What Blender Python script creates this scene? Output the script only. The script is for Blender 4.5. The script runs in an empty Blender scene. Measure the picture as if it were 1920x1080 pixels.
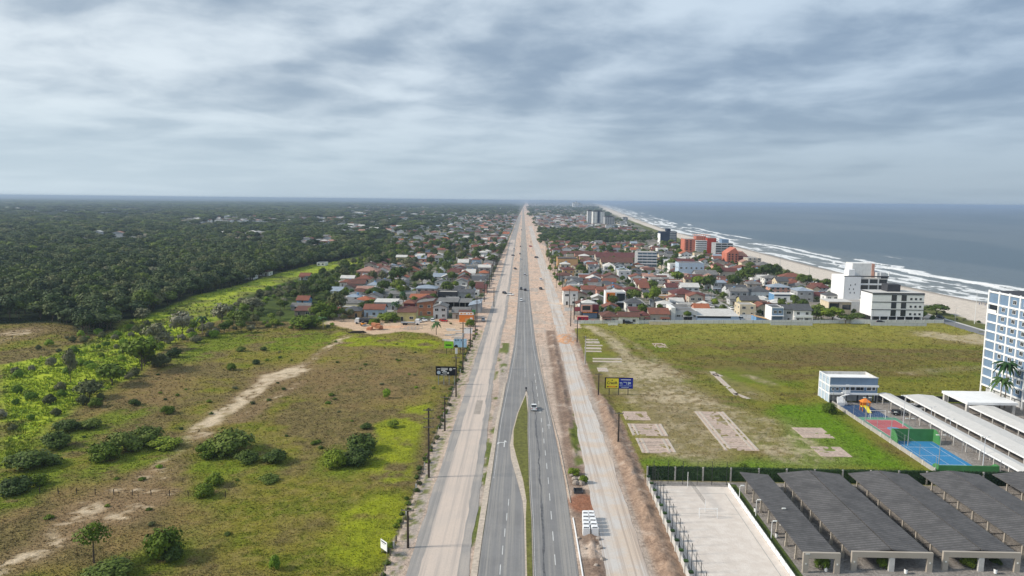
import bpy, math, random
import numpy as np
from mathutils import Matrix, Vector
random.seed(7); rng = np.random.default_rng(7)
scene = bpy.context.scene
C = scene.collection
# ---------------------------------------------------------------- camera
FOC, CAMH = 1350.0, 60.0            # focal length in pixels of a 1920 wide frame, height of the drone in metres
PITCH, YAW, ROLL = math.radians(6.95), math.radians(1.06), math.radians(0.6)
cp, sp = math.cos(PITCH), math.sin(PITCH)
FW = np.array([-math.sin(YAW)*cp, math.cos(YAW)*cp, -sp])
_r = np.array([math.cos(YAW), math.sin(YAW), 0.0]); _u = np.cross(_r, FW)
RI = math.cos(ROLL)*_r + math.sin(ROLL)*_u
UP = -math.sin(ROLL)*_r + math.cos(ROLL)*_u
cam = bpy.data.cameras.new('camera'); camo = bpy.data.objects.new('camera', cam); C.objects.link(camo)
cam.sensor_width = 36; cam.lens = 36*FOC/1920; cam.clip_start = 1; cam.clip_end = 200000
M = Matrix.Identity(4)
for i in range(3):
    M[i][0], M[i][1], M[i][2] = RI[i], UP[i], -FW[i]
M[2][3] = CAMH
camo.matrix_world = M
scene.camera = camo

def P(px, py, z=0.0):
    """survey: the point at height z seen at a pixel of the 1920x1080 photograph"""
    d = FW + RI*(px-960)/FOC - UP*(py-540)/FOC
    t = (z-CAMH)/d[2]
    return Vector((d[0]*t, d[1]*t, z))
def dist_at(px, py):
    p = P(px, py); return float((np.array(p)-np.array([0, 0, CAMH])) @ FW)
def hgt(px, pyb, pyt):
    """height of a vertical edge whose foot and top are seen at two pixels"""
    p = P(px, pyb); lo, hi = 0.0, 90.0
    for _ in range(40):
        m = (lo+hi)/2
        q = np.array([p.x, p.y, m-CAMH]); yy = 540-FOC*(q@UP)/(q@FW)
        if yy > pyt: lo = m
        else: hi = m
    return lo

# ---------------------------------------------------------------- light
SUN_EL, SUN_AZ = math.radians(33), math.radians(-97)      # azimuth from +Y towards +X: the sun stands on the inland side
S = Vector((math.sin(SUN_AZ)*math.cos(SUN_EL), math.cos(SUN_AZ)*math.cos(SUN_EL), math.sin(SUN_EL)))
sl = bpy.data.lights.new('sun', 'SUN'); sl.energy = 2.5; sl.angle = math.radians(7); sl.color = (1.0, 0.93, 0.82)
so = bpy.data.objects.new('sun', sl); C.objects.link(so)
so.rotation_euler = S.to_track_quat('Z', 'Y').to_euler(); so.location = (-200, 0, 300)
scene.view_settings.view_transform = 'Standard'; scene.view_settings.look = 'None'
scene.view_settings.exposure = EXPOSURE = 0.74; scene.view_settings.gamma = 1
scene.cycles.volume_bounces = 1; scene.cycles.max_bounces = 6
scene.cycles.diffuse_bounces = 2; scene.cycles.glossy_bounces = 2; scene.cycles.transparent_max_bounces = 6
scene.cycles.use_denoising = True

class NT:
    """short hand for building node trees"""
    def __init__(s, t): s.t = t; s.n = t.nodes; s.l = t.links
    def new(s, ty, **k):
        o = s.n.new(ty)
        for a, v in k.items(): setattr(o, a, v)
        return o
    def put(s, sock, v):
        if hasattr(v, 'node'): s.l.new(v, sock)
        elif v is not None:
            if sock.type == 'RGBA' and not isinstance(v, (int, float)) and len(v) == 3: v = (*v, 1)
            sock.default_value = v
    def math(s, op, a, b=None, c=None, clamp=False):
        o = s.new('ShaderNodeMath', operation=op); o.use_clamp = clamp
        for i, v in enumerate((a, b, c)):
            if v is not None: s.put(o.inputs[i], v)
        return o.outputs[0]
    def mix(s, f, a, b, mode='MIX'):
        o = s.new('ShaderNodeMix', data_type='RGBA', blend_type=mode)
        s.put(o.inputs[0], f); s.put(o.inputs[6], a); s.put(o.inputs[7], b)
        return o.outputs[2]
    def noise(s, vec, scale, detail=4, rough=0.55, dist=0.0):
        o = s.new('ShaderNodeTexNoise'); s.put(o.inputs['Vector'], vec)
        for k, v in (('Scale', scale), ('Detail', detail), ('Roughness', rough), ('Distortion', dist)): s.put(o.inputs[k], v)
        return o.outputs[0]
    def ramp(s, v, lo, hi, a=0.0, b=1.0):
        o = s.new('ShaderNodeMapRange'); o.interpolation_type = 'SMOOTHSTEP'
        for i, x in enumerate((v, lo, hi, a, b)): s.put(o.inputs[i], x)
        return o.outputs[0]
    def vmul(s, v, k):
        o = s.new('ShaderNodeVectorMath', operation='MULTIPLY'); s.put(o.inputs[0], v); o.inputs[1].default_value = k
        return o.outputs[0]
    def vadd(s, v, k):
        o = s.new('ShaderNodeVectorMath', operation='ADD'); s.put(o.inputs[0], v); s.put(o.inputs[1], k)
        return o.outputs[0]

world = bpy.data.worlds.new('World'); scene.world = world; world.use_nodes = True
w = NT(world.node_tree); w.n.clear()
out = w.new('ShaderNodeOutputWorld'); bg = w.new('ShaderNodeBackground'); w.l.new(bg.outputs[0], out.inputs[0])
sky = w.new('ShaderNodeTexSky', sky_type='NISHITA'); sky.sun_disc = False
sky.sun_elevation = SUN_EL; sky.sun_rotation = SUN_AZ
tc = w.new('ShaderNodeTexCoord'); sep = w.new('ShaderNodeSeparateXYZ'); w.l.new(tc.outputs['Generated'], sep.inputs[0])
X, Y, Z = sep.outputs
up_ = w.math('LOGARITHM', w.math('ADD', w.math('MAXIMUM', Z, 0.0), 0.075), math.e)      # banks shrink towards the horizon
comb = w.new('ShaderNodeCombineXYZ')
w.put(comb.inputs[0], w.math('MULTIPLY', X, 3.4)); w.put(comb.inputs[1], w.math('MULTIPLY', Y, 3.4)); w.put(comb.inputs[2], w.math('MULTIPLY', up_, 2.7))
deck = comb.outputs[0]
warp = w.new('ShaderNodeTexNoise'); w.put(warp.inputs['Vector'], deck); warp.inputs['Scale'].default_value = 1.1; warp.inputs['Detail'].default_value = 3
dk = w.vadd(deck, w.vmul(warp.outputs['Color'], (0.5, 0.5, 0.35)))
def billow(v):          # soft lumps of stratocumulus
    big = w.noise(w.vadd(v, (4.7, 0.9, 2.3)), 0.62, 3, 0.45)
    mid = w.noise(v, 1.9, 6, 0.52)
    return w.math('ADD', w.math('MULTIPLY', big, 0.66), w.math('MULTIPLY', mid, 0.36))
near_ = billow(dk); back_ = billow(w.vadd(dk, (-0.10, 0.0, 0.16)))      # the lit shoulder of a bank against its grey underside
cl = w.math('ADD', near_, w.math('MULTIPLY', w.math('SUBTRACT', near_, back_), 1.1))
tone = w.ramp(cl, 0.30, 0.72)
dark = (2.85, 3.65, 4.65); light = (6.4, 7.2, 7.9)
ccol = w.mix(tone, dark, light)
# the deck thins towards the inland side and the far horizon is pale
side = w.ramp(X, -0.75, 0.55, 1.0, 0.0)
ccol = w.mix(1.0, ccol, w.mix(side, (0.84, 0.90, 0.97), (1.14, 1.12, 1.09)), 'MULTIPLY')
hz = w.ramp(Z, 0.0, 0.17, 1.0, 0.0)
ccol = w.mix(w.math('MULTIPLY', hz, 0.85), ccol, w.mix(side, (3.3, 4.2, 5.1), (5.5, 6.7, 7.6)))
col = w.mix(0.93, sky.outputs[0], ccol)
w.put(bg.inputs[0], col); bg.inputs[1].default_value = 0.066

# ---------------------------------------------------------------- materials
MATS = {}
def principled(name):
    m = bpy.data.materials.new(name); m.use_nodes = True
    t = NT(m.node_tree); b = t.n['Principled BSDF']
    b.inputs['Specular IOR Level'].default_value = 0.25
    MATS[name] = m
    return m, t, b
def bump(t, b, h, strength, distance):
    o = t.new('ShaderNodeBump'); t.put(o.inputs['Height'], h)
    o.inputs['Strength'].default_value = strength; o.inputs['Distance'].default_value = distance
    t.l.new(o.outputs[0], b.inputs['Normal'])
def pos(t): return t.new('ShaderNodeNewGeometry').outputs['Position']
def simple(name, col, rough=0.8, var=0.18, scale=0.6, dirt=None, metal=0.0, fine=9.0):
    """paint, plaster, concrete: a base colour with large and small weathering"""
    m, t, b = principled(name)
    p = pos(t)
    n = t.noise(p, scale, 5, 0.6); f = t.noise(p, fine, 3, 0.6)
    k = t.math('ADD', t.math('MULTIPLY', n, 0.7), t.math('MULTIPLY', f, 0.3))
    lo = tuple(c*(1-var) for c in col); hi = tuple(min(0.92, c*(1+var)) for c in col)
    c = t.mix(t.ramp(k, 0.3, 0.7), lo, hi)
    if dirt:
        streak = t.noise(t.vmul(p, (1.6, 1.6, 0.25)), 1.0, 4, 0.65)
        c = t.mix(t.math('MULTIPLY', t.ramp(streak, 0.5, 0.75), 0.6), c, dirt)
    t.put(b.inputs['Base Color'], c); b.inputs['Roughness'].default_value = rough; b.inputs['Metallic'].default_value = metal
    return m
def roofmat(name, col, alt, period=0.35, rough=0.85, corr=False, strength=0.22):
    """tiled or corrugated roof; courses follow the slope through the object's own coordinates"""
    m, t, b = principled(name)
    p = pos(t); n = t.noise(p, 0.45, 5, 0.65); f = t.noise(p, 3.0, 4, 0.7)
    c = t.mix(t.ramp(n, 0.35, 0.68), col, alt)
    c = t.mix(t.ramp(f, 0.45, 0.75), c, tuple(x*0.6 for x in col))
    tcn = t.new('ShaderNodeTexCoord')
    wv = t.new('ShaderNodeTexWave'); wv.bands_direction = 'X' if corr else 'Y'
    t.l.new(tcn.outputs['Object'], wv.inputs[0]); wv.inputs['Scale'].default_value = 0.314/period; wv.inputs['Distortion'].default_value = 0.4
    c = t.mix(t.math('MULTIPLY', wv.outputs['Fac'], strength), c, tuple(x*0.45 for x in col))
    t.put(b.inputs['Base Color'], c); b.inputs['Roughness'].default_value = rough
    bump(t, b, wv.outputs['Fac'], 0.5, 0.05)
    return m
def leafmat(name, cols, rough=0.6, gain=1.35):
    """foliage: tone differs from plant to plant and from clump to clump"""
    m, t, b = principled(name)
    r = t.new('ShaderNodeObjectInfo').outputs['Random']
    p = pos(t)
    n = t.noise(p, 0.9, 3, 0.6); n2 = t.noise(p, 0.022, 4, 0.65)
    cr = t.new('ShaderNodeValToRGB'); cr.color_ramp.interpolation = 'LINEAR'
    e = cr.color_ramp.elements
    while len(e) < len(cols): e.new(0.5)
    for i, c in enumerate(cols):
        e[i].position = i/(len(cols)-1); e[i].color = (*[min(.6, v*gain) for v in c], 1)
    v = t.math('ADD', t.math('MULTIPLY', r, 0.7), t.math('ADD', t.math('MULTIPLY', n, 0.4), t.math('MULTIPLY', n2, 1.5)))
    t.put(cr.inputs[0], t.math('SUBTRACT', v, 0.85))
    t.put(b.inputs['Base Color'], cr.outputs[0]); b.inputs['Roughness'].default_value = rough
    b.inputs['Specular IOR Level'].default_value = 0.12
    return m
simple('white_plaster', (0.78, 0.77, 0.74), dirt=(0.45, 0.42, 0.38), var=0.06)
simple('pure_white', (0.84, 0.84, 0.84), var=0.05)
simple('cream_plaster', (0.66, 0.56, 0.40), dirt=(0.4, 0.33, 0.25), var=0.08)
simple('beige_plaster', (0.52, 0.45, 0.37), dirt=(0.33, 0.28, 0.24), var=0.1)
simple('grey_plaster', (0.36, 0.37, 0.38), dirt=(0.22, 0.21, 0.2))
simple('pale_grey', (0.55, 0.56, 0.57), dirt=(0.36, 0.35, 0.33), var=0.08)
simple('pink_plaster', (0.60, 0.32, 0.24), dirt=(0.4, 0.25, 0.2))
simple('salmon_paint', (0.52, 0.17, 0.11), dirt=(0.35, 0.15, 0.12))
simple('orange_paint', (0.72, 0.22, 0.04), var=0.1)
simple('tan_paint', (0.60, 0.36, 0.17), dirt=(0.48, 0.3, 0.17), var=0.06)
simple('yellow_paint', (0.50, 0.44, 0.20))
simple('red_paint', (0.50, 0.06, 0.03))
simple('crimson_paint', (0.40, 0.015, 0.05))
simple('maroon_paint', (0.16, 0.03, 0.035))
simple('brick', (0.36, 0.15, 0.08), var=0.3)
simple('blue_paint', (0.15, 0.30, 0.50))
simple('light_blue', (0.46, 0.55, 0.65), dirt=(0.36, 0.42, 0.48), var=0.06)
simple('steel_blue', (0.17, 0.25, 0.36), dirt=(0.14, 0.2, 0.28), var=0.08)
simple('navy_paint', (0.02, 0.035, 0.07))
simple('charcoal', (0.05, 0.052, 0.06))
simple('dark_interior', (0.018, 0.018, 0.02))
simple('concrete', (0.40, 0.38, 0.35), dirt=(0.22, 0.2, 0.18))
simple('pale_concrete', (0.58, 0.56, 0.53), dirt=(0.42, 0.4, 0.37))
simple('dark_wood', (0.05, 0.038, 0.03), var=0.3)
simple('grey_wood', (0.20, 0.17, 0.14), var=0.3)
simple('dark_metal', (0.035, 0.037, 0.04), rough=0.5)
simple('grey_metal', (0.30, 0.31, 0.32), rough=0.5)
simple('white_metal', (0.80, 0.80, 0.79), rough=0.5, var=0.05)
simple('galvanised', (0.55, 0.58, 0.62), rough=0.5, dirt=(0.4, 0.4, 0.4))
simple('rubber', (0.02, 0.02, 0.022))
simple('clay', (0.62, 0.27, 0.14), var=0.3, scale=2)
simple('rubble', (0.30, 0.22, 0.17), var=0.45, scale=2)
simple('rock', (0.33, 0.28, 0.24), var=0.4, scale=2)
simple('bark', (0.10, 0.075, 0.055), var=0.35)
simple('palm_bark', (0.23, 0.19, 0.15), var=0.3)
simple('beige_frame', (0.42, 0.37, 0.31), var=0.06)
simple('court_red', (0.44, 0.12, 0.13), var=0.07)
simple('court_green', (0.12, 0.30, 0.20), var=0.08)
simple('court_blue', (0.035, 0.21, 0.42), var=0.06)
simple('play_blue', (0.03, 0.07, 0.16), var=0.1)
simple('wall_green', (0.07, 0.24, 0.08), var=0.12)
simple('sign_green', (0.26, 0.62, 0.03), var=0.03)
simple('sign_yellow', (0.80, 0.68, 0.06), var=0.03)
simple('sign_blue', (0.01, 0.025, 0.30), var=0.04)
simple('sign_black', (0.006, 0.008, 0.012), var=0.1)
simple('sign_sky', (0.40, 0.60, 0.80), var=0.2, scale=1.2)
simple('sign_orange', (0.75, 0.28, 0.03), var=0.05)
simple('car_white', (0.80, 0.80, 0.80), rough=0.3, var=0.03)
simple('car_black', (0.015, 0.016, 0.02), rough=0.3)
simple('car_silver', (0.42, 0.43, 0.45), rough=0.3)
simple('car_red', (0.38, 0.02, 0.02), rough=0.3)
simple('lamp_glass', (0.75, 0.75, 0.7), rough=0.2)
simple('tail_light', (0.4, 0.01, 0.01), rough=0.3)
m, t, b = principled('glass'); b.inputs['Base Color'].default_value = (0.02, 0.027, 0.035, 1); b.inputs['Roughness'].default_value = 0.12; b.inputs['Specular IOR Level'].default_value = 0.5
m, t, b = principled('blue_glass'); b.inputs['Base Color'].default_value = (0.10, 0.15, 0.20, 1); b.inputs['Roughness'].default_value = 0.1; b.inputs['Specular IOR Level'].default_value = 0.6
roofmat('terracotta', (0.265, 0.10, 0.066), (0.18, 0.078, 0.058))
roofmat('orange_tile', (0.44, 0.15, 0.075), (0.34, 0.115, 0.06))
roofmat('brown_tile', (0.17, 0.075, 0.055), (0.11, 0.055, 0.045))
roofmat('maroon_tile', (0.16, 0.056, 0.05), (0.11, 0.045, 0.043))
roofmat('fibre_cement', (0.23, 0.225, 0.22), (0.15, 0.145, 0.14), 0.5, corr=True)
roofmat('slate_tile', (0.11, 0.115, 0.125), (0.085, 0.085, 0.09))
roofmat('pale_roof', (0.70, 0.68, 0.64), (0.56, 0.53, 0.49), 0.5, corr=True)
roofmat('pinkish_tile', (0.46, 0.26, 0.20), (0.36, 0.21, 0.17))
roofmat('bluish_roof', (0.34, 0.40, 0.47), (0.27, 0.31, 0.37), 0.5, corr=True)
roofmat('shingle', (0.16, 0.152, 0.15), (0.085, 0.082, 0.082), 0.8, strength=0.75)
simple('canopy_roof', (0.60, 0.58, 0.55), dirt=(0.6, 0.57, 0.54), var=0.05)
leafmat('leaf_dark', [(0.022, 0.038, 0.010), (0.040, 0.062, 0.012), (0.065, 0.090, 0.016), (0.10, 0.125, 0.022)], gain=1.6)
leafmat('leaf_wood', [(0.024, 0.040, 0.018), (0.040, 0.060, 0.021), (0.060, 0.082, 0.027), (0.090, 0.105, 0.038), (0.135, 0.135, 0.062)])
leafmat('leaf_green', [(0.030, 0.052, 0.006), (0.058, 0.088, 0.008), (0.09, 0.125, 0.012), (0.14, 0.175, 0.02)], gain=1.6)
leafmat('leaf_lime', [(0.06, 0.11, 0.012), (0.10, 0.17, 0.015), (0.15, 0.23, 0.02), (0.21, 0.29, 0.03)])
leafmat('leaf_olive', [(0.045, 0.055, 0.022), (0.075, 0.085, 0.032), (0.11, 0.115, 0.05), (0.15, 0.145, 0.075)])
leafmat('leaf_grey', [(0.085, 0.09, 0.045), (0.13, 0.13, 0.07), (0.17, 0.165, 0.105), (0.22, 0.205, 0.15)])
leafmat('leaf_hedge', [(0.012, 0.028, 0.010), (0.022, 0.045, 0.013), (0.03, 0.06, 0.016), (0.045, 0.08, 0.02)])
leafmat('leaf_palm', [(0.012, 0.032, 0.012), (0.022, 0.055, 0.016), (0.035, 0.075, 0.02), (0.06, 0.10, 0.03)])

# ---------------------------------------------------------------- mesh helpers
def np_mesh(name, V, Fc, mats, midx=None, cols=None, smooth=False):
    V = np.asarray(V, np.float32).reshape(-1, 3); Fc = np.asarray(Fc, np.int32); k = Fc.shape[1]
    me = bpy.data.meshes.new(name)
    me.vertices.add(len(V)); me.vertices.foreach_set('co', V.ravel())
    me.loops.add(Fc.size); me.loops.foreach_set('vertex_index', Fc.ravel())
    me.polygons.add(len(Fc)); me.polygons.foreach_set('loop_start', np.arange(0, Fc.size, k, dtype=np.int32))
    me.polygons.foreach_set('loop_total', np.full(len(Fc), k, np.int32))
    if midx is not None: me.polygons.foreach_set('material_index', np.asarray(midx, np.int32))
    if smooth: me.polygons.foreach_set('use_smooth', np.ones(len(Fc), bool))
    if cols is not None:
        a = me.color_attributes.new('base', 'FLOAT_COLOR', 'POINT')
        a.data.foreach_set('color', np.concatenate([cols, np.ones((len(V), 1))], 1).astype(np.float32).ravel())
    for m in mats: me.materials.append(MATS[m])
    me.update(calc_edges=True); me.validate()
    return me
def link(name, me, parent=None, loc=(0, 0, 0), rz=0.0):
    o = bpy.data.objects.new(name, me); C.objects.link(o); o.location = loc; o.rotation_euler = (0, 0, rz)
    if parent is not None: o.parent = parent
    return o
def tag(o, label=None, cat=None, group=None, kind=None):
    if label: o['label'] = label
    if cat: o['category'] = cat
    if group: o['group'] = group
    if kind: o['kind'] = kind
    return o
def thing(name, label, cat, loc=(0, 0, 0), rz=0.0, group=None):
    o = bpy.data.objects.new(name, None); C.objects.link(o); o.location = loc; o.rotation_euler = (0, 0, rz)
    o.empty_display_size = 0.5
    return tag(o, label, cat, group)
def copy_tree(o, parent=None):
    c = o.copy(); C.objects.link(c); c.parent = parent
    for ch in o.children: copy_tree(ch, c)
    return c
class MB:
    """collects solids and builds them as one mesh object"""
    def __init__(s): s.v = []; s.f = []; s.m = []; s.mats = []
    def mi(s, m):
        if m not in s.mats: s.mats.append(m)
        return s.mats.index(m)
    def poly(s, pts, faces, m):
        b = len(s.v); s.v += [tuple(p) for p in pts]; i = s.mi(m)
        for f in faces: s.f.append([b+k for k in f]); s.m.append(i)
        return s
    def box(s, x0, x1, y0, y1, z0, z1, m, top=None):
        p = [(x0, y0, z0), (x1, y0, z0), (x1, y1, z0), (x0, y1, z0), (x0, y0, z1), (x1, y0, z1), (x1, y1, z1), (x0, y1, z1)]
        s.poly(p, [(3, 2, 1, 0), (0, 1, 5, 4), (1, 2, 6, 5), (2, 3, 7, 6), (3, 0, 4, 7)], m)
        b = len(s.v)-8; s.f.append([b+4, b+5, b+6, b+7]); s.m.append(s.mi(top or m))
        return s
    def prism(s, prof, axis, a, b, m):
        """a closed profile extruded along an axis: axis x -> prof is (y, z), y -> (x, z), z -> (x, y)"""
        n = len(prof)
        def q(k, u):
            return {'x': (u, k[0], k[1]), 'y': (k[0], u, k[1]), 'z': (k[0], k[1], u)}[axis]
        pts = [q(k, a) for k in prof] + [q(k, b) for k in prof]
        fs = [tuple(range(n))[::-1], tuple(range(n, 2*n))] + [(i, (i+1) % n, n+(i+1) % n, n+i) for i in range(n)]
        return s.poly(pts, fs, m)
    def tube(s, p0, p1, r0, r1, m, n=8):
        p0, p1 = Vector(p0), Vector(p1); d = (p1-p0).normalized()
        a = d.orthogonal().normalized(); b = d.cross(a)
        pts = []
        for p, r in ((p0, r0), (p1, r1)):
            for i in range(n):
                t = 2*math.pi*i/n; pts.append(p + a*math.cos(t)*r + b*math.sin(t)*r)
        fs = [(i, (i+1) % n, n+(i+1) % n, n+i) for i in range(n)] + [tuple(range(n))[::-1], tuple(range(n, 2*n))]
        return s.poly(pts, fs, m)
    def hip(s, x0, x1, y0, y1, z, h, m, t=0.14):
        w, d = x1-x0, y1-y0; cx, cy = (x0+x1)/2, (y0+y1)/2; r = min(w, d)/2
        if w >= d: ra, rb = (x0+r, cy), (x1-r, cy)
        else: ra, rb = (cx, y0+r), (cx, y1-r)
        if abs(ra[0]-rb[0])+abs(ra[1]-rb[1]) < 0.1: rb = (rb[0]+0.1, rb[1])if w >= d else (rb[0], rb[1]+0.1)
        p = [(x0, y0, z), (x1, y0, z), (x1, y1, z), (x0, y1, z), (x0, y0, z+t), (x1, y0, z+t), (x1, y1, z+t), (x0, y1, z+t), (*ra, z+h), (*rb, z+h)]
        fs = [(3, 2, 1, 0), (0, 1, 5, 4), (1, 2, 6, 5), (2, 3, 7, 6), (3, 0, 4, 7)]
        if w >= d: fs += [(4, 5, 9, 8), (5, 6, 9), (6, 7, 8, 9), (7, 4, 8)]
        else: fs += [(4, 5, 8), (5, 6, 9, 8), (6, 7, 9), (7, 4, 8, 9)]
        return s.poly(p, fs, m)
    def gable(s, x0, x1, y0, y1, z, h, m, along='x', t=0.16):
        if along == 'x':
            c = (y0+y1)/2; prof = [(y0, z), (y0, z+t), (c, z+h+t), (y1, z+t), (y1, z), (c, z+h)]
            return s.prism(prof, 'x', x0, x1, m)
        c = (x0+x1)/2; prof = [(x0, z), (x0, z+t), (c, z+h+t), (x1, z+t), (x1, z), (c, z+h)]
        return s.prism(prof, 'y', y0, y1, m)
    def shed(s, x0, x1, y0, y1, za, zb, m, along='y', t=0.12):
        """a single slope: height za at the low coordinate, zb at the high one"""
        if along == 'y': return s.prism([(y0, za), (y0, za+t), (y1, zb+t), (y1, zb)], 'x', x0, x1, m)
        return s.prism([(x0, za), (x0, za+t), (x1, zb+t), (x1, zb)], 'y', y0, y1, m)
    def mesh(s, name):
        me = bpy.data.meshes.new(name); me.from_pydata(s.v, [], s.f)
        for m in s.mats: me.materials.append(MATS[m])
        me.polygons.foreach_set('material_index', s.m); me.update()
        return me
    def build(s, name, parent=None, loc=(0, 0, 0), rz=0.0): return link(name, s.mesh(name), parent, loc, rz)

# value noise for laying out ground cover
_G = rng.random((8, 256, 256)).astype(np.float32)
def vnoise(x, y, k=0):
    xi = np.floor(x).astype(np.int64); yi = np.floor(y).astype(np.int64); fx = x-xi; fy = y-yi
    fx = fx*fx*(3-2*fx); fy = fy*fy*(3-2*fy); g = _G[k % 8]
    a = g[xi & 255, yi & 255]; b2 = g[(xi+1) & 255, yi & 255]; c = g[xi & 255, (yi+1) & 255]; d = g[(xi+1) & 255, (yi+1) & 255]
    return (a*(1-fx)+b2*fx)*(1-fy) + (c*(1-fx)+d*fx)*fy
def fbm(x, y, s, k=0, o=4):
    r = 0; a = 0.5; tot = 0
    for i in range(o):
        r = r + a*vnoise(x/s+17.3*i+5*k, y/s+31.7*i, k+i); tot += a; a *= 0.55; s /= 2.07
    return r/tot
def sstep(v, a, b):
    t = np.clip((v-a)/(b-a), 0, 1); return t*t*(3-2*t)
def W(pts): return [tuple(P(*p)[:2]) for p in pts]
def sdf_poly(x, y, poly):
    """signed distance, negative inside"""
    d = np.full(x.shape, 1e9); ins = np.zeros(x.shape, bool); n = len(poly)
    for i in range(n):
        (ax, ay), (bx, by) = poly[i], poly[(i+1) % n]
        ex, ey = bx-ax, by-ay; L = ex*ex+ey*ey+1e-9
        t = np.clip(((x-ax)*ex+(y-ay)*ey)/L, 0, 1)
        d = np.minimum(d, (x-ax-t*ex)**2+(y-ay-t*ey)**2)
        cnd = ((ay > y) != (by > y)) & (x < (bx-ax)*(y-ay)/((by-ay) if by != ay else 1e-9)+ax)
        ins ^= cnd
    d = np.sqrt(d); return np.where(ins, -d, d)
def sd_line(x, y, pts):
    d = np.full(x.shape, 1e9)
    for (ax, ay), (bx, by) in zip(pts[:-1], pts[1:]):
        ex, ey = bx-ax, by-ay; L = ex*ex+ey*ey+1e-9
        t = np.clip(((x-ax)*ex+(y-ay)*ey)/L, 0, 1)
        d = np.minimum(d, (x-ax-t*ex)**2+(y-ay-t*ey)**2)
    return np.sqrt(d)
def inside(x, y, poly): return sdf_poly(np.array([x], float), np.array([y], float), poly)[0] < 0
# ================================================================ SETTING
SY = np.array([-2000, 60, 300, 400, 445, 484, 545, 640, 690, 772, 966, 1250, 1590, 2700, 4224, 9000, 27431, 60000.0])
SX = np.array([284, 284, 284, 285, 285, 282, 279, 276, 276, 279, 288, 292, 305, 400, 538, 980, 2480, 5400.0])
BY = np.array([-2000, 60, 326, 362, 424, 488, 569, 733, 1122, 2104, 4623, 9000, 60000.0])
BX = np.array([226, 226, 227, 234, 237, 236, 231, 240, 250, 318, 490, 900, 5300.0])
def xs(y): return np.interp(y, SY, SX)
def xb(y): return np.interp(y, BY, BX)
FOREST = W([(0, 608), (60, 606), (100, 606), (130, 612), (158, 632), (213, 618), (226, 599), (263, 597), (285, 586), (330, 569), (370, 554), (450, 534), (493, 521), (523, 513), (580, 498), (640, 488), (700, 468), (690, 452), (780, 432), (860, 408), (940, 392)]) + [(-200, 9000), (-200, 45000), (-45000, 45000), (-45000, 100)]
STRIP = W([(0, 686), (83, 670), (140, 650), (187, 632), (215, 620), (230, 601), (273, 595), (330, 568), (370, 553), (450, 533), (493, 520), (523, 512), (580, 497), (640, 487), (690, 478), (680, 492), (640, 502), (580, 515), (533, 529), (493, 543), (450, 560), (420, 590), (370, 625), (320, 645), (290, 665), (262, 700), (150, 760), (90, 800), (40, 860), (0, 880)])
TOWNL = W([(640, 612), (610, 600), (640, 560), (655, 520), (720, 500), (770, 470), (720, 450), (760, 425), (900, 398)]) + [(-120, 6000), (-14, 6000), (-14, 335)]
LOT = W([(612, 607), (640, 590), (668, 601), (870, 598), (905, 596), (905, 615), (880, 650), (838, 640), (800, 625), (760, 621), (700, 628), (650, 617)])
FIELD_L_PATCH = {
 'lime': [W([(618, 1000), (640, 962), (700, 935), (764, 925), (766, 960), (745, 1030), (715, 1068), (660, 1060), (612, 1035)]),
          W([(690, 880), (700, 800), (770, 760), (815, 760), (790, 830), (775, 900), (720, 905)]),
          W([(590, 640), (640, 622), (720, 632), (830, 640), (820, 652), (700, 648), (610, 650)])],
 'sandline': [(W([(655, 628), (610, 655), (560, 688)]), 1.6, 0.5), (W([(560, 690), (505, 712)]), 4.2, 0.55), (W([(505, 712), (450, 752), (400, 790), (365, 815)]), 2.7, 0.57), (W([(560, 718), (490, 760), (440, 790)]), 1.6, 0.44), (W([(365, 815), (330, 850), (270, 890)]), 1.1, 0.45),
              (W([(290, 890), (230, 925), (150, 960)]), 3.0, 0.43), (W([(170, 960), (90, 1015), (0, 1075)]), 2.8, 0.47), (W([(260, 940), (150, 1000)]), 2.4, 0.40), (W([(300, 925), (220, 975)]), 2.4, 0.45), (W([(-20, 640), (40, 622)]), 6.0, 0.46)],
 'dry': [W([(0, 940), (150, 900), (330, 900), (420, 960), (400, 1080), (0, 1080)]), W([(470, 700), (640, 640), (830, 665), (800, 760), (640, 770)]), W([(150, 780), (300, 690), (420, 690), (330, 760), (200, 800)])],
}
FIELD_R_SAND = [(W([(1108, 613), (1150, 640), (1180, 672)]), 2.8, 0.60), (W([(1180, 672), (1225, 712), (1290, 745)]), 5.0, 0.50), (W([(1190, 690), (1260, 760), (1300, 790)]), 13.0, 0.51), (W([(1270, 775), (1290, 840)]), 10.0, 0.51), (W([(1118, 613), (1165, 632), (1230, 672), (1290, 710)]), 1.4, 0.45), (W([(1240, 735), (1330, 770), (1420, 800), (1500, 850)]), 9.0, 0.50),
                (W([(1255, 770), (1280, 830), (1310, 850)]), 6.0, 0.36), (W([(1335, 700), (1420, 745)]), 3.0, 0.40), (W([(1400, 705), (1450, 720)]), 1.8, 0.5), (W([(1700, 700), (1800, 690), (1880, 690)]), 2.6, 0.42), (W([(1750, 628), (1830, 640), (1850, 632)]), 9.0, 0.55)]
def mixc(c, k, new):
    k = np.clip(k, 0, 1)[:, None]; return c*(1-k) + np.asarray(new, float)*k
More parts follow.
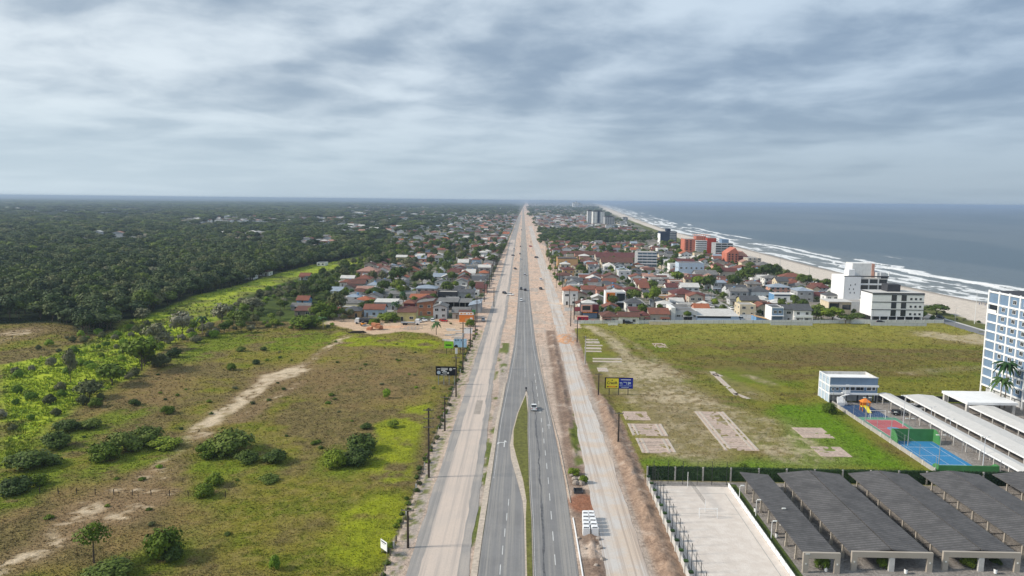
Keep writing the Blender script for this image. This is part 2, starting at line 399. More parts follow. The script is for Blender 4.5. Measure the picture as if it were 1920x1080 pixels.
def ground_colour(x, y):
    """what covers the ground at each point: soil, sand, dry and green grass, forest floor, beach"""
    n1 = fbm(x, y, 26, 0); n2 = fbm(x, y, 7, 1); n3 = fbm(x, y, 2.2, 2, 3); n4 = fbm(x*0.22, y, 9, 3); nb = fbm(x, y, 90, 4)
    jx = x+(n2-0.5)*5; jy = y+(fbm(x, y, 7, 5)-0.5)*7
    c = np.stack([0.035+0.06*n2, 0.052+0.075*n2, 0.018+0.012*n2], 1)
    # field on the inland side
    fl = np.tile(np.array([0.165, 0.125, 0.060]), (len(x), 1))
    fl = mixc(fl, sstep(n1*0.6+n2*0.4, 0.42, 0.6), (0.205, 0.178, 0.036))
    fl = mixc(fl, sstep(n1*0.35+n2*0.45+n3*0.2, 0.52, 0.66)*0.9, (0.150, 0.168, 0.022))
    fl = mixc(fl, sstep(n3, 0.55, 0.75)*0.35, (0.11, 0.11, 0.026))
    fl = mixc(fl, sstep(fbm(x, y, 1.3, 7, 2), 0.52, 0.72)*0.4, (0.27, 0.205, 0.085))
    for p in FIELD_L_PATCH['dry']:
        fl = mixc(fl, sstep(-sdf_poly(jx, jy, p), -4, 6)*sstep(n2, 0.35, 0.6)*0.7, (0.225, 0.148, 0.078))
    for p in FIELD_L_PATCH['lime']:
        k = sstep(-sdf_poly(jx, jy, p), -1.5, 2.0)*sstep(n2, 0.30, 0.5)
        fl = mixc(fl, k*0.9, np.stack([0.17+0.14*n3, 0.20+0.13*n3, 0.02+0*n3], 1))
    for ln, wd, th in FIELD_L_PATCH['sandline']:
        d = sd_line(jx, jy, ln); k = sstep(wd-d, -1.0, 1.2)
        nn = n3*0.35+fbm(x, y, 1.3, 7, 2)*0.25+n4*0.25+n2*0.15
        fl = mixc(fl, sstep(wd*2.6-d, 0, wd*1.8)*0.6, (0.25, 0.165, 0.105))
        fl = mixc(fl, k*sstep(nn, 1.0-th-0.06, 1.0-th+0.1), (0.56, 0.44, 0.35))
    kf = (x < -20.5) & (y < 345+6*(n2-0.5))
    c = np.where(kf[:, None], fl, c)
    st = sstep(-sdf_poly(jx, jy, STRIP), -3, 3)
    lush = np.stack([0.13+0.21*n2, 0.185+0.19*n2, 0.02+0.016*n2], 1)*(0.70+0.6*n3)[:, None]
    lush = mixc(lush, sstep(fbm(x, y, 16, 2), 0.53, 0.66)*0.7, (0.13, 0.12, 0.045))
    lush = mixc(lush, sstep(n3, 0.54, 0.72)*0.6, (0.06, 0.10, 0.02))
    c = c*(1-st[:, None])+lush*1.3*st[:, None]
    gr = np.zeros(len(x))
    for px0, py0, rr in ((430, 862, 9), (400, 915, 5), (650, 865, 8), (300, 1050, 6), (190, 1080, 5), (235, 855, 9), (290, 845, 7), (60, 860, 12), (20, 920, 10), (140, 815, 9), (310, 672, 7), (512, 868, 5), (420, 640, 14), (360, 665, 10), (560, 640, 14), (230, 780, 7)):
        g_ = P(px0, py0); gr = np.maximum(gr, sstep(rr-np.hypot((jx-g_.x), (jy-g_.y)*0.6), -2, 4))
    c = np.where(kf[:, None], mixc(c, gr*sstep(n3*.5+n2*.5, 0.3, 0.5)*0.85, np.stack([0.10+0.10*n3, 0.13+0.12*n3, 0.016+0.01*n3], 1)), c)
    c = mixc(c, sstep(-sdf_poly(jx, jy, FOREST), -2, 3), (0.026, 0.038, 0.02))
    # inland town
    tl = np.tile(np.array([0.27, 0.225, 0.18]), (len(x), 1))
    tl = mixc(tl, sstep(n2, 0.40, 0.58), (0.085, 0.115, 0.035)); tl = mixc(tl, sstep(n3, 0.56, 0.7)*0.7, (0.16, 0.16, 0.155))
    kt = (sdf_poly(x, y, TOWNL) < 0) & (y > 338)
    c = np.where(kt[:, None], tl, c)
    c = mixc(c, sstep(2.6-sd_line(jx*.4+x*.6, jy*.4+y*.6, W([(618, 607), (640, 590), (668, 572), (690, 560), (720, 538)])), -.8, .8)*0.9, (0.46, 0.39, 0.31))
    k = sstep(-sdf_poly(jx*0.5+x*0.5, jy*0.5+y*0.5, LOT), -1, 1.5)
    lot = np.stack([0.58-0.1*n3, 0.42-0.09*n3, 0.32-0.05*n3], 1)
    c = c*(1-k[:, None])+lot*k[:, None]
    c = mixc(c, sstep(3-sd_line(jx, jy, W([(700, 615), (755, 612)])), -2, 2)*0.7, (0.62, 0.34, 0.23))
    # field on the sea side
    fr = np.tile(np.array([0.185, 0.175, 0.034]), (len(x), 1))
    fr = mixc(fr, sstep(n4*0.6+n2*0.4, 0.46, 0.62), (0.165, 0.120, 0.048))
    fr = mixc(fr, sstep(n1*0.5+n2*0.5, 0.47, 0.62)*0.9, (0.135, 0.170, 0.020))
    fr = mixc(fr, sstep(y, 285, 335)*0.8*sstep(n2*0.5+n4*0.5, 0.3, 0.5), (0.27, 0.245, 0.055))
    fr = mixc(fr, sstep(-sdf_poly(jx, jy, W([(1560, 640), (1850, 640), (1855, 720), (1620, 705), (1480, 720), (1250, 670)])), -8, 12)*sstep(n4*.6+n1*.4, 0.34, 0.62)*0.8, (0.165, 0.118, 0.055))
    fr = mixc(fr, sstep(-sdf_poly(jx, jy, W([(1440, 760), (1545, 757), (1640, 830), (1730, 884), (1180, 882), (1215, 855), (1480, 858)])), -2, 4), np.stack([0.095+0.06*n3, 0.165+0.09*n3, 0.012+0.01*n3], 1))
    for ln, wd, th in FIELD_R_SAND:
        d = sd_line(jx, jy, ln)
        fr = mixc(fr, sstep(wd*2.0-d, 0, wd*1.4)*0.4, (0.25, 0.19, 0.12))
        fr = mixc(fr, sstep(wd-d, -1.5, 2.0)*sstep(n3*0.35+fbm(x, y, 1.3, 7, 2)*0.25+n4*0.25+n2*0.15, 1.0-th-0.08, 1.0-th+0.14)*0.85, (0.46, 0.37, 0.28))
    fr = mixc(fr, sstep(n3, 0.58, 0.76)*0.4, (0.06, 0.07, 0.02))
    edge = 351+(x-24)*0.086
    kr = (x > 22) & (x < 222) & (y < edge)
    c = np.where(kr[:, None], fr, c)
    # the two club grounds: paving
    kc = ((x > 26.6) & (x < 260) & (y < 150)) | ((x > 93.2) & (x < 260) & (y < 216.5) & (y > 149))
    pav = np.stack([0.27+0.08*n3, 0.245+0.075*n3, 0.225+0.07*n3], 1)
    c = np.where(kc[:, None], pav, c)
    # seaside town
    tr = np.tile(np.array([0.27, 0.24, 0.205]), (len(x), 1))
    tr = mixc(tr, sstep(n2, 0.50, 0.62), (0.075, 0.10, 0.03)); tr = mixc(tr, sstep(n3, 0.55, 0.7)*0.8, (0.17, 0.165, 0.16))
    bx = xb(y)
    ks = (x > 18) & (x < bx) & (y >= edge)
    c = np.where(ks[:, None], tr, c)
    far = sstep(y, 1300, 2600)[:, None]*((x > -190) & (x < bx))[:, None]
    c = c*(1-far*0.7)+np.array([0.12, 0.115, 0.085])*far*0.7
    # road corridor: graded sand, gravel and spoil
    wide = np.where(y > 338, np.where(x < 0, 26, 27), 0); wide = np.where(y <= 338, np.where(x < 0, 22.4, 27-sstep(y, 190, 230)*3.5), wide)
    wide = wide+np.clip((y-900)/400, 0, 3)
    n5 = fbm(x*1.6, y*0.12, 2.2, 6); n6 = fbm(x, y, 1.1, 3, 3)
    cd = np.stack([0.66-0.22*n5, 0.525-0.19*n5, 0.42-0.15*n5], 1)*(0.72+0.52*n6)[:, None]
    cd = mixc(cd, sstep(y, 335, 380)*sstep(n2, 0.45, 0.62)*0.55, (0.56, 0.39, 0.265))
    cd = mixc(cd, sstep(fbm(x*1.3, y*0.04, 2.0, 4, 3), 0.52, 0.66)*0.5, (0.36, 0.335, 0.305))
    cd = mixc(cd, sstep(y, 280, 335)*sstep(n2, 0.36, 0.52)*0.75, (0.68, 0.49, 0.37))
    cd = mixc(cd, sstep(n6, 0.55, 0.72)*sstep(n2, 0.42, 0.55)*0.6, (0.24, 0.175, 0.135))
    spoil = sstep(x, 8.8, 10.6)*(1-sstep(x, 13.2, 15))*(y < 330)*sstep(n2, 0.30, 0.46)
    cd = mixc(cd, spoil*0.8, np.stack([0.23-0.08*n6, 0.155-0.06*n6, 0.11-0.04*n6], 1))
    bank = sstep(x, 20.8, 22.5)*(x < 28)*(y < 335)*sstep(n2*0.6+n6*0.4, 0.30, 0.48)
    cd = mixc(cd, bank*0.85, np.stack([0.42-0.24*n6, 0.285-0.17*n6, 0.20-0.12*n6], 1))
    dig = sstep(3.2-np.hypot(x-12.2, (y-138)*0.7), -0.8, 0.8)
    cd = mixc(cd, dig*0.85, (0.30, 0.125, 0.07))
    ora = sstep(5-np.hypot((x-18)*1.2, (y-310)*0.35), -1, 1)
    cd = mixc(cd, ora*sstep(n6, 0.4, 0.55)*0.8, (0.62, 0.30, 0.14))
    weed = (sstep(1.4-np.abs(x+7.9), -0.6, 0.5)*(y < 215)+sstep(1.9-np.abs(x+8.2), -0.6, 0.5)*((y > 236) & (y < 300)))*sstep(fbm(x, y*0.3, 2.5, 1), 0.50, 0.6)
    weed = weed+sstep(1.3-np.abs(x-13.3), -0.6, 0.5)*(y < 215)*(y > 146)*sstep(fbm(x, y*0.3, 3, 2), 0.5, 0.6)
    weed = weed+sstep(1.0-np.abs(x+20.4), -0.6, 0.5)*sstep(n6, 0.5, 0.62)*(y < 330)*0.8
    cd = mixc(cd, weed*0.9, np.stack([0.07+0.09*n6, 0.105+0.09*n6, 0.02+0*n6], 1))
    kcor = sstep(wide+(n6-0.5)*1.4-np.abs(x), -0.3, 0.3)*(y > 60)
    c = c*(1-kcor[:, None])+cd*kcor[:, None]
    # dune plants, beach, wet sand
    bd = x-bx; dune = (bd > -16) & (bd < 2) & (y > 325)
    c = np.where(dune[:, None], np.stack([0.085+0.09*n2, 0.105+0.07*n2, 0.03+0.03*n2], 1)*(0.75+0.5*n3)[:, None], c)
    sd = np.stack([0.68-0.05*n2, 0.60-0.05*n2, 0.515-0.05*n2], 1)*(0.94+0.1*n3)[:, None]
    wet = sstep(x-xs(y), -8, -2)
    sd = mixc(sd, wet*0.8, (0.30, 0.255, 0.215))
    kb = sstep(bd+(n2-0.5)*7, -0.8, 0.8)*((y > 150) | (x > 235))
    c = c*(1-kb[:, None])+sd*kb[:, None]
    c = np.where(((np.abs(x) > 27) & (x < xb(y)-16) & ~kc & (y < 360))[:, None], c*np.array([1.10, 1.12, 0.98]), c)
    return c
def ground_height(x, y):
    n2 = fbm(x, y, 3.0, 1, 3); n3 = fbm(x, y, 1.1, 2, 2)
    z = np.zeros_like(x)
    fld = ((x < -23) & (y < 330)) | ((x > 28) & (x < 220) & (y > 152) & (y < 345) & ~((x > 92) & (y < 218)))
    z = np.where(fld, 0.20*(n2-0.5)+0.24*(n3-0.4), z)
    bank = np.exp(-((x-24.2)/1.4)**2)*sstep(y, 96, 100)*(1-sstep(y, 205, 225))*(y < 240)
    z = z+bank*(0.2+1.25*n3)
    sp = np.exp(-((x-12.3)/0.9)**2)*((y < 124) | ((y > 165) & (y < 320)))
    z = z+sp*np.clip(n3*1.5-0.5, 0, 0.8)
    z = z+np.exp(-((x-18)/3)**2-((y-311)/7)**2)*(0.5+1.0*n3)
    z = z-2.2*sstep(x-xs(y), -6, 22)
    return z
def axis(a0, s0, k, lim):
    v = [a0]
    while v[-1] < lim: v.append(v[-1]+s0+k*(v[-1]-a0))
    return v
gx = axis(0, 0.55, 0, 31); right = axis(gx[-1], 0.55, 0.0085, 330); right2 = axis(right[-1], 20, 0.14, 44000)
px_ = np.array(gx+right[1:]+right2[1:]); gxs = np.concatenate([-px_[::-1], px_[1:]])
ya = [-400, -100, 60, 88]
while ya[-1] < 700: ya.append(ya[-1]+max(0.5, ya[-1]*0.0052))
while ya[-1] < 44000: ya.append(ya[-1]*1.03)
gys = np.array(ya)
GX, GY = np.meshgrid(gxs, gys); gx_, gy_ = GX.ravel(), GY.ravel()
V = np.stack([gx_, gy_, ground_height(gx_, gy_)], 1)
nx, ny = len(gxs), len(gys)
ii = (np.arange(ny-1)[:, None]*nx+np.arange(nx-1)[None, :]).ravel()
Fq = np.stack([ii, ii+1, ii+nx+1, ii+nx], 1)
m, t, b = principled('ground_cover')
at = t.new('ShaderNodeAttribute', attribute_name='base'); p = pos(t)
f1 = t.noise(p, 1.7, 4, 0.65); f2 = t.noise(p, 0.35, 4, 0.6); f3 = t.noise(p, 6.0, 3, 0.7)
k = t.math('ADD', t.math('MULTIPLY', f1, 0.9), t.math('ADD', t.math('MULTIPLY', f2, 0.5), t.math('MULTIPLY', f3, 0.6)))
sc_ = t.ramp(k, 0.72, 1.28, 0.68, 1.32)
cc = t.new('ShaderNodeCombineColor')
for i in range(3): t.put(cc.inputs[i], sc_)
t.put(b.inputs['Base Color'], t.mix(1.0, at.outputs['Color'], cc.outputs[0], 'MULTIPLY')); b.inputs['Roughness'].default_value = 0.95; b.inputs['Specular IOR Level'].default_value = 0.05
bump(t, b, t.math('ADD', t.math('MULTIPLY', f1, 0.7), t.math('MULTIPLY', f3, 0.3)), 0.75, 0.5)
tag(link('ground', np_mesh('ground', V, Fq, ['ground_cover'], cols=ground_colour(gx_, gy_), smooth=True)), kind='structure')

# ---- sheets
def sheet(name, L, R, z, mat, kind='structure'):
    """a strip between two polylines given as (x, y) with the same number of points"""
    n = len(L); V = [(a[0], a[1], z) for a in L]+[(a[0], a[1], z) for a in R]
    F = [(i, n+i, n+i+1, i+1) for i in range(n-1)]
    me = bpy.data.meshes.new(name); me.from_pydata(V, [], F); me.materials.append(MATS[mat])
    return tag(link(name, me), kind=kind)
def dense(pts, step=2.0, wob=0.0, k=0):
    """a polyline as function of y, resampled, with a ragged edge"""
    ys = [p[1] for p in pts]; xs_ = [p[0] for p in pts]
    y = np.concatenate([np.arange(ys[0], min(ys[-1], 600), step), np.geomspace(max(600, ys[0]), ys[-1], 60)]) if ys[-1] > 600 else np.append(np.arange(ys[0], ys[-1], step), ys[-1])
    y = np.unique(y); x = np.interp(y, ys, xs_)
    if wob: x = x+(fbm(x*0+k*13.7, y, 6, k, 4)-0.5)*2*wob
    return list(zip(x, y))
def roadmat(name, base, alt, track, rough=0.9, trackscale=1.2, amount=0.7, patch=0.5, dust=False):
    m, t, b = principled(name); p = pos(t)
    lng = t.noise(t.vmul(p, (trackscale, 0.012, 0)), 1.0, 5, 0.65, 0.15)
    lng2 = t.noise(t.vmul(p, (trackscale*3.2, 0.03, 0)), 1.0, 4, 0.6)
    pt = t.noise(p, 0.12, 5, 0.6); fn = t.noise(p, 3.0, 4, 0.7)
    c = t.mix(t.math('MULTIPLY', t.ramp(pt, 0.42, 0.62), patch), base, alt)
    kk = t.math('ADD', t.math('MULTIPLY', lng, 0.65), t.math('MULTIPLY', lng2, 0.35))
    c = t.mix(t.math('MULTIPLY', t.ramp(kk, 0.46, 0.62), amount), c, track)
    c = t.mix(t.math('MULTIPLY', t.ramp(fn, 0.45, 0.75), 0.35), c, tuple(v*0.6 for v in base))
    if dust:      # sand carried onto the surface where the works are
        sx = t.new('ShaderNodeSeparateXYZ'); t.put(sx.inputs[0], p)
        c = t.mix(t.math('MULTIPLY', t.ramp(sx.outputs[1], 330, 1100), t.ramp(t.noise(t.vmul(p, (0.7, 0.03, 0)), 1.0, 4, 0.6), 0.30, 0.62, 0.15, 0.75)), c, (0.46, 0.39, 0.32))
    t.put(b.inputs['Base Color'], c); b.inputs['Roughness'].default_value = rough; b.inputs['Specular IOR Level'].default_value = 0.15
    return m
roadmat('asphalt', (0.235, 0.230, 0.228), (0.175, 0.172, 0.172), (0.33, 0.31, 0.285), amount=0.85, dust=True)
roadmat('gravel_road', (0.60, 0.50, 0.425), (0.54, 0.465, 0.405), (0.43, 0.375, 0.335), amount=0.85, trackscale=0.9)
roadmat('gravel_edge', (0.34, 0.315, 0.295), (0.44, 0.39, 0.345), (0.25, 0.24, 0.23), amount=0.7, patch=0.8)
roadmat('crushed_stone', (0.58, 0.545, 0.51), (0.60, 0.49, 0.395), (0.40, 0.32, 0.265), amount=0.85, patch=1.0)
roadmat('street_paving', (0.36, 0.345, 0.33), (0.30, 0.29, 0.28), (0.40, 0.38, 0.35), amount=0.4)
roadmat('beach_asphalt', (0.20, 0.20, 0.205), (0.18, 0.18, 0.185), (0.24, 0.235, 0.23), amount=0.4)
simple('paint_white', (0.62, 0.62, 0.60), var=0.25, scale=3); simple('paint_worn', (0.42, 0.41, 0.40), var=0.3, scale=3)
simple('oil_stain', (0.115, 0.115, 0.12), var=0.4, scale=1.2); simple('patch_grey', (0.36, 0.31, 0.265), var=0.15)
simple('grass_verge', (0.13, 0.13, 0.028), var=0.4, scale=1.2, fine=3.0); simple('club_lawn', (0.07, 0.10, 0.02), var=0.4, scale=1.5)
# inland service road: pale compacted gravel between darker shoulders
sheet('service_road', dense([(-18.7, 60), (-18.5, 250), (-18.9, 360), (-20.5, 700), (-24.5, 1100), (-30, 3000)], 2, 0.5, 1), dense([(-8.6, 60), (-8.9, 150), (-10.4, 245), (-10.2, 330), (-9.4, 360), (-12, 700), (-15, 1100), (-20, 3000)], 2, 0.6, 2), 0.05, 'gravel_edge')
sheet('service_road_track', dense([(-16.6, 60), (-16.4, 300), (-16.8, 360), (-18.8, 700), (-23, 1100)], 2, 0.35, 3), dense([(-10.2, 60), (-10.6, 150), (-11.8, 245), (-11.6, 330), (-11, 360), (-13.5, 700), (-16.5, 1100)], 2, 0.35, 4), 0.056, 'gravel_road')
# sea-side service road
sheet('gravel_service_road', dense([(13.6, 60), (13.7, 125), (14.3, 200), (14.6, 300), (15, 345)], 2, 0.5, 5), dense([(20.6, 60), (20.8, 120), (20.6, 180), (19.6, 240), (19.2, 345)], 2, 0.6, 6), 0.05, 'crushed_stone')
sheet('gravel_service_road_further', dense([(14.5, 345), (13, 600), (9, 1100), (6, 1700)], 3, 0.5, 7), dense([(20.5, 345), (20, 600), (17, 1100), (14, 1700)], 3, 0.7, 0), 0.05, 'crushed_stone')
# highway
LL = dense([(-7.0, 60), (-7.0, 120), (-6.75, 150), (-6.6, 190), (-5.4, 246), (-4.3, 300), (-4.4, 440), (-6.5, 900), (-11, 2000), (-30, 6000)], 3)
yy_ = [p[1] for p in LL]
RR = list(zip(np.interp(yy_, [60, 110, 150, 187, 247, 300, 440, 900, 2000, 6000], [9.2, 9.2, 8.95, 7.9, 6.0, 4.6, 3.0, 1.6, -3, -22]), yy_))
sheet('road', LL, RR, 0.075, 'asphalt')
tipL = W([(985, 1080), (983, 975), (980, 940), (970, 902), (958, 860), (956, 835), (961, 808), (970, 775), (984, 742), (987, 730)])
tipR = W([(1001, 1080), (998, 975), (995, 920), (993, 887), (992, 845), (991, 808), (990, 775), (990.5, 742), (989.5, 730)])
tipR = [(a[0], l[1]) for a, l in zip(tipR, tipL)]
def solid(name, L, R, z0, z1, mat):
    prof = [*L, *R[::-1]]
    return tag(MB().prism(prof, 'z', z0, z1, mat).build(name), kind='structure')
L0, R0 = [(tipL[0][0], 60), *tipL], [(tipR[0][0], 60), *tipR]
simple('sandy_kerb', (0.50, 0.42, 0.34), var=.25, scale=1.5)
solid('median_kerb', L0, R0, 0.0, 0.16, 'sandy_kerb')
Lg = [(a+0.28, c) for a, c in L0[:-1]]; Rg = [(a-0.22, c) for a, c in R0[:-1]]
Lg[3:5] = [(Lg[3][0]+0.5, Lg[3][1]), (Lg[4][0]+1.0, Lg[4][1])]
Lg[5] = (Lg[5][0]+1.1, Lg[5][1]); Lg[6] = (Lg[6][0]+0.6, Lg[6][1])
solid('median_grass', Lg, Rg, 0.16, 0.24, 'grass_verge')
solid('kerb_strip', [(-8.25, 60), (-8.2, 120), (-8.0, 150), (-7.6, 186), (-6.5, 232)], [(-7.12, 60), (-7.12, 120), (-6.87, 150), (-6.72, 188), (-5.9, 232)], 0.0, 0.15, 'sandy_kerb')
solid('kerb', [(9.75, 60), (9.75, 112), (9.6, 128), (9.55, 131)], [(9.95, 60), (9.95, 112), (9.8, 128), (9.75, 131)], 0.0, 0.17, 'pure_white')
solid('kerb_further', [(9.5, 138), (9.3, 150), (8.7, 175), (7.6, 200), (6.4, 240), (5.2, 300)], [(9.68, 138), (9.48, 150), (8.88, 175), (7.78, 200), (6.55, 240), (5.35, 300)], 0.0, 0.14, 'sandy_kerb')
def marks(name, quads, mat, z):
    mb = MB()
    for q in quads: mb.poly([(a, c, z) for a, c in q], [tuple(range(len(q)))], mat)
    return tag(mb.build(name), kind='structure')
def dash(x, y0, y1, w=0.13): return [(x-w/2, y0), (x+w/2, y0), (x+w/2, y1), (x-w/2, y1)]
q = []
for y in np.arange(70, 245, 8.6):
    xr = np.interp(y, [60, 110, 150, 187, 247], [5.6, 5.6, 5.5, 5.0, 3.5]); q.append(dash(xr, y, y+3.6))
for y in np.arange(70, 142, 6.6):
    q.append(dash(np.interp(y, [60, 110, 150], [-3.6, -3.5, -2.4]), y, y+3.2))
marks('lane_dashes', q, 'paint_white', 0.082)
q = []
e1 = dense([(-6.3, 150), (-6.1, 190), (-4.6, 246), (-3.3, 300), (-3.3, 440), (-5.4, 900)], 6); e2 = dense([(7.2, 187), (5.0, 247), (3.4, 300), (2.2, 440), (0.6, 900)], 6)
for e in (e1, e2):
    for a, c in zip(e[:-1], e[1:]): q.append([(a[0]-0.08, a[1]), (a[0]+0.08, a[1]), (c[0]+0.08, c[1]), (c[0]-0.08, c[1])])
ed = [(r+0.16, y) for r, y in R0]
for a, c in zip(ed[:-1], ed[1:]): q.append([(a[0], a[1]), (a[0]+0.13, a[1]), (c[0]+0.13, c[1]), (c[0], c[1])])
marks('edge_lines', q, 'paint_worn', 0.0825)
q = []
for y in np.arange(240, 900, 9):
    x = np.interp(y, [240, 300, 440, 900], [0.35, 0.1, -0.7, -2.5]); q += [dash(x-0.14, y, y+9, 0.10), dash(x+0.14, y, y+9, 0.10)]
marks('centre_line', q, 'paint_worn', 0.0825)
ax, ay = P(942, 833)[:2]
marks('turn_arrow', [[(ax+0.35, ay-2.2), (ax+0.6, ay-2.2), (ax+0.6, ay+1.2), (ax+0.35, ay+1.2)], [(ax-0.6, ay+0.9), (ax+0.35, ay+0.9), (ax+0.35, ay+1.35), (ax-0.6, ay+1.35)], [(ax+0.3, ay+1.4), (ax+1.1, ay+1.4), (ax+0.55, ay+3.0)], [(ax-1.3, ay-0.4), (ax-0.4, ay+1.3), (ax-1.2, ay+1.2)]], 'paint_white', 0.083)
ax, ay = P(1029, 800)[:2]
marks('road_arrow', [[(ax-0.1, ay-2), (ax+0.1, ay-2), (ax+0.1, ay+1), (ax-0.1, ay+1)], [(ax-0.55, ay+0.8), (ax+0.55, ay+0.8), (ax+0.05, ay+2.3)]], 'paint_worn', 0.083)
st = [(float(np.interp(y, [60, 110, 150, 190, 235], [3.9, 3.75, 3.7, 3.4, 2.6])+(fbm(np.array([0.]), np.array([y]), 5, 2)[0]-0.5)*0.9), y) for y in np.arange(60, 236, 1.2)]
wd = [0.08+0.42*float(np.clip(fbm(np.array([3.]), np.array([y]), 4, 4)[0]-0.35, 0, 1))*(1 if y < 205 else 0.5) for _, y in st]
sheet('oil_streak', [(a-k_, c) for (a, c), k_ in zip(st, wd)], [(a+k_, c) for (a, c), k_ in zip(st, wd)], 0.0795, 'oil_stain')
py0, py1 = P(895, 777).y, P(895, 751).y
marks('road_patch', [dash(P(897, 764).x, py0, py1, 1.9)], 'patch_grey', 0.062)
# streets of the seaside town and the beach road
def street(name, x0, x1, y0, y1, mat='street_paving', slant=0.0):
    return sheet(name, [(x0, y0), (x0+slant, y1)], [(x1, y0), (x1+slant, y1)], 0.06, mat)
STREETS_R = [(66.5, 71.5), (111.5, 119.0), (163, 168.5)]
for a, c in STREETS_R: street('street', a, c, 356+(a-24)*0.086, 965)
CROSS_R = [470, 580, 690, 800, 905]
for y in CROSS_R: tag(MB().box(27, 214, y, y+6, 0.0, 0.064, 'street_paving').build('cross_street'), kind='structure')
STREETS_L = [(-76, -71)]
street('dirt_street', -76, -71, 380, 1000)
sheet('wall_street', [(24, 351.5), (214, 368.2)], [(24, 356), (214, 372.5)], 0.05, 'street_paving')
sheet('beach_road', [(218.5, 140), (214.5, 300), (212.5, 345), (214.5, 400), (216, 560), (217, 900)], [(226, 140), (222.5, 300), (220, 345), (221.5, 400), (222.5, 560), (223.5, 900)], 0.07, 'beach_asphalt')
sheet('beach_footpath', [(226.3, 140), (222.8, 300), (220.3, 345), (221.8, 400), (222.8, 560)], [(228.2, 140), (224.8, 300), (222.3, 345), (223.6, 400), (224.4, 560)], 0.065, 'pale_concrete')
# sand court, lawns, courts of the club grounds
m, t, b = principled('court_sand'); p = pos(t)
t.put(b.inputs['Base Color'], t.mix(t.ramp(t.noise(p, 0.5, 5, 0.6), 0.35, 0.7), (0.62, 0.545, 0.48), (0.70, 0.63, 0.565))); b.inputs['Roughness'].default_value = 1
bump(t, b, t.noise(p, 2.2, 4, 0.7), 0.5, 0.15)
sheet('sand_court', [(27.8, 60), (27.8, 147.6)], [(43.5, 60), (43.5, 147.6)], 0.03, 'court_sand')
sheet('lawn_strip', [(43.75, 60), (43.75, 149)], [(45.6, 60), (45.6, 149)], 0.045, 'club_lawn')
marks('court_line', [dash(29.6, 98, 144, 0.14), dash(42.0, 98, 144, 0.14), [(29.6, 143.9), (42, 143.9), (42, 144.05), (29.6, 144.05)], [(29.6, 134), (42, 134), (42, 134.14), (29.6, 134.14)]], 'concrete', 0.036)
for i, (a, c) in enumerate([(53.4, 68.2), (68.9, 83.0), (46.0, 52.2)]):
    prof = [(a, 110.6), (c, 110.6), (c-0.9, 108.7), ((a+c)/2, 107.4), (a+0.9, 108.7)]
    pr2 = [((x_-(a+c)/2)*1.03+(a+c)/2, (y_-109)*1.07+108.95) for x_, y_ in prof]
    tag(MB().prism(pr2, 'z', 0, 0.12, 'pure_white').build('lawn_kerb'), kind='structure')
    tag(MB().prism(prof, 'z', 0.10, 0.16, 'club_lawn').build('lawn_bed'), kind='structure')
def court(name, x0, x1, y0, y1, mat, z): return tag(MB().box(x0, x1, y0, y1, 0, z, mat).build(name), kind='structure')
court('playground_surface', 94.2, 103.5, 200.3, 212.5, 'play_blue', 0.05)
court('green_court', 94.0, 105.2, 180.4, 200, 'court_green', 0.05)
court('red_court', 95.3, 104.0, 181.6, 197.6, 'court_red', 0.054)
court('blue_court', 93.9, 104.2, 158.6, 179.6, 'court_blue', 0.05)
marks('court_markings', [dash(95.3, 160, 178, .1), dash(102.8, 160, 178, .1), [(95.3, 169), (102.8, 169), (102.8, 169.12), (95.3, 169.12)], [(95.3, 160), (102.8, 160), (102.8, 160.12), (95.3, 160.12)], dash(99, 163, 175, .1), [(95.3, 175), (102.8, 175), (102.8, 175.12), (95.3, 175.12)], [(95.3, 163), (102.8, 163), (102.8, 163.12), (95.3, 163.12)], dash(95.4, 181.7, 197.5, .1), dash(103.9, 181.7, 197.5, .1), [(95.4, 197.4), (103.9, 197.4), (103.9, 197.52), (95.4, 197.52)], [(95.4, 189.5), (103.9, 189.5), (103.9, 189.6), (95.4, 189.6)]], 'paint_white', 0.060)
marks('centre_circle', [[(99.6+1.7*math.cos(a), 189.5+1.7*math.sin(a)) for a in np.arange(0, 6.28, 0.3)]], 'blue_paint', 0.064)

# ---- sea
sy = np.concatenate([np.arange(120, 900, 1.6), np.geomspace(900, 43000, 260)])
so_ = np.concatenate([np.arange(-14, 170, 1.4), np.geomspace(170, 41000, 150)])
T, SYY = np.meshgrid(so_, sy); t_, y_ = T.ravel(), SYY.ravel(); x_ = t_+xs(y_)
wob = (fbm(y_, y_*0+3, 60, 1)-0.5)*26+(fbm(y_, y_*0+9, 14, 2, 3)-0.5)*7
foam = np.zeros_like(t_); hz_ = np.zeros_like(t_)
for i, (c0, wdt, thr, hh) in enumerate([(-1, 5.0, 0.30, 0.1), (11, 9, 0.40, 0.3), (25, 9, 0.46, 0.6), (40, 11, 0.44, 0.8), (57, 11, 0.50, 0.9), (74, 12, 0.50, 1.0), (98, 9, 0.60, 0.9), (128, 8, 0.66, 0.8)]):
    u = t_-c0-wob*(0.35+0.12*i)-(fbm(y_, t_*0+i*7, 200, i % 6)-0.5)*26
    gate = sstep(fbm(y_+i*37, t_*0.12+i*11, 110+22*i, (i+2) % 7, 4), thr, thr+0.08)
    prof = sstep(u, -1.2, 0.6)*(1-sstep(u, wdt*0.35, wdt*1.7))
    foam = np.maximum(foam, prof*gate*(0.62+0.6*fbm(t_, y_, 3.2, i % 5, 3)))
    hz_ = hz_+np.exp(-((u-1)/2.6)**2)*hh*(0.35+0.65*gate)
lace = sstep(fbm(t_*1.3, y_*0.55, 9, 3, 4), 0.46, 0.64)*(1-sstep(t_, 45, 100))*sstep(fbm(t_, y_, 60, 5), 0.38, 0.6)*0.75
foam = np.clip(np.maximum(foam, lace*0.8), 0, 1)*(1-sstep(t_, 165, 200))
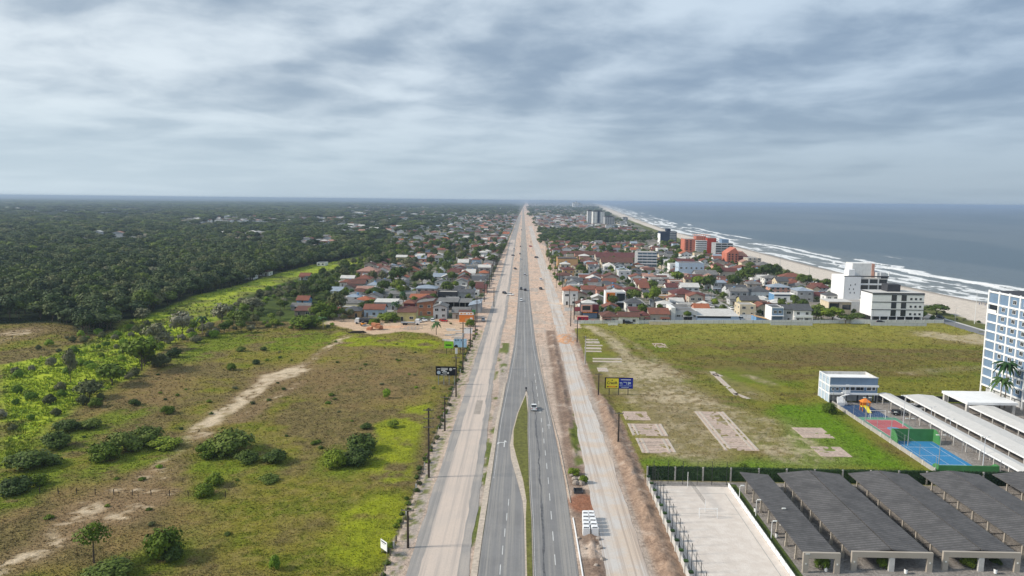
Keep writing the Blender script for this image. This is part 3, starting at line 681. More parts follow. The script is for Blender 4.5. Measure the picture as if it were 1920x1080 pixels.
patchy = sstep(fbm(t_*0.35, y_*0.10, 60, 6, 4), 0.42, 0.62)
cols = np.stack([foam, patchy, np.clip(t_/160, 0, 1)], 1)
ny, nx = T.shape; ii = (np.arange(ny-1)[:, None]*nx+np.arange(nx-1)[None, :]).ravel()
m, t, b = principled('sea_water'); p = pos(t); at = t.new('ShaderNodeAttribute', attribute_name='base')
sepc = t.new('ShaderNodeSeparateColor'); t.l.new(at.outputs['Color'], sepc.inputs[0]); fm, pc, dp = sepc.outputs
deep = t.mix(t.math('MULTIPLY', pc, 0.7), (0.085, 0.122, 0.150), (0.135, 0.165, 0.185))
shal = t.mix(t.ramp(dp, 0.0, 0.75), (0.20, 0.21, 0.20), deep)
fn = t.noise(t.vmul(p, (1, 0.5, 1)), 0.8, 5, 0.7)
ff = t.ramp(t.math('ADD', fm, t.math('MULTIPLY', t.math('SUBTRACT', fn, 0.5), 0.7)), 0.30, 0.62)
t.put(b.inputs['Base Color'], t.mix(ff, shal, (0.80, 0.80, 0.79)))
t.put(b.inputs['Roughness'], t.math('ADD', t.math('MULTIPLY', ff, 0.5), 0.38)); b.inputs['IOR'].default_value = 1.33; b.inputs['Specular IOR Level'].default_value = 0.4
sw = t.noise(t.vmul(p, (0.22, 0.05, 1)), 1.0, 5, 0.6, 0.4)
bump(t, b, t.math('ADD', sw, t.math('MULTIPLY', t.noise(p, 0.6, 4, 0.6), 0.25)), 0.8, 2.2)
tag(link('water', np_mesh('water', np.stack([x_, y_, -0.55+hz_], 1), np.stack([ii, ii+1, ii+nx+1, ii+nx], 1), ['sea_water'], cols=cols, smooth=True)), kind='structure')
# ---- air
m = bpy.data.materials.new('haze'); m.use_nodes = True; MATS['haze'] = m; hn = NT(m.node_tree); hn.n.clear()
ho = hn.new('ShaderNodeOutputMaterial'); hv = hn.new('ShaderNodeVolumePrincipled'); hn.l.new(hv.outputs[0], ho.inputs['Volume'])
hv.inputs['Color'].default_value = (0.48, 0.60, 0.78, 1); hv.inputs['Density'].default_value = 1.15e-4; hv.inputs['Anisotropy'].default_value = 0.2
tag(MB().box(-46000, 46000, -900, 46000, -4.5, 66, 'haze').build('haze'), kind='stuff')
# ================================================================ BUILDINGS
_WM = {}
def win_meshes(w, h, frame, bars):
    k = (round(w, 2), round(h, 2), frame, bars)
    if k not in _WM:
        f = MB(); g = 0.09 if w < 2 else 0.11
        f.box(-w/2-g, -w/2, -0.06, 0, -g, h+g, frame); f.box(w/2, w/2+g, -0.06, 0, -g, h+g, frame)
        f.box(-w/2, w/2, -0.08, 0, -g, 0, frame); f.box(-w/2, w/2, -0.06, 0, h, h+g, frame)
        for i in range(1, bars):
            x = -w/2+w*i/bars; f.box(x-0.03, x+0.03, -0.05, -0.022, 0, h, frame)
        p = MB().box(-w/2, w/2, -0.02, 0, 0, h, 'glass')
        one = MB(); one.v = list(f.v); one.f = [list(x) for x in f.f]; one.m = list(f.m); one.mats = list(f.mats)
        one.box(-w/2, w/2, -0.02, 0, 0, h, 'glass')
        _WM[k] = (f.mesh('window'), p.mesh('pane'), one.mesh('window'))
    return _WM[k]
FACE = {'S': (0.0, lambda u, d: (u, -d)), 'W': (-math.pi/2, lambda u, d: (-d, -u)), 'E': (math.pi/2, lambda u, d: (d, u))}
def window(root, face, u, off, z, w=1.5, h=1.2, frame='white_plaster', bars=2, lod=2, name='window'):
    """u runs along the face seen from outside, off is the distance of the face from the root"""
    a, fn = FACE[face]; x, y = fn(u, off); f, p, one = win_meshes(w, h, frame, bars)
    if lod == 2:
        o = link(name, f, root, (x, y, z), a); link('pane', p, o)
    else: o = link(name, one, root, (x, y, z), a)
    return o
_DM = {}
def door(root, face, u, off, w=1.0, h=2.1, mat='dark_wood', name='door', z=0.02):
    k = (w, h, mat)
    if k not in _DM:
        mb = MB(); mb.box(-w/2, w/2, -0.05, 0, 0, h, mat); mb.box(-w/2-0.07, -w/2, -0.07, 0, 0, h+0.07, 'pale_grey'); mb.box(w/2, w/2+0.07, -0.07, 0, 0, h+0.07, 'pale_grey'); mb.box(-w/2, w/2, -0.07, 0, h, h+0.07, 'pale_grey')
        _DM[k] = mb.mesh('door')
    a, fn = FACE[face]; x, y = fn(u, off)
    return link(name, _DM[k], root, (x, y, z), a)
FOOT = []          # occupied footprints
def free(x0, x1, y0, y1, g=0.6):
    return not any(a-g < x1 and c+g > x0 and d-g < y1 and e+g > y0 for a, c, d, e in FOOT)
def roof_mb(roof, w, d, h, rh, tile, wall, e=0.55):
    r = MB(); x, y = w/2, d/2
    if roof == 'hip': r.hip(-x-e, x+e, -y-e, y+e, h+0.01, rh, tile)
    elif roof == 'gable_x': r.gable(-x-e, x+e, -y-e, y+e, h-0.12, rh, tile, 'x')
    elif roof == 'gable_y': r.gable(-x-e, x+e, -y-e, y+e, h-0.12, rh, tile, 'y')
    elif roof == 'shed': r.shed(-x-e*.6, x+e*.6, -y-e*.6, y+e*.6, h+0.02, h+rh, tile, 'y')
    elif roof == 'shed_x': r.shed(-x-e*.6, x+e*.6, -y-e*.6, y+e*.6, h+0.02, h+rh, tile, 'x')
    return r
def walls_mb(roof, w, d, h, rh, wall, top='concrete', e=0.55):
    m_ = MB(); x, y = w/2, d/2
    if roof == 'gable_x': m_.prism([(-y, 0), (y, 0), (y, h-0.12), (0, h-0.12+rh*y/(y+e)), (-y, h-0.12)], 'x', -x, x, wall)
    elif roof == 'gable_y': m_.prism([(-x, 0), (x, 0), (x, h-0.12), (0, h-0.12+rh*x/(x+e)), (-x, h-0.12)], 'y', -y, y, wall)
    elif roof == 'shed': m_.prism([(-y, 0), (y, 0), (y, h+rh), (-y, h)], 'x', -x, x, wall)
    elif roof == 'shed_x': m_.prism([(-x, 0), (x, 0), (x, h+rh), (-x, h)], 'y', -y, y, wall)
    elif roof == 'flat':
        m_.box(-x, x, -y, y, 0, h-0.35, wall, top)
        for a in ((-x, x, -y, -y+.18), (-x, x, y-.18, y), (-x, -x+.18, -y+.18, y-.18), (x-.18, x, -y+.18, y-.18)): m_.box(*a, h-0.35, h, wall)
    else: m_.box(-x, x, -y, y, 0, h, wall)
    return m_
def house(name, label, cat, x0, x1, y0, d, h, roof='gable_x', rh=1.9, wall='white_plaster', tile='terracotta', storeys=1, lod=2, group=None, top='concrete', porch=False, wins=True, seed=0, mark=True):
    w = x1-x0; r = thing(name, label, cat, ((x0+x1)/2, y0+d/2, 0), 0, group)
    if mark: FOOT.append((x0-0.5, x1+0.5, y0-0.5, y0+d+0.5))
    walls_mb(roof, w, d, h, rh, wall, top).build('wall', r)
    if roof != 'flat': roof_mb(roof, w, d, h, rh, tile, wall).build('roof', r)
    q = random.Random(seed+int(x0*7+y0*13)); side = 'W' if x0 > 0 else 'E'
    if wins:
        n = max(1, int(w/3.4)); sh = h/storeys
        for s in range(storeys):
            dk = q.randrange(n) if s == 0 else -1
            for i in range(n):
                u = -w/2+w*(i+.5)/n
                if i == dk: door(r, 'S', u, d/2, mat=q.choice(['dark_wood', 'grey_wood', 'dark_interior']))
                else: window(r, 'S', u, d/2, s*sh+0.95, min(w/n*0.55, q.choice([1.4, 1.8, 2.2])), 1.25, lod=lod)
            ns = max(1, int(d/4.5))
            for i in range(ns): window(r, side, -d/2+d*(i+.5)/ns, w/2, s*sh+1.0, 1.3, 1.15, lod=lod)
    if lod == 1 and y0 < 700 and q.random() < .4:      # the tank most houses carry on the roof
        u = q.uniform(-w*.25, w*.25); zt = h+(rh*.75 if roof != 'flat' else 0)-.25
        MB().tube((u, d*.1, zt), (u, d*.1, zt+1.15), .62, .7, q.choice(['blue_paint', 'pale_grey', 'white_plaster']), 9).build('water_tank', r)
    if porch:
        pw = w*q.uniform(.4, .7); px0 = q.choice([-w/2, w/2-pw]); pd = 2.4; ph = min(2.7, h-0.3)
        pm = MB(); pm.shed(px0-.2, px0+pw+.2, -d/2-pd, -d/2-0.02, ph-0.35, ph, tile if roof != 'flat' else 'concrete')
        for u in (px0+.1, px0+pw-.1): pm.box(u-.1, u+.1, -d/2-pd+.15, -d/2-pd+.35, 0, ph-0.33, wall)
        pm.build('porch', r)
    return r
def hpx(name, label, cat, xl, xr, yg, yt, d, **k):
    """a building whose front stands between two pixels of the photograph"""
    p, q = P(xl, yg), P(xr, yg)
    return house(name, label, cat, p.x, q.x, (p.y+q.y)/2, d, hgt((xl+xr)/2, yg, yt), **k)
GR, GL = 'houses of the seaside town', 'houses of the inland town'
# ---------------------------------------------------------------- seaside town, front rows
B = {}
r = hpx('shop_building', 'two storey shop, slate grey below with maroon panels, orange sign and white roof', 'shop', 1090, 1122, 597, 571, 11, roof='flat', wall='charcoal', top='pale_roof', wins=False)
x0, y0 = -(P(1122, 597).x-P(1090, 597).x)/2, -5.5; wv = -2*x0; hh = hgt(1106, 597, 571)
mb = MB(); mb.box(x0-.25, x0+wv*.62, y0-1.0, y0-0.03, 3.5, hh*0.98, 'pink_plaster'); mb.build('balcony', r)
MB().box(x0+.4, x0+wv*.5, y0-1.05, y0-1.0, hh*.62, hh*.92, 'glass').build('window', r)
MB().box(x0+wv*.62+.01, -x0-.1, y0-.6, y0-0.03, hh*.62, hh*1.02, 'maroon_paint').build('wall_panel', r)
MB().box(x0+.2, -x0-.2, y0-1.12, y0-0.9, 3.0, 3.48, 'maroon_paint').build('fascia', r)
MB().box(x0+.8, -x0-.8, y0-.05, y0, 0.1, 2.7, 'steel_blue').build('shopfront', r)
mb = MB()
for i, (a, c) in enumerate([(.08, .34), (.38, .46), (.5, .6), (.64, .7), (.74, .9)]): mb.box(x0+wv*a, x0+wv*c, y0-1.16, y0-1.12, 3.1+(i % 2)*.06, 3.4, 'sign_orange')
mb.build('lettering', r)
rr = MB(); rr.hip(x0+.3, -x0-1.2, y0+3.6, 5.2, hh+.02, 1.6, 'pale_roof'); rr.build('roof', r)
p = P(1083, 604); q = P(1103, 604); w_ = q.x-p.x
r = thing('kiosk_container', 'crimson container kiosk with a pink rim beside the highway shop', 'container', ((p.x+q.x)/2, p.y+1.4, 0))
FOOT.append((p.x-1, q.x+1, p.y-1, p.y+4))
MB().box(-w_/2, w_/2, -1.3, 1.3, 0.1, 2.7, 'crimson_paint').build('body', r); MB().box(-w_/2-.05, w_/2+.05, -1.36, 1.36, 2.7, 2.9, 'pink_plaster').build('roof_rim', r)
MB().box(-.2, .9, -1.34, -1.3, .3, 2.2, 'maroon_paint').build('door', r); MB().box(-w_/2+.4, -w_/2+1.8, -1.34, -1.3, 1.1, 2.1, 'glass').build('window', r)
p = P(1081, 592); r = thing('awning', 'sloping maroon awning behind the crimson kiosk', 'awning', (p.x+1.2, p.y+1, 0))
MB().shed(-2.2, 2.2, -1.8, 1.8, 2.5, 4.2, 'maroon_paint').build('canopy', r)
for a in (-2, 2):
    for c in (-1.6, 1.6): MB().tube((a, c, 0), (a, c, 2.55 if c < 0 else 4.05), .06, .06, 'dark_metal').build('post', r)
H = 'house'
hpx('house', 'low house with a wide dark brown roof next to the orange signed shop', H, 1129, 1158, 606, 594, 11, roof='hip', rh=2.0, wall='beige_plaster', tile='brown_tile', porch=True, group=GR)
hpx('house', 'white walled bungalow with a brown roof, a dark car parked in front', H, 1160, 1198, 607, 594, 9, roof='gable_x', rh=1.8, wall='white_plaster', tile='brown_tile', group=GR)
hpx('house', 'narrow maroon roofed house half hidden behind a leafy tree', H, 1200, 1217, 605, 592, 8, roof='hip', rh=1.6, wall='cream_plaster', tile='maroon_tile', porch=True, group=GR)
hpx('house', 'bungalow with a bright rust red gable roof left of the tall white parapet', H, 1218, 1254, 605, 589, 11, roof='gable_x', rh=2.4, wall='beige_plaster', tile='terracotta', porch=True, group=GR)
r = hpx('warehouse', 'grey fronted commercial building between tall white side walls', 'warehouse', 1266, 1306, 603, 583, 13, roof='flat', wall='pale_grey', top='fibre_cement', wins=False)
a = (P(1306, 603).x-P(1266, 603).x)/2; hh = hgt(1286, 603, 583)
MB().box(-a-2.2, -a-.02, -6.9, 6.5, 0, hh+1.6, 'white_plaster').build('parapet_wall', r)
MB().box(-a+.3, a-.3, -6.55, -6.5, hh*.42, hh*.62, 'grey_plaster').build('wall_panel', r); MB().box(-1.2, 3.0, -6.56, -6.5, .1, 2.8, 'dark_interior').build('entrance', r); MB().box(-1.6, 3.4, -7.8, -6.53, 2.85, 3.05, 'pure_white').build('canopy', r)
for i in range(4): window(r, 'S', -a+1.6+i*2.6, 6.56, hh*.44, 1.6, 1.0)
r = hpx('hall', 'long low hall with a broad white roof and pale blue front at the corner', 'hall', 1306, 1384, 604, 593, 16, roof='shed', rh=1.4, wall='light_blue', tile='pale_roof', wins=False)
a = (P(1384, 604).x-P(1306, 604).x)/2
MB().box(-a+.5, a-4, -8.06, -8, 2.0, 3.0, 'glass').build('window_band', r)
MB().box(-a+.2, a-.2, -10.4, -10.2, 0, 2.1, 'light_blue').build('front_wall', r)
hpx('house', 'peach two storey house with orange bays beyond the street corner', H, 1387, 1416, 594, 571, 10, roof='flat', wall='cream_plaster', storeys=2, group=GR)
hpx('house', 'small cream house with a rust red gable roof behind the yellow garage', H, 1419, 1440, 590, 577, 9, roof='gable_y', rh=2.4, wall='cream_plaster', tile='terracotta', group=GR)
r = hpx('garage', 'blue walled garage with a sloping straw yellow roof at the street corner', 'garage', 1418, 1441, 605, 594, 8, roof='shed_x', rh=-1.6, wall='blue_paint', tile='tan_paint', wins=False)
r = hpx('house', 'modern two storey house with a deep blue panelled front and white frame', H, 1446, 1468, 604, 576, 10, roof='flat', wall='pure_white', top='slate_tile', wins=False, group=GR)
a = (P(1468, 604).x-P(1446, 604).x)/2; hh = hgt(1457, 604, 576)
MB().box(-a+.3, a-.3, -5.06, -5, hh*.45, hh-.5, 'steel_blue').build('wall_panel', r); MB().box(-a+.3, a-.3, -5.07, -5, .3, hh*.4, 'blue_glass').build('window', r)
for u in (-a*.4, a*.4): window(r, 'S', u, 5.07, hh*.6, 1.4, 1.3)
MB().box(-a, a, -6.2, -5.02, hh*.42, hh*.45, 'pure_white').build('balcony', r)
hpx('house', 'two storey grey house with a slate roof between the blue panelled and balcony houses', H, 1468.8, 1487, 604, 580, 10, roof='gable_x', rh=1.8, wall='grey_plaster', tile='slate_tile', storeys=2, group=GR)
r = hpx('house', 'white balcony house with a dark slate gable roof at the edge of the garden trees', H, 1488, 1520, 605, 582, 11, roof='gable_x', rh=2.6, wall='white_plaster', tile='slate_tile', storeys=2, group=GR)
a = (P(1520, 605).x-P(1488, 605).x)/2; mb = MB(); mb.box(-a, a, -7.3, -5.53, 2.9, 3.15, 'pure_white'); mb.box(-a, a, -7.3, -7.15, 3.15, 4.0, 'pure_white')
for u in (-a+.15, 0, a-.15): mb.box(u-.15, u+.15, -7.3, -7.0, 0, 2.9, 'pure_white')
mb.build('balcony', r)
r = hpx('villa', 'beige villa with a tall stone pier and flat roof below the white tower block', 'villa', 1553, 1594, 592, 566, 11, roof='flat', wall='cream_plaster', storeys=2, wins=False)
a = (P(1594, 592).x-P(1553, 592).x)/2; hh = hgt(1573, 592, 566)
MB().box(-a+.4, -.6, -5.56, -5.5, hh*.5, hh*.9, 'glass').build('window', r); MB().box(1.2, a-.3, -5.56, -5.5, hh*.45, hh*.8, 'glass').build('window', r); MB().box(-.5, 1.0, -6.2, -5.52, 0, hh*.92, 'beige_plaster').build('pier', r)
MB().box(-a-.4, a+.4, -7.0, 5.5, hh, hh+.3, 'pale_concrete').build('roof_slab', r); door(r, 'S', -a*.5, 5.5)
hpx('annexe', 'windowless pale annexe standing beside the beige villa', 'annexe', 1596, 1628, 584, 566, 12, roof='flat', wall='white_plaster', wins=False)
# second and third rows
rows = [
 ('bright orange red hipped roof on a white two storey house by the highway', 1056, 1083, 572, 545, 12, 'hip', 2.4, 'white_plaster', 'orange_tile', 2),
 ('grey walled house with a rust red gable roof and a pale front fence', 1091, 1117, 556, 543, 12, 'gable_x', 2.0, 'grey_plaster', 'terracotta', 1),
 ('pale pink house in front of the long rust red roofs', 1119, 1136, 560, 544, 9, 'gable_x', 1.6, 'pink_plaster', 'terracotta', 1),
 ('long house with a low rust red hipped roof behind the orange and white house', 1137, 1168, 550, 541, 12, 'hip', 2.2, 'cream_plaster', 'terracotta', 1),
 ('house with a brown red hipped roof right of the orange and white house', 1170, 1200, 556, 545, 12, 'hip', 2.0, 'beige_plaster', 'maroon_tile', 1),
 ('slim two storey cream house with a steep rust red gable facing the field', 1200, 1216, 553, 540, 10, 'gable_x', 3.2, 'cream_plaster', 'terracotta', 2),
 ('long white boundary house with a beige parapet above the leafy round tree', 1217, 1250, 545, 536, 9, 'flat', 0, 'cream_plaster', 'terracotta', 1),
 ('large house with a spreading maroon hipped roof left of the sloping street', 1262, 1305, 566, 552, 15, 'hip', 3.0, 'beige_plaster', 'maroon_tile', 1),
 ('maroon roofed house tucked behind the spreading maroon hipped roof', 1250, 1278, 548, 539, 12, 'gable_x', 2.4, 'white_plaster', 'maroon_tile', 1),
 ('white house with a small red tiled gable right of the narrow street', 1182, 1210, 530, 520, 11, 'gable_y', 2.0, 'white_plaster', 'terracotta', 1),
 ('wide two storey house with a red hipped roof above a cream facade', 1186, 1222, 533, 523, 13, 'hip', 2.4, 'cream_plaster', 'terracotta', 1),
 ('grey house with a large two part slate roof right of the sloping street', 1366, 1402, 561, 547, 16, 'gable_x', 3.6, 'pale_grey', 'slate_tile', 1),
 ('white house with a dark slate hipped roof left of the blue parapet house', 1409, 1444, 560, 547, 13, 'hip', 3.0, 'white_plaster', 'slate_tile', 1),
 ('salmon sided house with a bluish grey roof and dark veranda', 1444, 1482, 552, 539, 11, 'hip', 2.0, 'pink_plaster', 'bluish_roof', 2),
 ('unpainted grey two storey house right of the salmon sided house', 1495, 1524, 566, 546, 12, 'hip', 2.0, 'grey_plaster', 'bluish_roof', 2),
 ('beige house with a maroon roof next to the white tower block', 1536, 1554, 552, 540, 12, 'hip', 2.6, 'pale_grey', 'maroon_tile', 2),
 ('narrow pinkish house below the maroon roof near the white tower block', 1524, 1538, 553, 542, 12, 'gable_y', 2.0, 'cream_plaster', 'brown_tile', 1),
 ('long house under a bright rust red hipped roof close to the beach scrub', 1468, 1506, 528, 520, 12, 'hip', 3.0, 'cream_plaster', 'terracotta', 1),
 ('wide rust red hipped roof in front of the longest red roof near the beach', 1478, 1502, 541, 532, 12, 'hip', 3.0, 'pink_plaster', 'terracotta', 1),
 ('house with a pale metal gable roof between dark trees and red roofs', 1422, 1441, 533, 522, 10, 'gable_x', 2.2, 'grey_plaster', 'pale_roof', 1),
 ('maroon roofed gabled house with one bright white end wall', 1403, 1426, 545, 534, 10, 'gable_x', 2.6, 'white_plaster', 'maroon_tile', 1),
 ('house with a maroon gable roof and white verges before the dark trees', 1353, 1382, 520, 509, 12, 'gable_x', 2.6, 'beige_plaster', 'maroon_tile', 1),
 ('house with a rust red roof behind the dark garden trees', 1378, 1408, 510, 504, 13, 'hip', 3.0, 'white_plaster', 'terracotta', 1),
 ('grey green gabled house with a pale roof edge', 1306, 1344, 524, 515, 14, 'gable_x', 3.0, 'grey_plaster', 'fibre_cement', 1),
 ('pale two storey house by the beach with a grey hipped roof', 1420, 1450, 508, 498, 14, 'hip', 3.0, 'white_plaster', 'fibre_cement', 2),
 ('white two storey house beside the light blue tall house', 1256, 1270, 512, 495, 12, 'flat', 0, 'white_plaster', 'fibre_cement', 2),
 ('white house with a red tiled gable and arched yellow side', 1277, 1296, 487, 476, 12, 'gable_y', 3.0, 'white_plaster', 'orange_tile', 2),
 ('white block with a salmon base left of the red tiled gable', 1233, 1252, 478, 466, 14, 'flat', 0, 'white_plaster', 'fibre_cement', 2),
 ('long house with a dull red roof in front of the red apartment complex', 1261, 1302, 497, 491, 16, 'gable_x', 2.6, 'cream_plaster', 'maroon_tile', 1),
 ('cream gabled house between the tan block and the long brown roofs', 1097, 1121, 502, 493, 16, 'gable_y', 4.0, 'cream_plaster', 'brown_tile', 1),
 ('white house with a pale roof in the middle of the town', 1133, 1155, 507, 500, 15, 'hip', 3.0, 'pale_grey', 'pale_roof', 1),
 ('green gabled house near the palms behind the highway shops', 1117, 1131, 516, 509, 12, 'gable_y', 3.0, 'pale_grey', 'fibre_cement', 1),
 ('light green house with a low pale gable behind the bright orange red roof', 1101, 1127, 533, 524, 12, 'gable_y', 2.4, 'light_blue', 'pale_roof', 1),
 ('white block house with a flat roof in the middle of the town', 1160, 1182, 525, 508, 12, 'flat', 0, 'pale_grey', 'fibre_cement', 2),
 ('beige gabled house left of the flat roofed white block', 1131, 1161, 533, 520, 13, 'gable_y', 2.4, 'beige_plaster', 'brown_tile', 1),
 ('dark roofed house by the highway beneath tall garden trees', 1044, 1072, 526, 517, 14, 'hip', 2.0, 'grey_plaster', 'brown_tile', 1),
 ('house with a charcoal gable roof behind the bright orange red roof', 1066, 1092, 536, 527, 12, 'gable_x', 2.0, 'white_plaster', 'slate_tile', 1),
]
for lab, xl, xr, yg, yt, d, rf, rh, wl, tl, st in rows:
    p = P(xl, yg); q = P(xr, yg)
    if free(p.x, q.x, p.y, p.y+d, -2.5): hpx('house', lab, H, xl, xr, yg, yt, d, roof=rf, rh=rh, wall=wl, tile=tl, storeys=st, group=GR)
    else: print('blocked', lab)
r = hpx('house', 'modern cube house with an orange bay, white frame and large dark window', H, 1135, 1172, 577, 547, 9, roof='flat', wall='pure_white', top='pale_roof', wins=False, group=GR)
a = (P(1172, 577).x-P(1135, 577).x)/2; hh = hgt(1153, 577, 547)
MB().box(-a+.6, -a*.05, -4.95, -4.5, hh*.36, hh*.94, 'orange_paint').build('bay', r); MB().box(-a+1.1, -a*.62, -5.0, -4.95, hh*.5, hh*.86, 'glass').build('window', r)
MB().box(a*.12, a-.3, -4.58, -4.5, hh*.42, hh*.9, 'glass').build('window', r); MB().box(a*.05, a, -5.6, -4.52, hh*.33, hh*.38, 'pure_white').build('balcony', r); MB().box(a*.1, a-.4, -4.6, -4.5, 0.1, hh*.3, 'dark_interior').build('garage_opening', r)
r = hpx('house', 'white flat roofed house with a navy parapet and pale blue side wall', H, 1452, 1491, 566, 552, 10, roof='flat', wall='pure_white', top='pale_roof', wins=False, group=GR)
a = (P(1491, 566).x-P(1452, 566).x)/2; hh = hgt(1471, 566, 552)
MB().box(-a-.1, a+.1, -5.15, -5.0, hh-.9, hh-.1, 'navy_paint').build('parapet_band', r); MB().box(-a-.12, -a-.0, -4.9, 5, 0, hh-.2, 'blue_paint').build('side_wall', r)
for u in (-a*.55, 0, a*.6): window(r, 'S', u, 5.0, 1.2, 1.6, 1.4)
# ---------------------------------------------------------------- apartment blocks
def slab_block(name, label, cat, x0, x1, y0, d, h, n, wall, slab, glass='glass', bays=4, face='S', core=None, top=None, west=True):
    """a balcony block: floors of recessed glass between projecting white slabs and parapets"""
    w = x1-x0; r = thing(name, label, cat, ((x0+x1)/2, y0+d/2, 0)); FOOT.append((x0-2, x1+2, y0-2, y0+d+2)); fh = h/n
    MB().box(-w/2, w/2, -d/2, d/2, 0, h, wall, 'concrete').build('wall', r)
    for i in range(n):
        z = i*fh
        if i:
            mb = MB(); mb.box(-w/2-.05, w/2+.4, -d/2-1.2, -d/2-.01, z-.16, z, slab); mb.box(-w/2-.05, w/2+.4, -d/2-1.2, -d/2-1.08, z, z+.75, slab); mb.build('balcony', r)
        for k in range(bays):
            u = -w/2+w*(k+.5)/bays; g = MB().box(u-w/bays*.42, u+w/bays*.42, -d/2-.05, -d/2, z+.25, z+fh-.45, glass); g.build('window', r)
        if west:
            for k in range(2): window(r, 'W', -d/2+d*(k+.6)/2.4, w/2, z+1.0, 1.2, 1.1, lod=1)
    return r
# white tower block near the beach
p = P(1558, 575); q = P(1660, 577); tx0, tx1, ty = 183.5, 208, 417
h6 = hgt(1590, 575, 520)
r = slab_block('apartment_block', 'tall white apartment block with a blank windowless side and dark balconies facing the beach', 'apartment block', tx0+9.5, tx1+1, ty, 16, h6, 5, 'white_plaster', 'pure_white', bays=3)
a = (tx1+1-tx0-9.5)/2
MB().box(-a-9.5, -a-.02, -9.6, 8, 0, h6+1.0, 'pure_white').build('stair_wall', r)
for i, (u, z) in enumerate([(-6, .5), (-3.6, .5), (-6.6, .62), (-4.2, .62), (-6, .75), (-3.4, .78)]): MB().box(-a+u, -a+u+.45, -9.64, -9.6, h6*z, h6*z+.9, 'dark_interior').build('vent_slot', r)
MB().box(-a-6.5, -a-3, -8, -2, h6+1.0, h6+5.0, 'pure_white').build('stair_tower', r)
mb = MB(); mb.box(-a-2, a*.15, -2, 7, h6, h6+8.2, 'white_plaster'); mb.build('water_tower', r)
MB().box(a*.15, a*.15+1.6, -2.2, 7, h6, h6+8.0, 'pink_plaster').build('chimney_wall', r)
mb = MB(); mb.box(a*.4, a+.3, -5, 7.8, h6, h6+3.2, 'pale_grey'); mb.box(a*.4, a+.4, -7.9, -7.7, h6, h6+1.1, 'charcoal'); mb.build('penthouse', r)
for u in (a*.4, a): MB().box(u-.2, u+.2, -9.0, -8.6, h6, h6+4.0, 'pure_white').build('pergola_post', r)
MB().box(-a-9.5, a, -9.2, -9.0, h6+1.0, h6+1.6, 'charcoal').build('roof_rail', r)
# low white three storey block by the beach road
x0, x1, y0 = P(1634, 604).x, P(1727, 604).x, 368; d = 13; h3 = hgt(1650, 604, 551)
r = thing('apartment_block', 'low white three storey block with black string courses and recessed bays beside the beach road', 'apartment block', ((x0+x1)/2, y0+d/2, 0)); FOOT.append((x0-2, x1+2, y0-2, y0+d+2)); a = (x1-x0)/2
MB().box(-a, a, -d/2, d/2, 2.9, h3, 'pure_white', 'concrete').build('wall', r)
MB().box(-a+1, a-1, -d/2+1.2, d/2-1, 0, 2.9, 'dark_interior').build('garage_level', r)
for u in np.linspace(-a+.4, a-.4, 7): MB().box(u-.22, u+.22, -d/2+.2, -d/2+.65, 0, 2.9, 'pure_white').build('column', r)
fh = (h3-2.9)/3
for i in range(3):
    MB().box(-a-.08, a+.08, -d/2-.12, -d/2-.01, 2.9+fh*(i+1)-.55, 2.9+fh*(i+1)-.2, 'charcoal').build('string_course', r)
    for u, ww in ((-a*.16, 2.6), (a*.22, 2.6)): MB().box(u-ww/2, u+ww/2, -d/2-.05, -d/2, 2.9+fh*i+.3, 2.9+fh*(i+1)-.6, 'glass').build('balcony_opening', r)
    for u in (a*.5, a*.68, a*.86): window(r, 'S', u, d/2+.0, 2.9+fh*i+.9, .9, .9, 'charcoal', 1, lod=1)
MB().box(-a-.15, a+.15, -d/2-.2, d/2, h3, h3+.45, 'charcoal').build('roof_edge', r)
MB().box(-a*.25, a*.25, -d/2+5, d/2-1.5, h3+.45, h3+4.2, 'charcoal').build('roof_plant_room', r)
MB().box(-a+.4, a-.4, -d/2+.3, d/2-.4, h3+.45, h3+.55, 'pale_concrete').build('roof_deck', r)
# inner town landmarks
r = hpx('warehouse', 'tan windowless box shaped building with a dark roof line above the highway trees', 'warehouse', 1045, 1083, 503, 484, 18, roof='flat', wall='tan_paint', top='slate_tile', wins=False)
a = (P(1083, 503).x-P(1045, 503).x)/2; hh = hgt(1064, 503, 484)
MB().box(-a-.05, a+.05, -9.1, -9, hh-.7, hh-.15, 'charcoal').build('parapet_band', r); MB().box(a*.1, a*.2, -9.06, -9, hh*.3, hh*.75, 'orange_paint').build('wall_stain_panel', r); window(r, 'W', 3, a, 4, 2, 1.4)
r = hpx('terrace_house', 'long cream terrace with a long brown tiled roof and dark gable ends', 'terrace', 1128, 1186, 503, 492, 18, roof='gable_x', rh=4, wall='cream_plaster', tile='brown_tile', storeys=2)
r = hpx('terrace_house', 'second long brown tiled roof just behind the cream terrace', 'terrace', 1118, 1192, 490, 482, 20, roof='gable_x', rh=4, wall='beige_plaster', tile='maroon_tile', storeys=1, lod=1)
r = hpx('terrace_house', 'long low brown roof behind the tan windowless building', 'terrace', 1052, 1116, 484, 478, 18, roof='gable_x', rh=3.6, wall='white_plaster', tile='brown_tile', storeys=1, lod=1)
p, q = P(1195, 500), P(1230, 500)
r = slab_block('apartment_block', 'grey glass apartment block with white floor bands in the middle of the town', 'apartment block', p.x, q.x, p.y, 18, hgt(1212, 500, 473), 5, 'grey_plaster', 'pure_white', 'blue_glass', bays=4)
p, q = P(1272, 519), P(1318, 519); hh = hgt(1295, 519, 493)
r = house('house', 'tall light blue house with small upper windows above the grey green gable', H, p.x, q.x, p.y, 14, hh, roof='flat', wall='light_blue', top='fibre_cement', storeys=2, wins=True, group=GR)
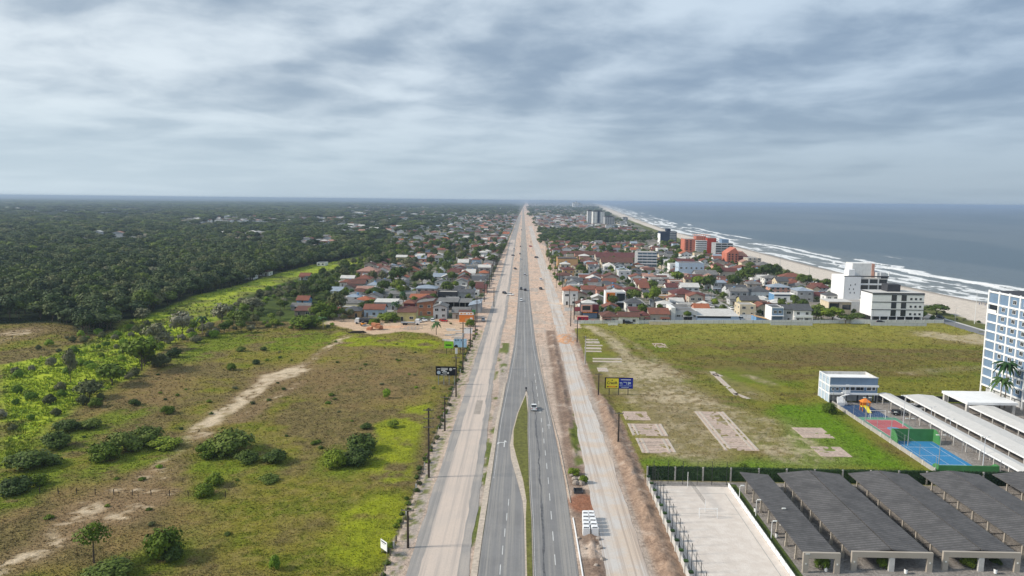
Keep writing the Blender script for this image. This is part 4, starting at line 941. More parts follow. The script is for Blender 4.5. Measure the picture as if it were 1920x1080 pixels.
# red apartment complex
p, q = P(1284, 478), P(1346, 478); hh = hgt(1315, 478, 446); n = 7
r = thing('apartment_block', 'big red and white apartment complex with white balcony floors and a pergola roof', 'apartment block', ((p.x+q.x)/2, p.y+12, 0)); a = (q.x-p.x)/2; FOOT.append((p.x-2, q.x+2, p.y-2, p.y+26))
MB().box(-a, -a*.38, -9, 12, 0, hh*.92, 'salmon_paint', 'concrete').build('wall', r); MB().box(a*.28, a*.8, -11, 12, 0, hh, 'red_paint', 'concrete').build('wall', r)
MB().box(-a*.38+.01, a*.28-.01, -10, 11, 0, hh*.85, 'white_plaster', 'concrete').build('wall', r); MB().box(a*.8+.01, a, -6, 12, 0, hh*.8, 'pale_grey', 'concrete').build('wall', r)
for i in range(n):
    z = hh*.85*i/n; MB().box(-a*.36, a*.26, -10.08, -10, z+.6, z+hh*.85/n-.9, 'glass').build('window_band', r); MB().box(-a*.38, a*.28, -11, -10.01, z+hh*.85/n-.8, z+hh*.85/n, 'pure_white').build('balcony', r)
    for u in (-a*.86, -a*.64): MB().box(u-.9, u+.9, -9.06, -9, z+1, z+2.4, 'glass').build('window', r)
mb = MB()
for u in np.linspace(-a*.4, a*.5, 8): mb.box(u-.25, u+.25, -6, 6, hh+3, hh+3.4, 'pink_plaster'); mb.box(u-.2, u+.2, -6, -5.6, hh*.85, hh+3, 'pink_plaster')
mb.build('pergola', r); MB().box(-a*.3, a*.3, -4, 8, hh*.85, hh+1.5, 'salmon_paint').build('penthouse', r)
p, q = P(1341, 482), P(1372, 482); r = slab_block('apartment_block', 'blue grey apartment block with dark balconies right of the red complex', 'apartment block', p.x, q.x, p.y, 18, hgt(1356, 482, 456), 6, 'grey_plaster', 'pale_grey', bays=3)
hh = hgt(1356, 482, 456); a = (q.x-p.x)/2; MB().box(-a*.2, a*.6, -5, 6, hh, hh+4, 'steel_blue').build('roof_plant_room', r)
p, q = P(1362, 497), P(1400, 497); hh = hgt(1380, 497, 471)
r = thing('apartment_block', 'salmon pink apartment block with stepped gables facing the beach', 'apartment block', ((p.x+q.x)/2, p.y+9, 0)); a = (q.x-p.x)/2; FOOT.append((p.x-2, q.x+2, p.y-2, p.y+20))
MB().prism([(-a, 0), (a*.1, 0), (a*.1, hh*.9), (-a*.2, hh*1.25), (-a*.55, hh*1.1), (-a, hh*.85)], 'y', -9, 9, 'salmon_paint').build('wall', r); MB().prism([(a*.1+.02, 0), (a, 0), (a, hh*.72), (a*.5, hh*1.0), (a*.1+.02, hh*.9)], 'y', -7, 9, 'pink_plaster').build('wall', r)
for i in range(5):
    for u in (-a*.75, -a*.45, -a*.1): MB().box(u-.8, u+.8, -9.06, -9, hh*.8*i/5+1, hh*.8*i/5+2.3, 'glass').build('window', r)
    MB().box(a*.12, a+.5, -8.3, -7.02, hh*.7*i/5+.1, hh*.7*i/5+1.1, 'maroon_paint').build('balcony', r)
p, q = P(1402, 503), P(1426, 503); hpx('apartment_block', 'plain beige concrete block between the salmon block and the beach', 'apartment block', 1402, 1426, 503, 484, 14, roof='flat', wall='beige_plaster', storeys=4, lod=1)
p, q = P(1238, 455), P(1267, 455); hh = hgt(1252, 455, 434)
r = house('apartment_block', 'dark navy glass apartment block standing alone near the beach', 'apartment block', p.x, q.x, p.y, 20, hh, roof='flat', wall='navy_paint', wins=False); a = (q.x-p.x)/2
MB().box(-a-.6, -a-.01, -10.3, 10, 0, hh*.8, 'pure_white').build('end_wall', r); MB().box(-a*.2, a*.3, -6, 6, hh, hh+4, 'navy_paint').build('roof_plant_room', r)
for i in range(6): MB().box(a*.15, a*.9, -10.08, -10, hh*i/6.3+1.2, hh*i/6.3+2.8, 'grey_plaster').build('balcony', r)
def tower(name, label, xl, xr, yg, yt, d, wall, stripe=None, n=10, cols=4):
    p, q = P(xl, yg), P(xr, yg); hh = hgt((xl+xr)/2, yg, yt); a = (q.x-p.x)/2; r = thing(name, label, 'tower block', ((p.x+q.x)/2, p.y+d/2, 0)); FOOT.append((p.x-3, q.x+3, p.y-3, p.y+d+3))
    MB().box(-a, a, -d/2, d/2, 0, hh, wall, 'charcoal').build('wall', r)
    if stripe: MB().box(-a*.2, a*.2, -d/2-.4, -d/2-.01, 0, hh*1.02, stripe).build('glass_bay', r)
    for i in range(n):
        for k in range(cols):
            u = -a+2*a*(k+.5)/cols
            if stripe and abs(u) < a*.25: continue
            MB().box(u-a*.5/cols, u+a*.5/cols, -d/2-.06, -d/2, hh*i/n+hh/n*.3, hh*i/n+hh/n*.75, 'grey_plaster' if 'white' in wall else 'glass').build('window', r)
    MB().box(-a*.7, a*.7, -d/3, d/3, hh, hh*1.09, 'charcoal').build('roof_plant_room', r)
    return r
tower('tower_block', 'white tower block with a dark glass middle bay, tallest on the skyline', 1111, 1132, 423, 397, 30, 'white_plaster', 'navy_paint')
tower('tower_block', 'pale grey slim tower close against the tower with the dark glass bay', 1101.5, 1110, 420, 396, 30, 'pale_grey', None, cols=2)
tower('tower_block', 'grey glass mid rise block to the right of the tallest tower', 1134, 1151, 425, 407, 40, 'grey_plaster', None, n=7)
tower('tower_block', 'small dark block on the dune right of the grey glass mid rise', 1168, 1177, 413, 407.5, 40, 'grey_plaster', None, n=4, cols=2)
tower('tower_block', 'small dark blue block among low houses before the dune', 1152, 1158, 431, 424, 20, 'steel_blue', None, n=5, cols=2)
for i, (xl, xr, yt) in enumerate([(1074, 1078, 380), (1079, 1082.5, 379), (1084, 1088, 381), (1089, 1092, 383)]):
    tower('tower_block', 'far white tower, '+['first', 'second', 'third', 'last'][i]+' from the left in the hazy cluster on the horizon', xl, xr, 390, yt, 60, 'white_plaster', None, n=3, cols=2)
# ---------------------------------------------------------------- inland town, front rows
rows = [
 ('light grey walled house with a bright brick red gable roof beside the dirt track', 682, 720, 594, 580, 9, 'gable_x', 2.2, 'light_blue', 'terracotta', 1),
 ('long grey hall with a flat white roof behind the brick red gable', 702, 744, 581, 567, 8, 'shed', 0.9, 'grey_plaster', 'pale_roof', 1),
 ('yellow fronted house with a dark brown roof and a palm at its side', 745, 780, 602, 586, 8, 'shed', 1.8, 'yellow_paint', 'brown_tile', 1),
 ('small house with a brick red hipped roof behind the yellow front', 757, 777, 580, 569, 8, 'hip', 1.8, 'maroon_paint', 'terracotta', 1),
 ('white house with a bright orange roof in front of the blue grey hip roof', 767, 801, 568, 559, 8, 'shed', 1.4, 'white_plaster', 'orange_tile', 1),
 ('half built two storey brick house with white slanting balcony', 782, 812, 592, 568, 10, 'shed_x', 1.2, 'brick', 'fibre_cement', 2),
 ('low building with a long grey sheet roof behind the grey hall', 714, 778, 562, 552, 8, 'shed', 1.2, 'concrete', 'fibre_cement', 1),
 ('white hipped sheet roof on a low wide house', 730, 770, 550, 545, 11, 'hip', 3.0, 'cream_plaster', 'pale_roof', 1),
 ('two storey house with a blue grey hipped roof and dark upper windows', 780, 818, 558, 541, 10, 'hip', 1.8, 'beige_plaster', 'bluish_roof', 2),
 ('black flat roofed shed with white front panels', 821, 858, 562, 547, 8, 'flat', 0, 'charcoal', 'fibre_cement', 1),
 ('dark low building next to the highway poles', 857, 889, 562, 549, 9, 'shed', 1.0, 'grey_plaster', 'slate_tile', 1),
 ('white gabled house with a bright orange red roof above a green lawn', 859, 880, 523, 516, 11, 'gable_y', 3.0, 'white_plaster', 'orange_tile', 1),
 ('grey sheet roofed house right of the orange red gable', 884, 914, 525, 518, 11, 'hip', 1.6, 'grey_plaster', 'fibre_cement', 1),
 ('big pink two storey house with a palm in front at the wood edge', 668, 708, 524, 509, 14, 'hip', 3.2, 'pink_plaster', 'pinkish_tile', 2),
 ('brown roofed old house in trees left of the white boundary wall', 652, 684, 543, 532, 10, 'gable_x', 2.4, 'concrete', 'brown_tile', 1),
 ('grey blue lean to house among the trees at the wood edge', 610, 640, 554, 546, 8, 'shed', 1.8, 'white_plaster', 'bluish_roof', 1),
 ('hut with a small rust red roof and blue wall in the trees', 556, 578, 570, 563, 8, 'gable_x', 2.2, 'blue_paint', 'terracotta', 1),
 ('tumbledown hut with a grey sheet roof below the rust red hut', 545, 580, 582, 575, 8, 'gable_x', 1.6, 'concrete', 'fibre_cement', 1),
 ('patched plank shack with a brown sheet roof at the field edge', 552, 585, 593, 583, 7, 'shed', 1.5, 'grey_wood', 'brown_tile', 1),
 ('white roofed small house below the dark cluster beside the lawn', 814, 836, 535, 527, 10, 'gable_x', 1.6, 'light_blue', 'fibre_cement', 1),
 ('house with a bluish double sheet roof left of the green lawn', 812, 842, 524, 519, 12, 'gable_x', 2.2, 'white_plaster', 'bluish_roof', 1),
 ('white peaked roof between grey sheet roofs', 817, 832, 512, 509, 10, 'hip', 3.4, 'white_plaster', 'pale_roof', 1),
 ('red brown roofed house by the highway behind the sheds', 892, 912, 549, 540, 11, 'gable_x', 2.0, 'pink_plaster', 'maroon_tile', 1),
 ('white walled house with a pale flat roof near the highway poles', 860, 874, 545, 537, 9, 'flat', 0, 'white_plaster', 'pale_roof', 1),
 ('cream long house with a grey roof and white wall inside the town', 815, 840, 494, 484, 14, 'gable_x', 2.0, 'white_plaster', 'fibre_cement', 2),
 ('orange walled narrow house left of the cream long house', 804, 814, 494, 484, 12, 'gable_y', 2.2, 'tan_paint', 'orange_tile', 2),
 ('pink roofed long house pair near the highway', 890, 918, 456, 451, 18, 'gable_x', 4, 'cream_plaster', 'pinkish_tile', 1),
]
for lab, xl, xr, yg, yt, d, rf, rh, wl, tl, st in rows:
    p = P(xl, yg); q = P(xr, yg)
    if free(p.x, q.x, p.y, p.y+d, -2.5): hpx('house', lab, H, xl, xr, yg, yt, d, roof=rf, rh=rh, wall=wl, tile=tl, storeys=st, group=GL)
    else: print('blocked', lab)
p, q = P(818, 581), P(884, 581)
r = thing('workshop_shed', 'wide open fronted grey workshop shed behind the paved yard', 'shed', ((p.x+q.x)/2, p.y+6, 0)); a = (q.x-p.x)/2; FOOT.append((p.x-1, q.x+1, p.y-1, p.y+13))
MB().shed(-a, a*.25, -6.2, 6, 4.3, 5.2, 'fibre_cement').build('roof', r); MB().shed(a*.25+.02, a, -5.2, 6, 4.0, 4.9, 'fibre_cement').build('roof', r)
mb = MB(); mb.box(-a+.3, a-.3, 5.6, 5.9, 0, 4.4, 'charcoal'); mb.box(-a+.1, -a+.3, -5, 5.9, 0, 4.3, 'charcoal'); mb.box(a-.3, a-.1, -5, 5.9, 0, 4.0, 'charcoal'); mb.box(-a+.3, a*.4, 2.5, 2.7, 0, 4.2, 'dark_interior'); mb.build('wall', r)
for u in np.linspace(-a+.4, a-.4, 7): MB().box(u-.15, u+.15, -5.6+(1 if u > a*.25 else 0), -5.3+(1 if u > a*.25 else 0), 0, 4.05, 'concrete').build('post', r)
p, q = P(879, 587), P(901, 587); r = house('shed', 'long shed with a pale blue sheet roof between the workshop and the poles', 'shed', p.x, q.x, p.y, 16, 4.0, roof='shed_x', rh=1.4, wall='grey_plaster', tile='bluish_roof', wins=False)
p, q = P(861, 604), P(888, 604); r = thing('bar_hut', 'bright orange hut with a white lettered board under its brown roof', 'hut', ((p.x+q.x)/2, p.y+2.5, 0)); a = (q.x-p.x)/2; FOOT.append((p.x-1, q.x+1, p.y-1, p.y+6))
MB().box(-a, a, -2.2, 2.5, 0, 3.6, 'orange_paint').build('wall', r); MB().shed(-a-.5, a+.4, -2.3, 3.0, 5.0, 5.3, 'brown_tile').build('roof', r); MB().box(-a, a, -2.3, -2.15, 3.62, 4.95, 'pure_white').build('signboard', r)
mb = MB(); 
for i, (u0, u1) in enumerate([(-.85, -.6), (-.5, -.42), (-.3, -.1), (.2, .32), (.5, .8)]): mb.box(a*u0, a*u1, -2.34, -2.3, 3.95, 4.6, 'sign_orange')
mb.build('lettering', r); MB().box(-a*.2, a*.35, -2.24, -2.2, .4, 1.9, 'tan_paint').build('shutter', r); MB().box(a*.5, a*.85, -2.24, -2.2, .05, 2.3, 'pure_white').build('door', r)
for u in (-a+.15, 0, a-.15): MB().box(u-.08, u+.08, 2.3, 2.5, 3.6, 5.0, 'dark_wood').build('post', r)
# ---------------------------------------------------------------- the lots between: every house that can be told apart, nearest first
WALLN = {'white_plaster': 'white', 'cream_plaster': 'cream', 'beige_plaster': 'beige', 'grey_plaster': 'grey', 'pale_grey': 'pale grey', 'pink_plaster': 'pink', 'concrete': 'bare concrete', 'light_blue': 'pale blue', 'tan_paint': 'ochre', 'yellow_paint': 'yellow'}
TILEN = {'terracotta': 'rust red', 'orange_tile': 'orange red', 'brown_tile': 'dark brown', 'maroon_tile': 'maroon', 'fibre_cement': 'grey sheet', 'slate_tile': 'slate', 'pale_roof': 'white sheet', 'pinkish_tile': 'faded pink', 'bluish_roof': 'bluish sheet', 'flat': 'flat'}
ROOFN = {'hip': 'hipped roof', 'gable_x': 'gable roof', 'gable_y': 'front gable', 'shed': 'lean-to roof', 'flat': 'roof with parapet'}
PINE = W([(1012, 461), (1008, 440), (1012, 430), (1100, 433), (1240, 444), (1240, 452), (1180, 458), (1100, 460)])
def lots():
    L = []; q = random.Random(5)
    y = 360.0
    while y < 2600:
        d = q.uniform(11.5, 14.0); fac = 1.0 if y < 1000 else 1.35
        for sd, xa, xz in (('R', 27.5, 213), ('L', -27, -340)):
            x = xa
            while (x < xz) if sd == 'R' else (x > xz):
                wd_ = q.uniform(10.0, 13.5)*fac; cx = x+wd_/2 if sd == 'R' else x-wd_/2
                x = x+wd_ if sd == 'R' else x-wd_
                if sd == 'R':
                    if y < 356+(cx-24)*0.086+4 or cx+5 > xb(y)-26 or (y > 980 and cx > 150 and y < 1330): continue
                    if y < 1000 and (any(a-5 < cx < c+5 for a, c in STREETS_R) or any(k-9 < y < k+6 for k in CROSS_R)): continue
                    if inside(cx, y, PINE): continue
                    if q.random() < (0.10 if y < 960 else 0.36): continue
                else:
                    if not inside(cx, y+6, TOWNL) and q.random() < 0.97: continue
                    if y < 1000 and any(a-6 < cx < c+6 for a, c in STREETS_L): continue
                    if q.random() < (0.2 if y < 900 else 0.42)+min(0.4, max(0, -cx-90)/250): continue
                L.append((math.hypot(cx, y), sd, cx, y, wd_*q.uniform(.62, .84), d*q.uniform(.58, .78)))
        y += d*fac*1.0
    L.sort(); return L
NEAR = 228; landmarks = [(o.location.x, o.location.y, o['label']) for o in C.objects if o.get('category') and o.type == 'EMPTY']
SHORT = [(27, 652, 'the tan windowless building'), (113, 680, 'the grey glass block'), (137, 596, 'the light blue house'), (150, 640, 'the long brown terrace'), (206, 862, 'the red apartment complex'), (205, 710, 'the salmon block'), (215, 1105, 'the navy block'), (190, 425, 'the white tower block'), (47, 390, 'the orange bay cube house'), (33, 372, 'the orange signed shop'), (113, 410, 'the sloping street'), (92, 420, 'the spreading maroon roof'), (95, 365, 'the white hall'), (125, 430, 'the two part slate roof'), (165, 500, 'the beachside red roofs'),
         (-43, 420, 'the workshop shed'), (-65, 440, 'the blue grey hip roof'), (-34, 500, 'the green lawn'), (-90, 520, 'the pink two storey house'), (-60, 560, 'the white peaked roof'), (-30, 850, 'the pink roofed pair'), (-110, 700, 'the dense trees'), (-74, 800, 'the dirt street'), (-30, 620, 'the highway poles')]
seen = {}
far = MB(); count = 0; qr = random.Random(11); LOTS = lots(); GARDENS = []
ORD = ['', 'second ', 'third ', 'fourth ', 'fifth ', 'sixth ', 'seventh ', 'eighth ', 'ninth ']
for _, sd, cx, y, w_, d_ in LOTS:
    if not free(cx-w_/2, cx+w_/2, y, y+d_, 0.3): GARDENS.append((cx, y)); continue
    red = sd == 'R' and y > 640 and y < 1000
    tile = qr.choices(['terracotta', 'orange_tile', 'brown_tile', 'maroon_tile', 'fibre_cement', 'slate_tile', 'pale_roof', 'pinkish_tile', 'bluish_roof'], [6, 1.2, 6, 4, 5, 4, 3, 2, 1] if red or sd == 'R' else [2, 1, 3, 2, 7, 3, 3, 2, 2])[0]
    rf = qr.choices(['hip', 'gable_x', 'gable_y', 'shed', 'flat'], [4, 4, 3, 1, 2])[0]
    wall = qr.choices(list(WALLN), [6, 3, 3, 2, 3, 1.5, 1, .6, .5, .3])[0]
    st = 2 if qr.random() < (0.25 if sd == 'R' else 0.12) else 1
    h = (3.0 if st == 1 else 5.8)*qr.uniform(.95, 1.15); rh = qr.uniform(.2, .27)*(min(w_, d_) if rf == 'hip' else d_ if rf == 'gable_x' else w_ if rf == 'gable_y' else 4)
    if count < NEAR and y < 1000:
        near_ = min(SHORT, key=lambda s: (s[0]-cx)**2+(s[1]-y)**2); dx, dy = cx-near_[0], y-near_[1]
        rel = ('behind ' if dy > 0 else 'before ') if abs(dy) > abs(dx)*1.2 else ('right of ' if dx > 0 else 'left of ')
        roofn = 'flat roof' if rf == 'flat' else TILEN[tile]+' '+ROOFN[rf]
        base = f"{'two storey ' if st == 2 else ''}{WALLN[wall]} house with {roofn} {rel}{near_[2]}"
        seen[base] = seen.get(base, 0)+1; k = seen[base]-1
        lab = base if k == 0 else f"{ORD[min(k, 8)]}nearest {base}"
        house('house', lab, H, cx-w_/2, cx+w_/2, y, d_, h, roof=rf, rh=rh, wall=wall, tile=tile, storeys=st, lod=1, group=GR if sd == 'R' else GL, porch=qr.random() < .3, wins=y < 640, seed=count)
        count += 1
    else:
        b0 = len(far.v)
        m1 = walls_mb(rf, w_, d_, h, rh, wall, 'fibre_cement'); m2 = roof_mb(rf, w_, d_, h, rh, tile, wall) if rf != 'flat' else None
        for mm in (m1, m2):
            if mm is None: continue
            o = len(far.v); far.v += [(a+cx, c+y+d_/2, e) for a, c, e in mm.v]
            for f, i in zip(mm.f, mm.m): far.f.append([k+o for k in f]); far.m.append(far.mi(mm.mats[i]))
        if y < 1200:
            for u in (-w_*.25, w_*.22): far.box(cx+u-.7, cx+u+.7, y-.03, y+.02, .9, 2.1, 'glass')
# the strips of houses far out in the wood and along the coast
def scatter(n, poly_or_fn, seed):
    q = random.Random(seed); k = 0
    while k < n:
        x, y = poly_or_fn(q); k += 1
        w_, d_ = q.uniform(8, 15), q.uniform(7, 11); h = q.uniform(4, 8); rf = q.choice(['hip', 'gable_x', 'flat', 'gable_y']); tile = q.choice(['pale_roof', 'pale_roof', 'fibre_cement', 'fibre_cement', 'pinkish_tile', 'brown_tile', 'terracotta', 'slate_tile']); wall = q.choice(['white_plaster', 'white_plaster', 'pale_grey', 'cream_plaster'])
        sc2 = 1.0 if y < 2500 else 1.5
        for mm in (walls_mb(rf, w_*sc2, d_*sc2, h, 2, wall), roof_mb(rf, w_*sc2, d_*sc2, h, 2, tile, wall) if rf != 'flat' else None):
            if mm is None: continue
            o = len(far.v); far.v += [(a+x, c+y, e) for a, c, e in mm.v]
            for f, i in zip(mm.f, mm.m): far.f.append([k2+o for k2 in f]); far.m.append(far.mi(mm.mats[i]))
def px_band(px0, px1, py0, py1):
    def fn(q):
        p = P(q.uniform(px0, px1), q.uniform(py0, py1)); return p.x, p.y
    return fn
CLEAR = []
for n, a in ((170, (335, 650, 409, 419)), (26, (415, 500, 441, 447)), (24, (565, 625, 452, 468)), (60, (640, 760, 420, 440)), (150, (650, 960, 396, 412)), (90, (640, 960, 386, 395)), (130, (1005, 1110, 392, 420)), (110, (1000, 1110, 382, 392)), (70, (1015, 1180, 418, 431)), (8, (150, 300, 444, 448)), (16, (0, 330, 392, 402))):
    scatter(n, px_band(*a), n); CLEAR.append(a)
tag(far.build('far_town'), 'low houses of the towns fading into the distance', None, None, 'stuff')
# ================================================================ VEGETATION
def leaf_cloud(r, lobes, n, size, flat=0.0):
    """leaf sized faces spread through the outer shells of several lobes, (centre, radius) each"""
    wts = np.array([l[3]**2 for l in lobes]); k = r.choice(len(lobes), n, p=wts/wts.sum())
    cen = np.array([l[:3] for l in lobes])[k]; rad = np.array([l[3] for l in lobes])[k]
    d = r.normal(size=(n, 3)); d[:, 2] = d[:, 2]*0.9+0.35; d /= np.linalg.norm(d, axis=1)[:, None]
    rr = rad*(0.60+0.52*r.random(n)**0.7+0.22*r.random(n)**6); pt = cen+d*rr[:, None]*np.array([1, 1, 0.8])
    nrm = d+r.normal(size=(n, 3))*0.36; nrm[:, 2] += 0.3+flat; nrm /= np.linalg.norm(nrm, axis=1)[:, None]
    a = np.cross(nrm, r.normal(size=(n, 3))); a /= np.linalg.norm(a, axis=1)[:, None]; b2 = np.cross(nrm, a)
    s = size*(0.55+0.9*r.random(n))[:, None]; e = (0.55+0.4*r.random(n))[:, None]
    q = np.stack([pt-a*s-b2*s*e*0.4, pt+a*s*0.2-b2*s*e, pt+a*s+b2*s*e*0.3, pt-a*s*0.1+b2*s*e], 1)
    return q.reshape(-1, 3)
def core(lobes, f=0.62):  # solid lobes hidden inside crowns, added to block light through the leaves
    V = []; F = []
    for x, y, z, R in lobes:
        b0 = len(V); nu, nv = 7, 4
        for j in range(nv+1):
            for i in range(nu):
                th = math.pi*j/nv; ph = 2*math.pi*(i+.5*(j % 2))/nu
                V.append((x+R*f*math.sin(th)*math.cos(ph), y+R*f*math.sin(th)*math.sin(ph), z+R*f*0.8*math.cos(th)))
        for j in range(nv):
            for i in range(nu): F.append((b0+j*nu+i, b0+j*nu+(i+1) % nu, b0+(j+1)*nu+(i+1) % nu, b0+(j+1)*nu+i))
    return V, F
def crown_mesh(name, seed, lobes, n, size, leaf, cored=True):
    r = np.random.default_rng(seed); q = leaf_cloud(r, lobes, n, size); F = np.arange(len(q)).reshape(-1, 4)
    if cored:
        cv, cf = core(lobes); F = np.concatenate([F, np.array(cf)+len(q)]); q = np.concatenate([q, np.array(cv)])
    return q, F
def make_lobes(seed, R, H, base, n):
    r = random.Random(seed); L = []
    for i in range(n):
        a = 2*math.pi*(i+r.random()*.7)/n; rho = R*r.uniform(.38, .62); L.append((math.cos(a)*rho, math.sin(a)*rho, base+(H-base)*r.uniform(.25, .68), R*r.uniform(.36, .5)))
    L.append((R*r.uniform(-.12, .12), R*r.uniform(-.12, .12), base+(H-base)*0.70, R*.52))
    return L
def limb_mb(seed, R, H, base, r0=None):
    r = random.Random(seed); m_ = MB(); r0 = r0 or H*0.022; f = (r.uniform(-.3, .3), r.uniform(-.3, .3), base*0.9)
    m_.tube((0, 0, -0.2), f, r0, r0*.75, 'bark', 6)
    for i in range(4):
        a = 2*math.pi*(i+r.random()*.6)/4; m_.tube(f, (f[0]+math.cos(a)*R*.5, f[1]+math.sin(a)*R*.5, base+(H-base)*.5), r0*.6, r0*.2, 'bark', 5)
    return m_
PROTO = {}
def proto(key, seed, R, H, base, nl, n, size, leaf, lname=None):
    lb = make_lobes(seed, R, H, base, nl); q, F = crown_mesh(key, seed, lb, n, size, leaf)
    cm = np_mesh('crown', q, F, [leaf]); tm = limb_mb(seed, R, H, base).mesh('trunk')
    t_ = limb_mb(seed, R, H, base); tv = np.array([tuple(v) for v in t_.v]); tf = [f for f in t_.f if len(f) == 4]
    F2 = np.concatenate([F, np.array(tf)+len(q)]); both = np_mesh('tree', np.concatenate([q, tv]), F2, [leaf, 'bark'], midx=[0]*len(F)+[1]*len(tf))
    PROTO[key] = (tm, cm, both, R, H)
for i in range(4): proto(f'wood{i}', 20+i, 4.6, 9.5+i*.5, 3.0, 6+i, 820, 0.50, 'leaf_wood')
proto('wood4', 31, 4.2, 8.5, 2.5, 6, 800, 0.45, 'leaf_olive'); proto('wood5', 32, 4.0, 8.0, 2.5, 6, 800, 0.36, 'leaf_grey'); proto('wood6', 33, 4.8, 11, 3.2, 8, 900, 0.48, 'leaf_dark'); proto('wood7', 34, 4.0, 8.2, 2.4, 6, 800, 0.44, 'leaf_green')
for i in range(3): proto(f'town{i}', 40+i, 3.0, 6.0, 1.6, 5, 420, 0.42, ['leaf_dark', 'leaf_green', 'leaf_dark'][i])
for i, lf in enumerate(['leaf_dark', 'leaf_green', 'leaf_lime', 'leaf_olive', 'leaf_grey', 'leaf_hedge']):
    proto(f'shrub_{lf}', 50+i, 2.0, 2.5, 0.2, 8, 1700, 0.15, lf); proto(f'low_{lf}', 60+i, 1.0, 0.95, 0.1, 6, 420, 0.11, lf)
def plant_obj(name, key, x, y, sx, sz, rz, parts, z=-0.05):
    tm, cm, both, R, H_ = PROTO[key]
    if parts:
        r = bpy.data.objects.new(name, None); C.objects.link(r); link('trunk', tm, r); link('crown', cm, r)
    else: r = link(name, both)
    r.location = (x, y, z); r.scale = (sx, sx, sz); r.rotation_euler = (0, 0, rz)
    return r
def plant_px(name, label, cat, key, px, py, wpx, hpx_, parts=True, group=None):
    p = P(px, py); k = dist_at(px, py)/FOC; tm, cm, both, R, H_ = PROTO[key]
    o = plant_obj(name, key, p.x, p.y+wpx*k*.3, wpx*k/2/R*1.0, max(0.25, hpx_*k/H_*(.92 if name == 'shrub' else 1.05)), random.uniform(0, 6), parts)
    return tag(o, label, cat, group)
S_, D_, G_, L_, O_, Y_ = 'shrub', 'shrub_leaf_dark', 'shrub_leaf_green', 'shrub_leaf_lime', 'shrub_leaf_olive', 'shrub_leaf_grey'
FB = 'bushes on the dry field'
for key, px, py, wx, hx, lab in [
 (D_, 415, 858, 92, 46, 'largest dark green thicket on the dry field, beside the sandy track'), (G_, 385, 862, 50, 30, 'mid green bush against the left flank of the largest field thicket'), (D_, 458, 872, 46, 24, 'low dark bush between the largest thicket and the round dark bush'), (D_, 511, 872, 50, 27, 'round dark green bush standing right of the largest thicket'),
 (D_, 672, 852, 62, 34, 'dark bush at the back of the trio near the service road'), (D_, 664, 876, 56, 32, 'dark bush at the front of the trio near the service road'), (G_, 624, 880, 48, 34, 'spiky bush at the inland end of the trio near the service road'),
 ('shrub_leaf_green', 397, 915, 36, 25, 'upper of the two round bright bushes below the largest thicket'), ('shrub_leaf_green', 378, 935, 37, 25, 'lower of the two round bright bushes below the largest thicket'),
 (G_, 296, 1058, 72, 60, 'tall lopsided bush near the lone pine, dark below and lime on top'), (D_, 318, 1058, 44, 30, 'dark foot of growth beside the tall lopsided bush'), (D_, 190, 1095, 92, 34, 'wide dark bush at the foot of the lone pine'),
 (D_, 262, 838, 62, 36, 'dark bush at the top end of the long thicket on the field'), (D_, 225, 852, 66, 40, 'tallest dark bush in the middle of the long thicket on the field'), (G_, 185, 868, 60, 34, 'green bush at the near end of the long thicket on the field'), (G_, 300, 845, 60, 20, 'low green growth trailing right from the long thicket'),
 (D_, 95, 845, 54, 32, 'dark bush at the end of the strip thicket nearest the camera side'), (D_, 45, 885, 90, 34, 'wide dark thicket at the edge of the wet green strip'), (D_, 15, 932, 60, 32, 'dark bush cut by the frame below the wide strip thicket'), (G_, 60, 915, 40, 22, 'small mid green bush before the wide strip thicket'),
 (D_, 120, 812, 50, 24, 'dark bush in a row above the end thicket'), (D_, 165, 806, 40, 20, 'dark bush at the right end of the row above the end thicket'), (D_, 250, 762, 22, 14, 'single brown green bush on the bare patch'), (G_, 310, 778, 26, 16, 'green bush beside the sandy track bend'),
 (D_, 322, 672, 30, 20, 'dark bush right of the leafy green tree clump'), (O_, 295, 690, 40, 26, 'grey green bush at the foot of the leafy tree clump'),
 (L_, 724, 748, 16, 20, 'feathery pale green plant alone in the middle of the field'), (G_, 736, 803, 24, 14, 'low bush below the feathery pale plant'), (D_, 684, 806, 24, 12, 'low dark bush left of the feathery pair'), (L_, 513, 1072, 24, 30, 'small palm like lime plant at the bottom of the field'), (D_, 500, 908, 40, 14, 'low bush on the brown middle of the field'),
 (D_, 449, 660, 18, 10, 'small dark bush, the left of a pair above the sandy patch'), (D_, 478, 684, 16, 10, 'small dark bush, the right of a pair above the sandy patch'), (G_, 432, 695, 18, 14, 'small green bush below the dark pair'), (D_, 493, 658, 14, 8, 'tiny dark bush nearest the shacks'),
 (G_, 602, 600, 52, 34, 'bright broad leaved bush beside the plank shack'), (G_, 570, 618, 60, 26, 'mid green bush before the plank shack'), (G_, 727, 604, 46, 17, 'clipped green shrub mass beside the yellow fronted house'),
 (G_, 1558, 778, 28, 22, 'dark shrub at the corner of the blue and white clubhouse'), (G_, 1215, 590, 12, 14, 'garden bush before the narrow maroon roofed house'), (G_, 1545, 1072, 30, 34, 'leafy bush beside the first beige carport portal'), (G_, 1660, 1068, 26, 20, 'round bush in front of the second beige portal bay'), (G_, 1822, 1066, 30, 24, 'bush in the left bay of the third beige portal'), (D_, 1872, 1060, 22, 12, 'small clipped bush in the right bay of the third beige portal'),
 (G_, 1076, 893, 24, 14, 'bright green weeds on the spoil heap beside the black pit'), (G_, 1095, 908, 18, 16, 'small weeds right of the black pit'), (D_, 1165, 606, 20, 5, 'dark weeds on the field wall below the brown roofs'), (G_, 1395, 888, 26, 16, 'dark bush behind the back of the first dark carport')]:
    plant_px('shrub', lab, 'shrub', key, px, py, wx, hx, True, FB if px < 760 else None)
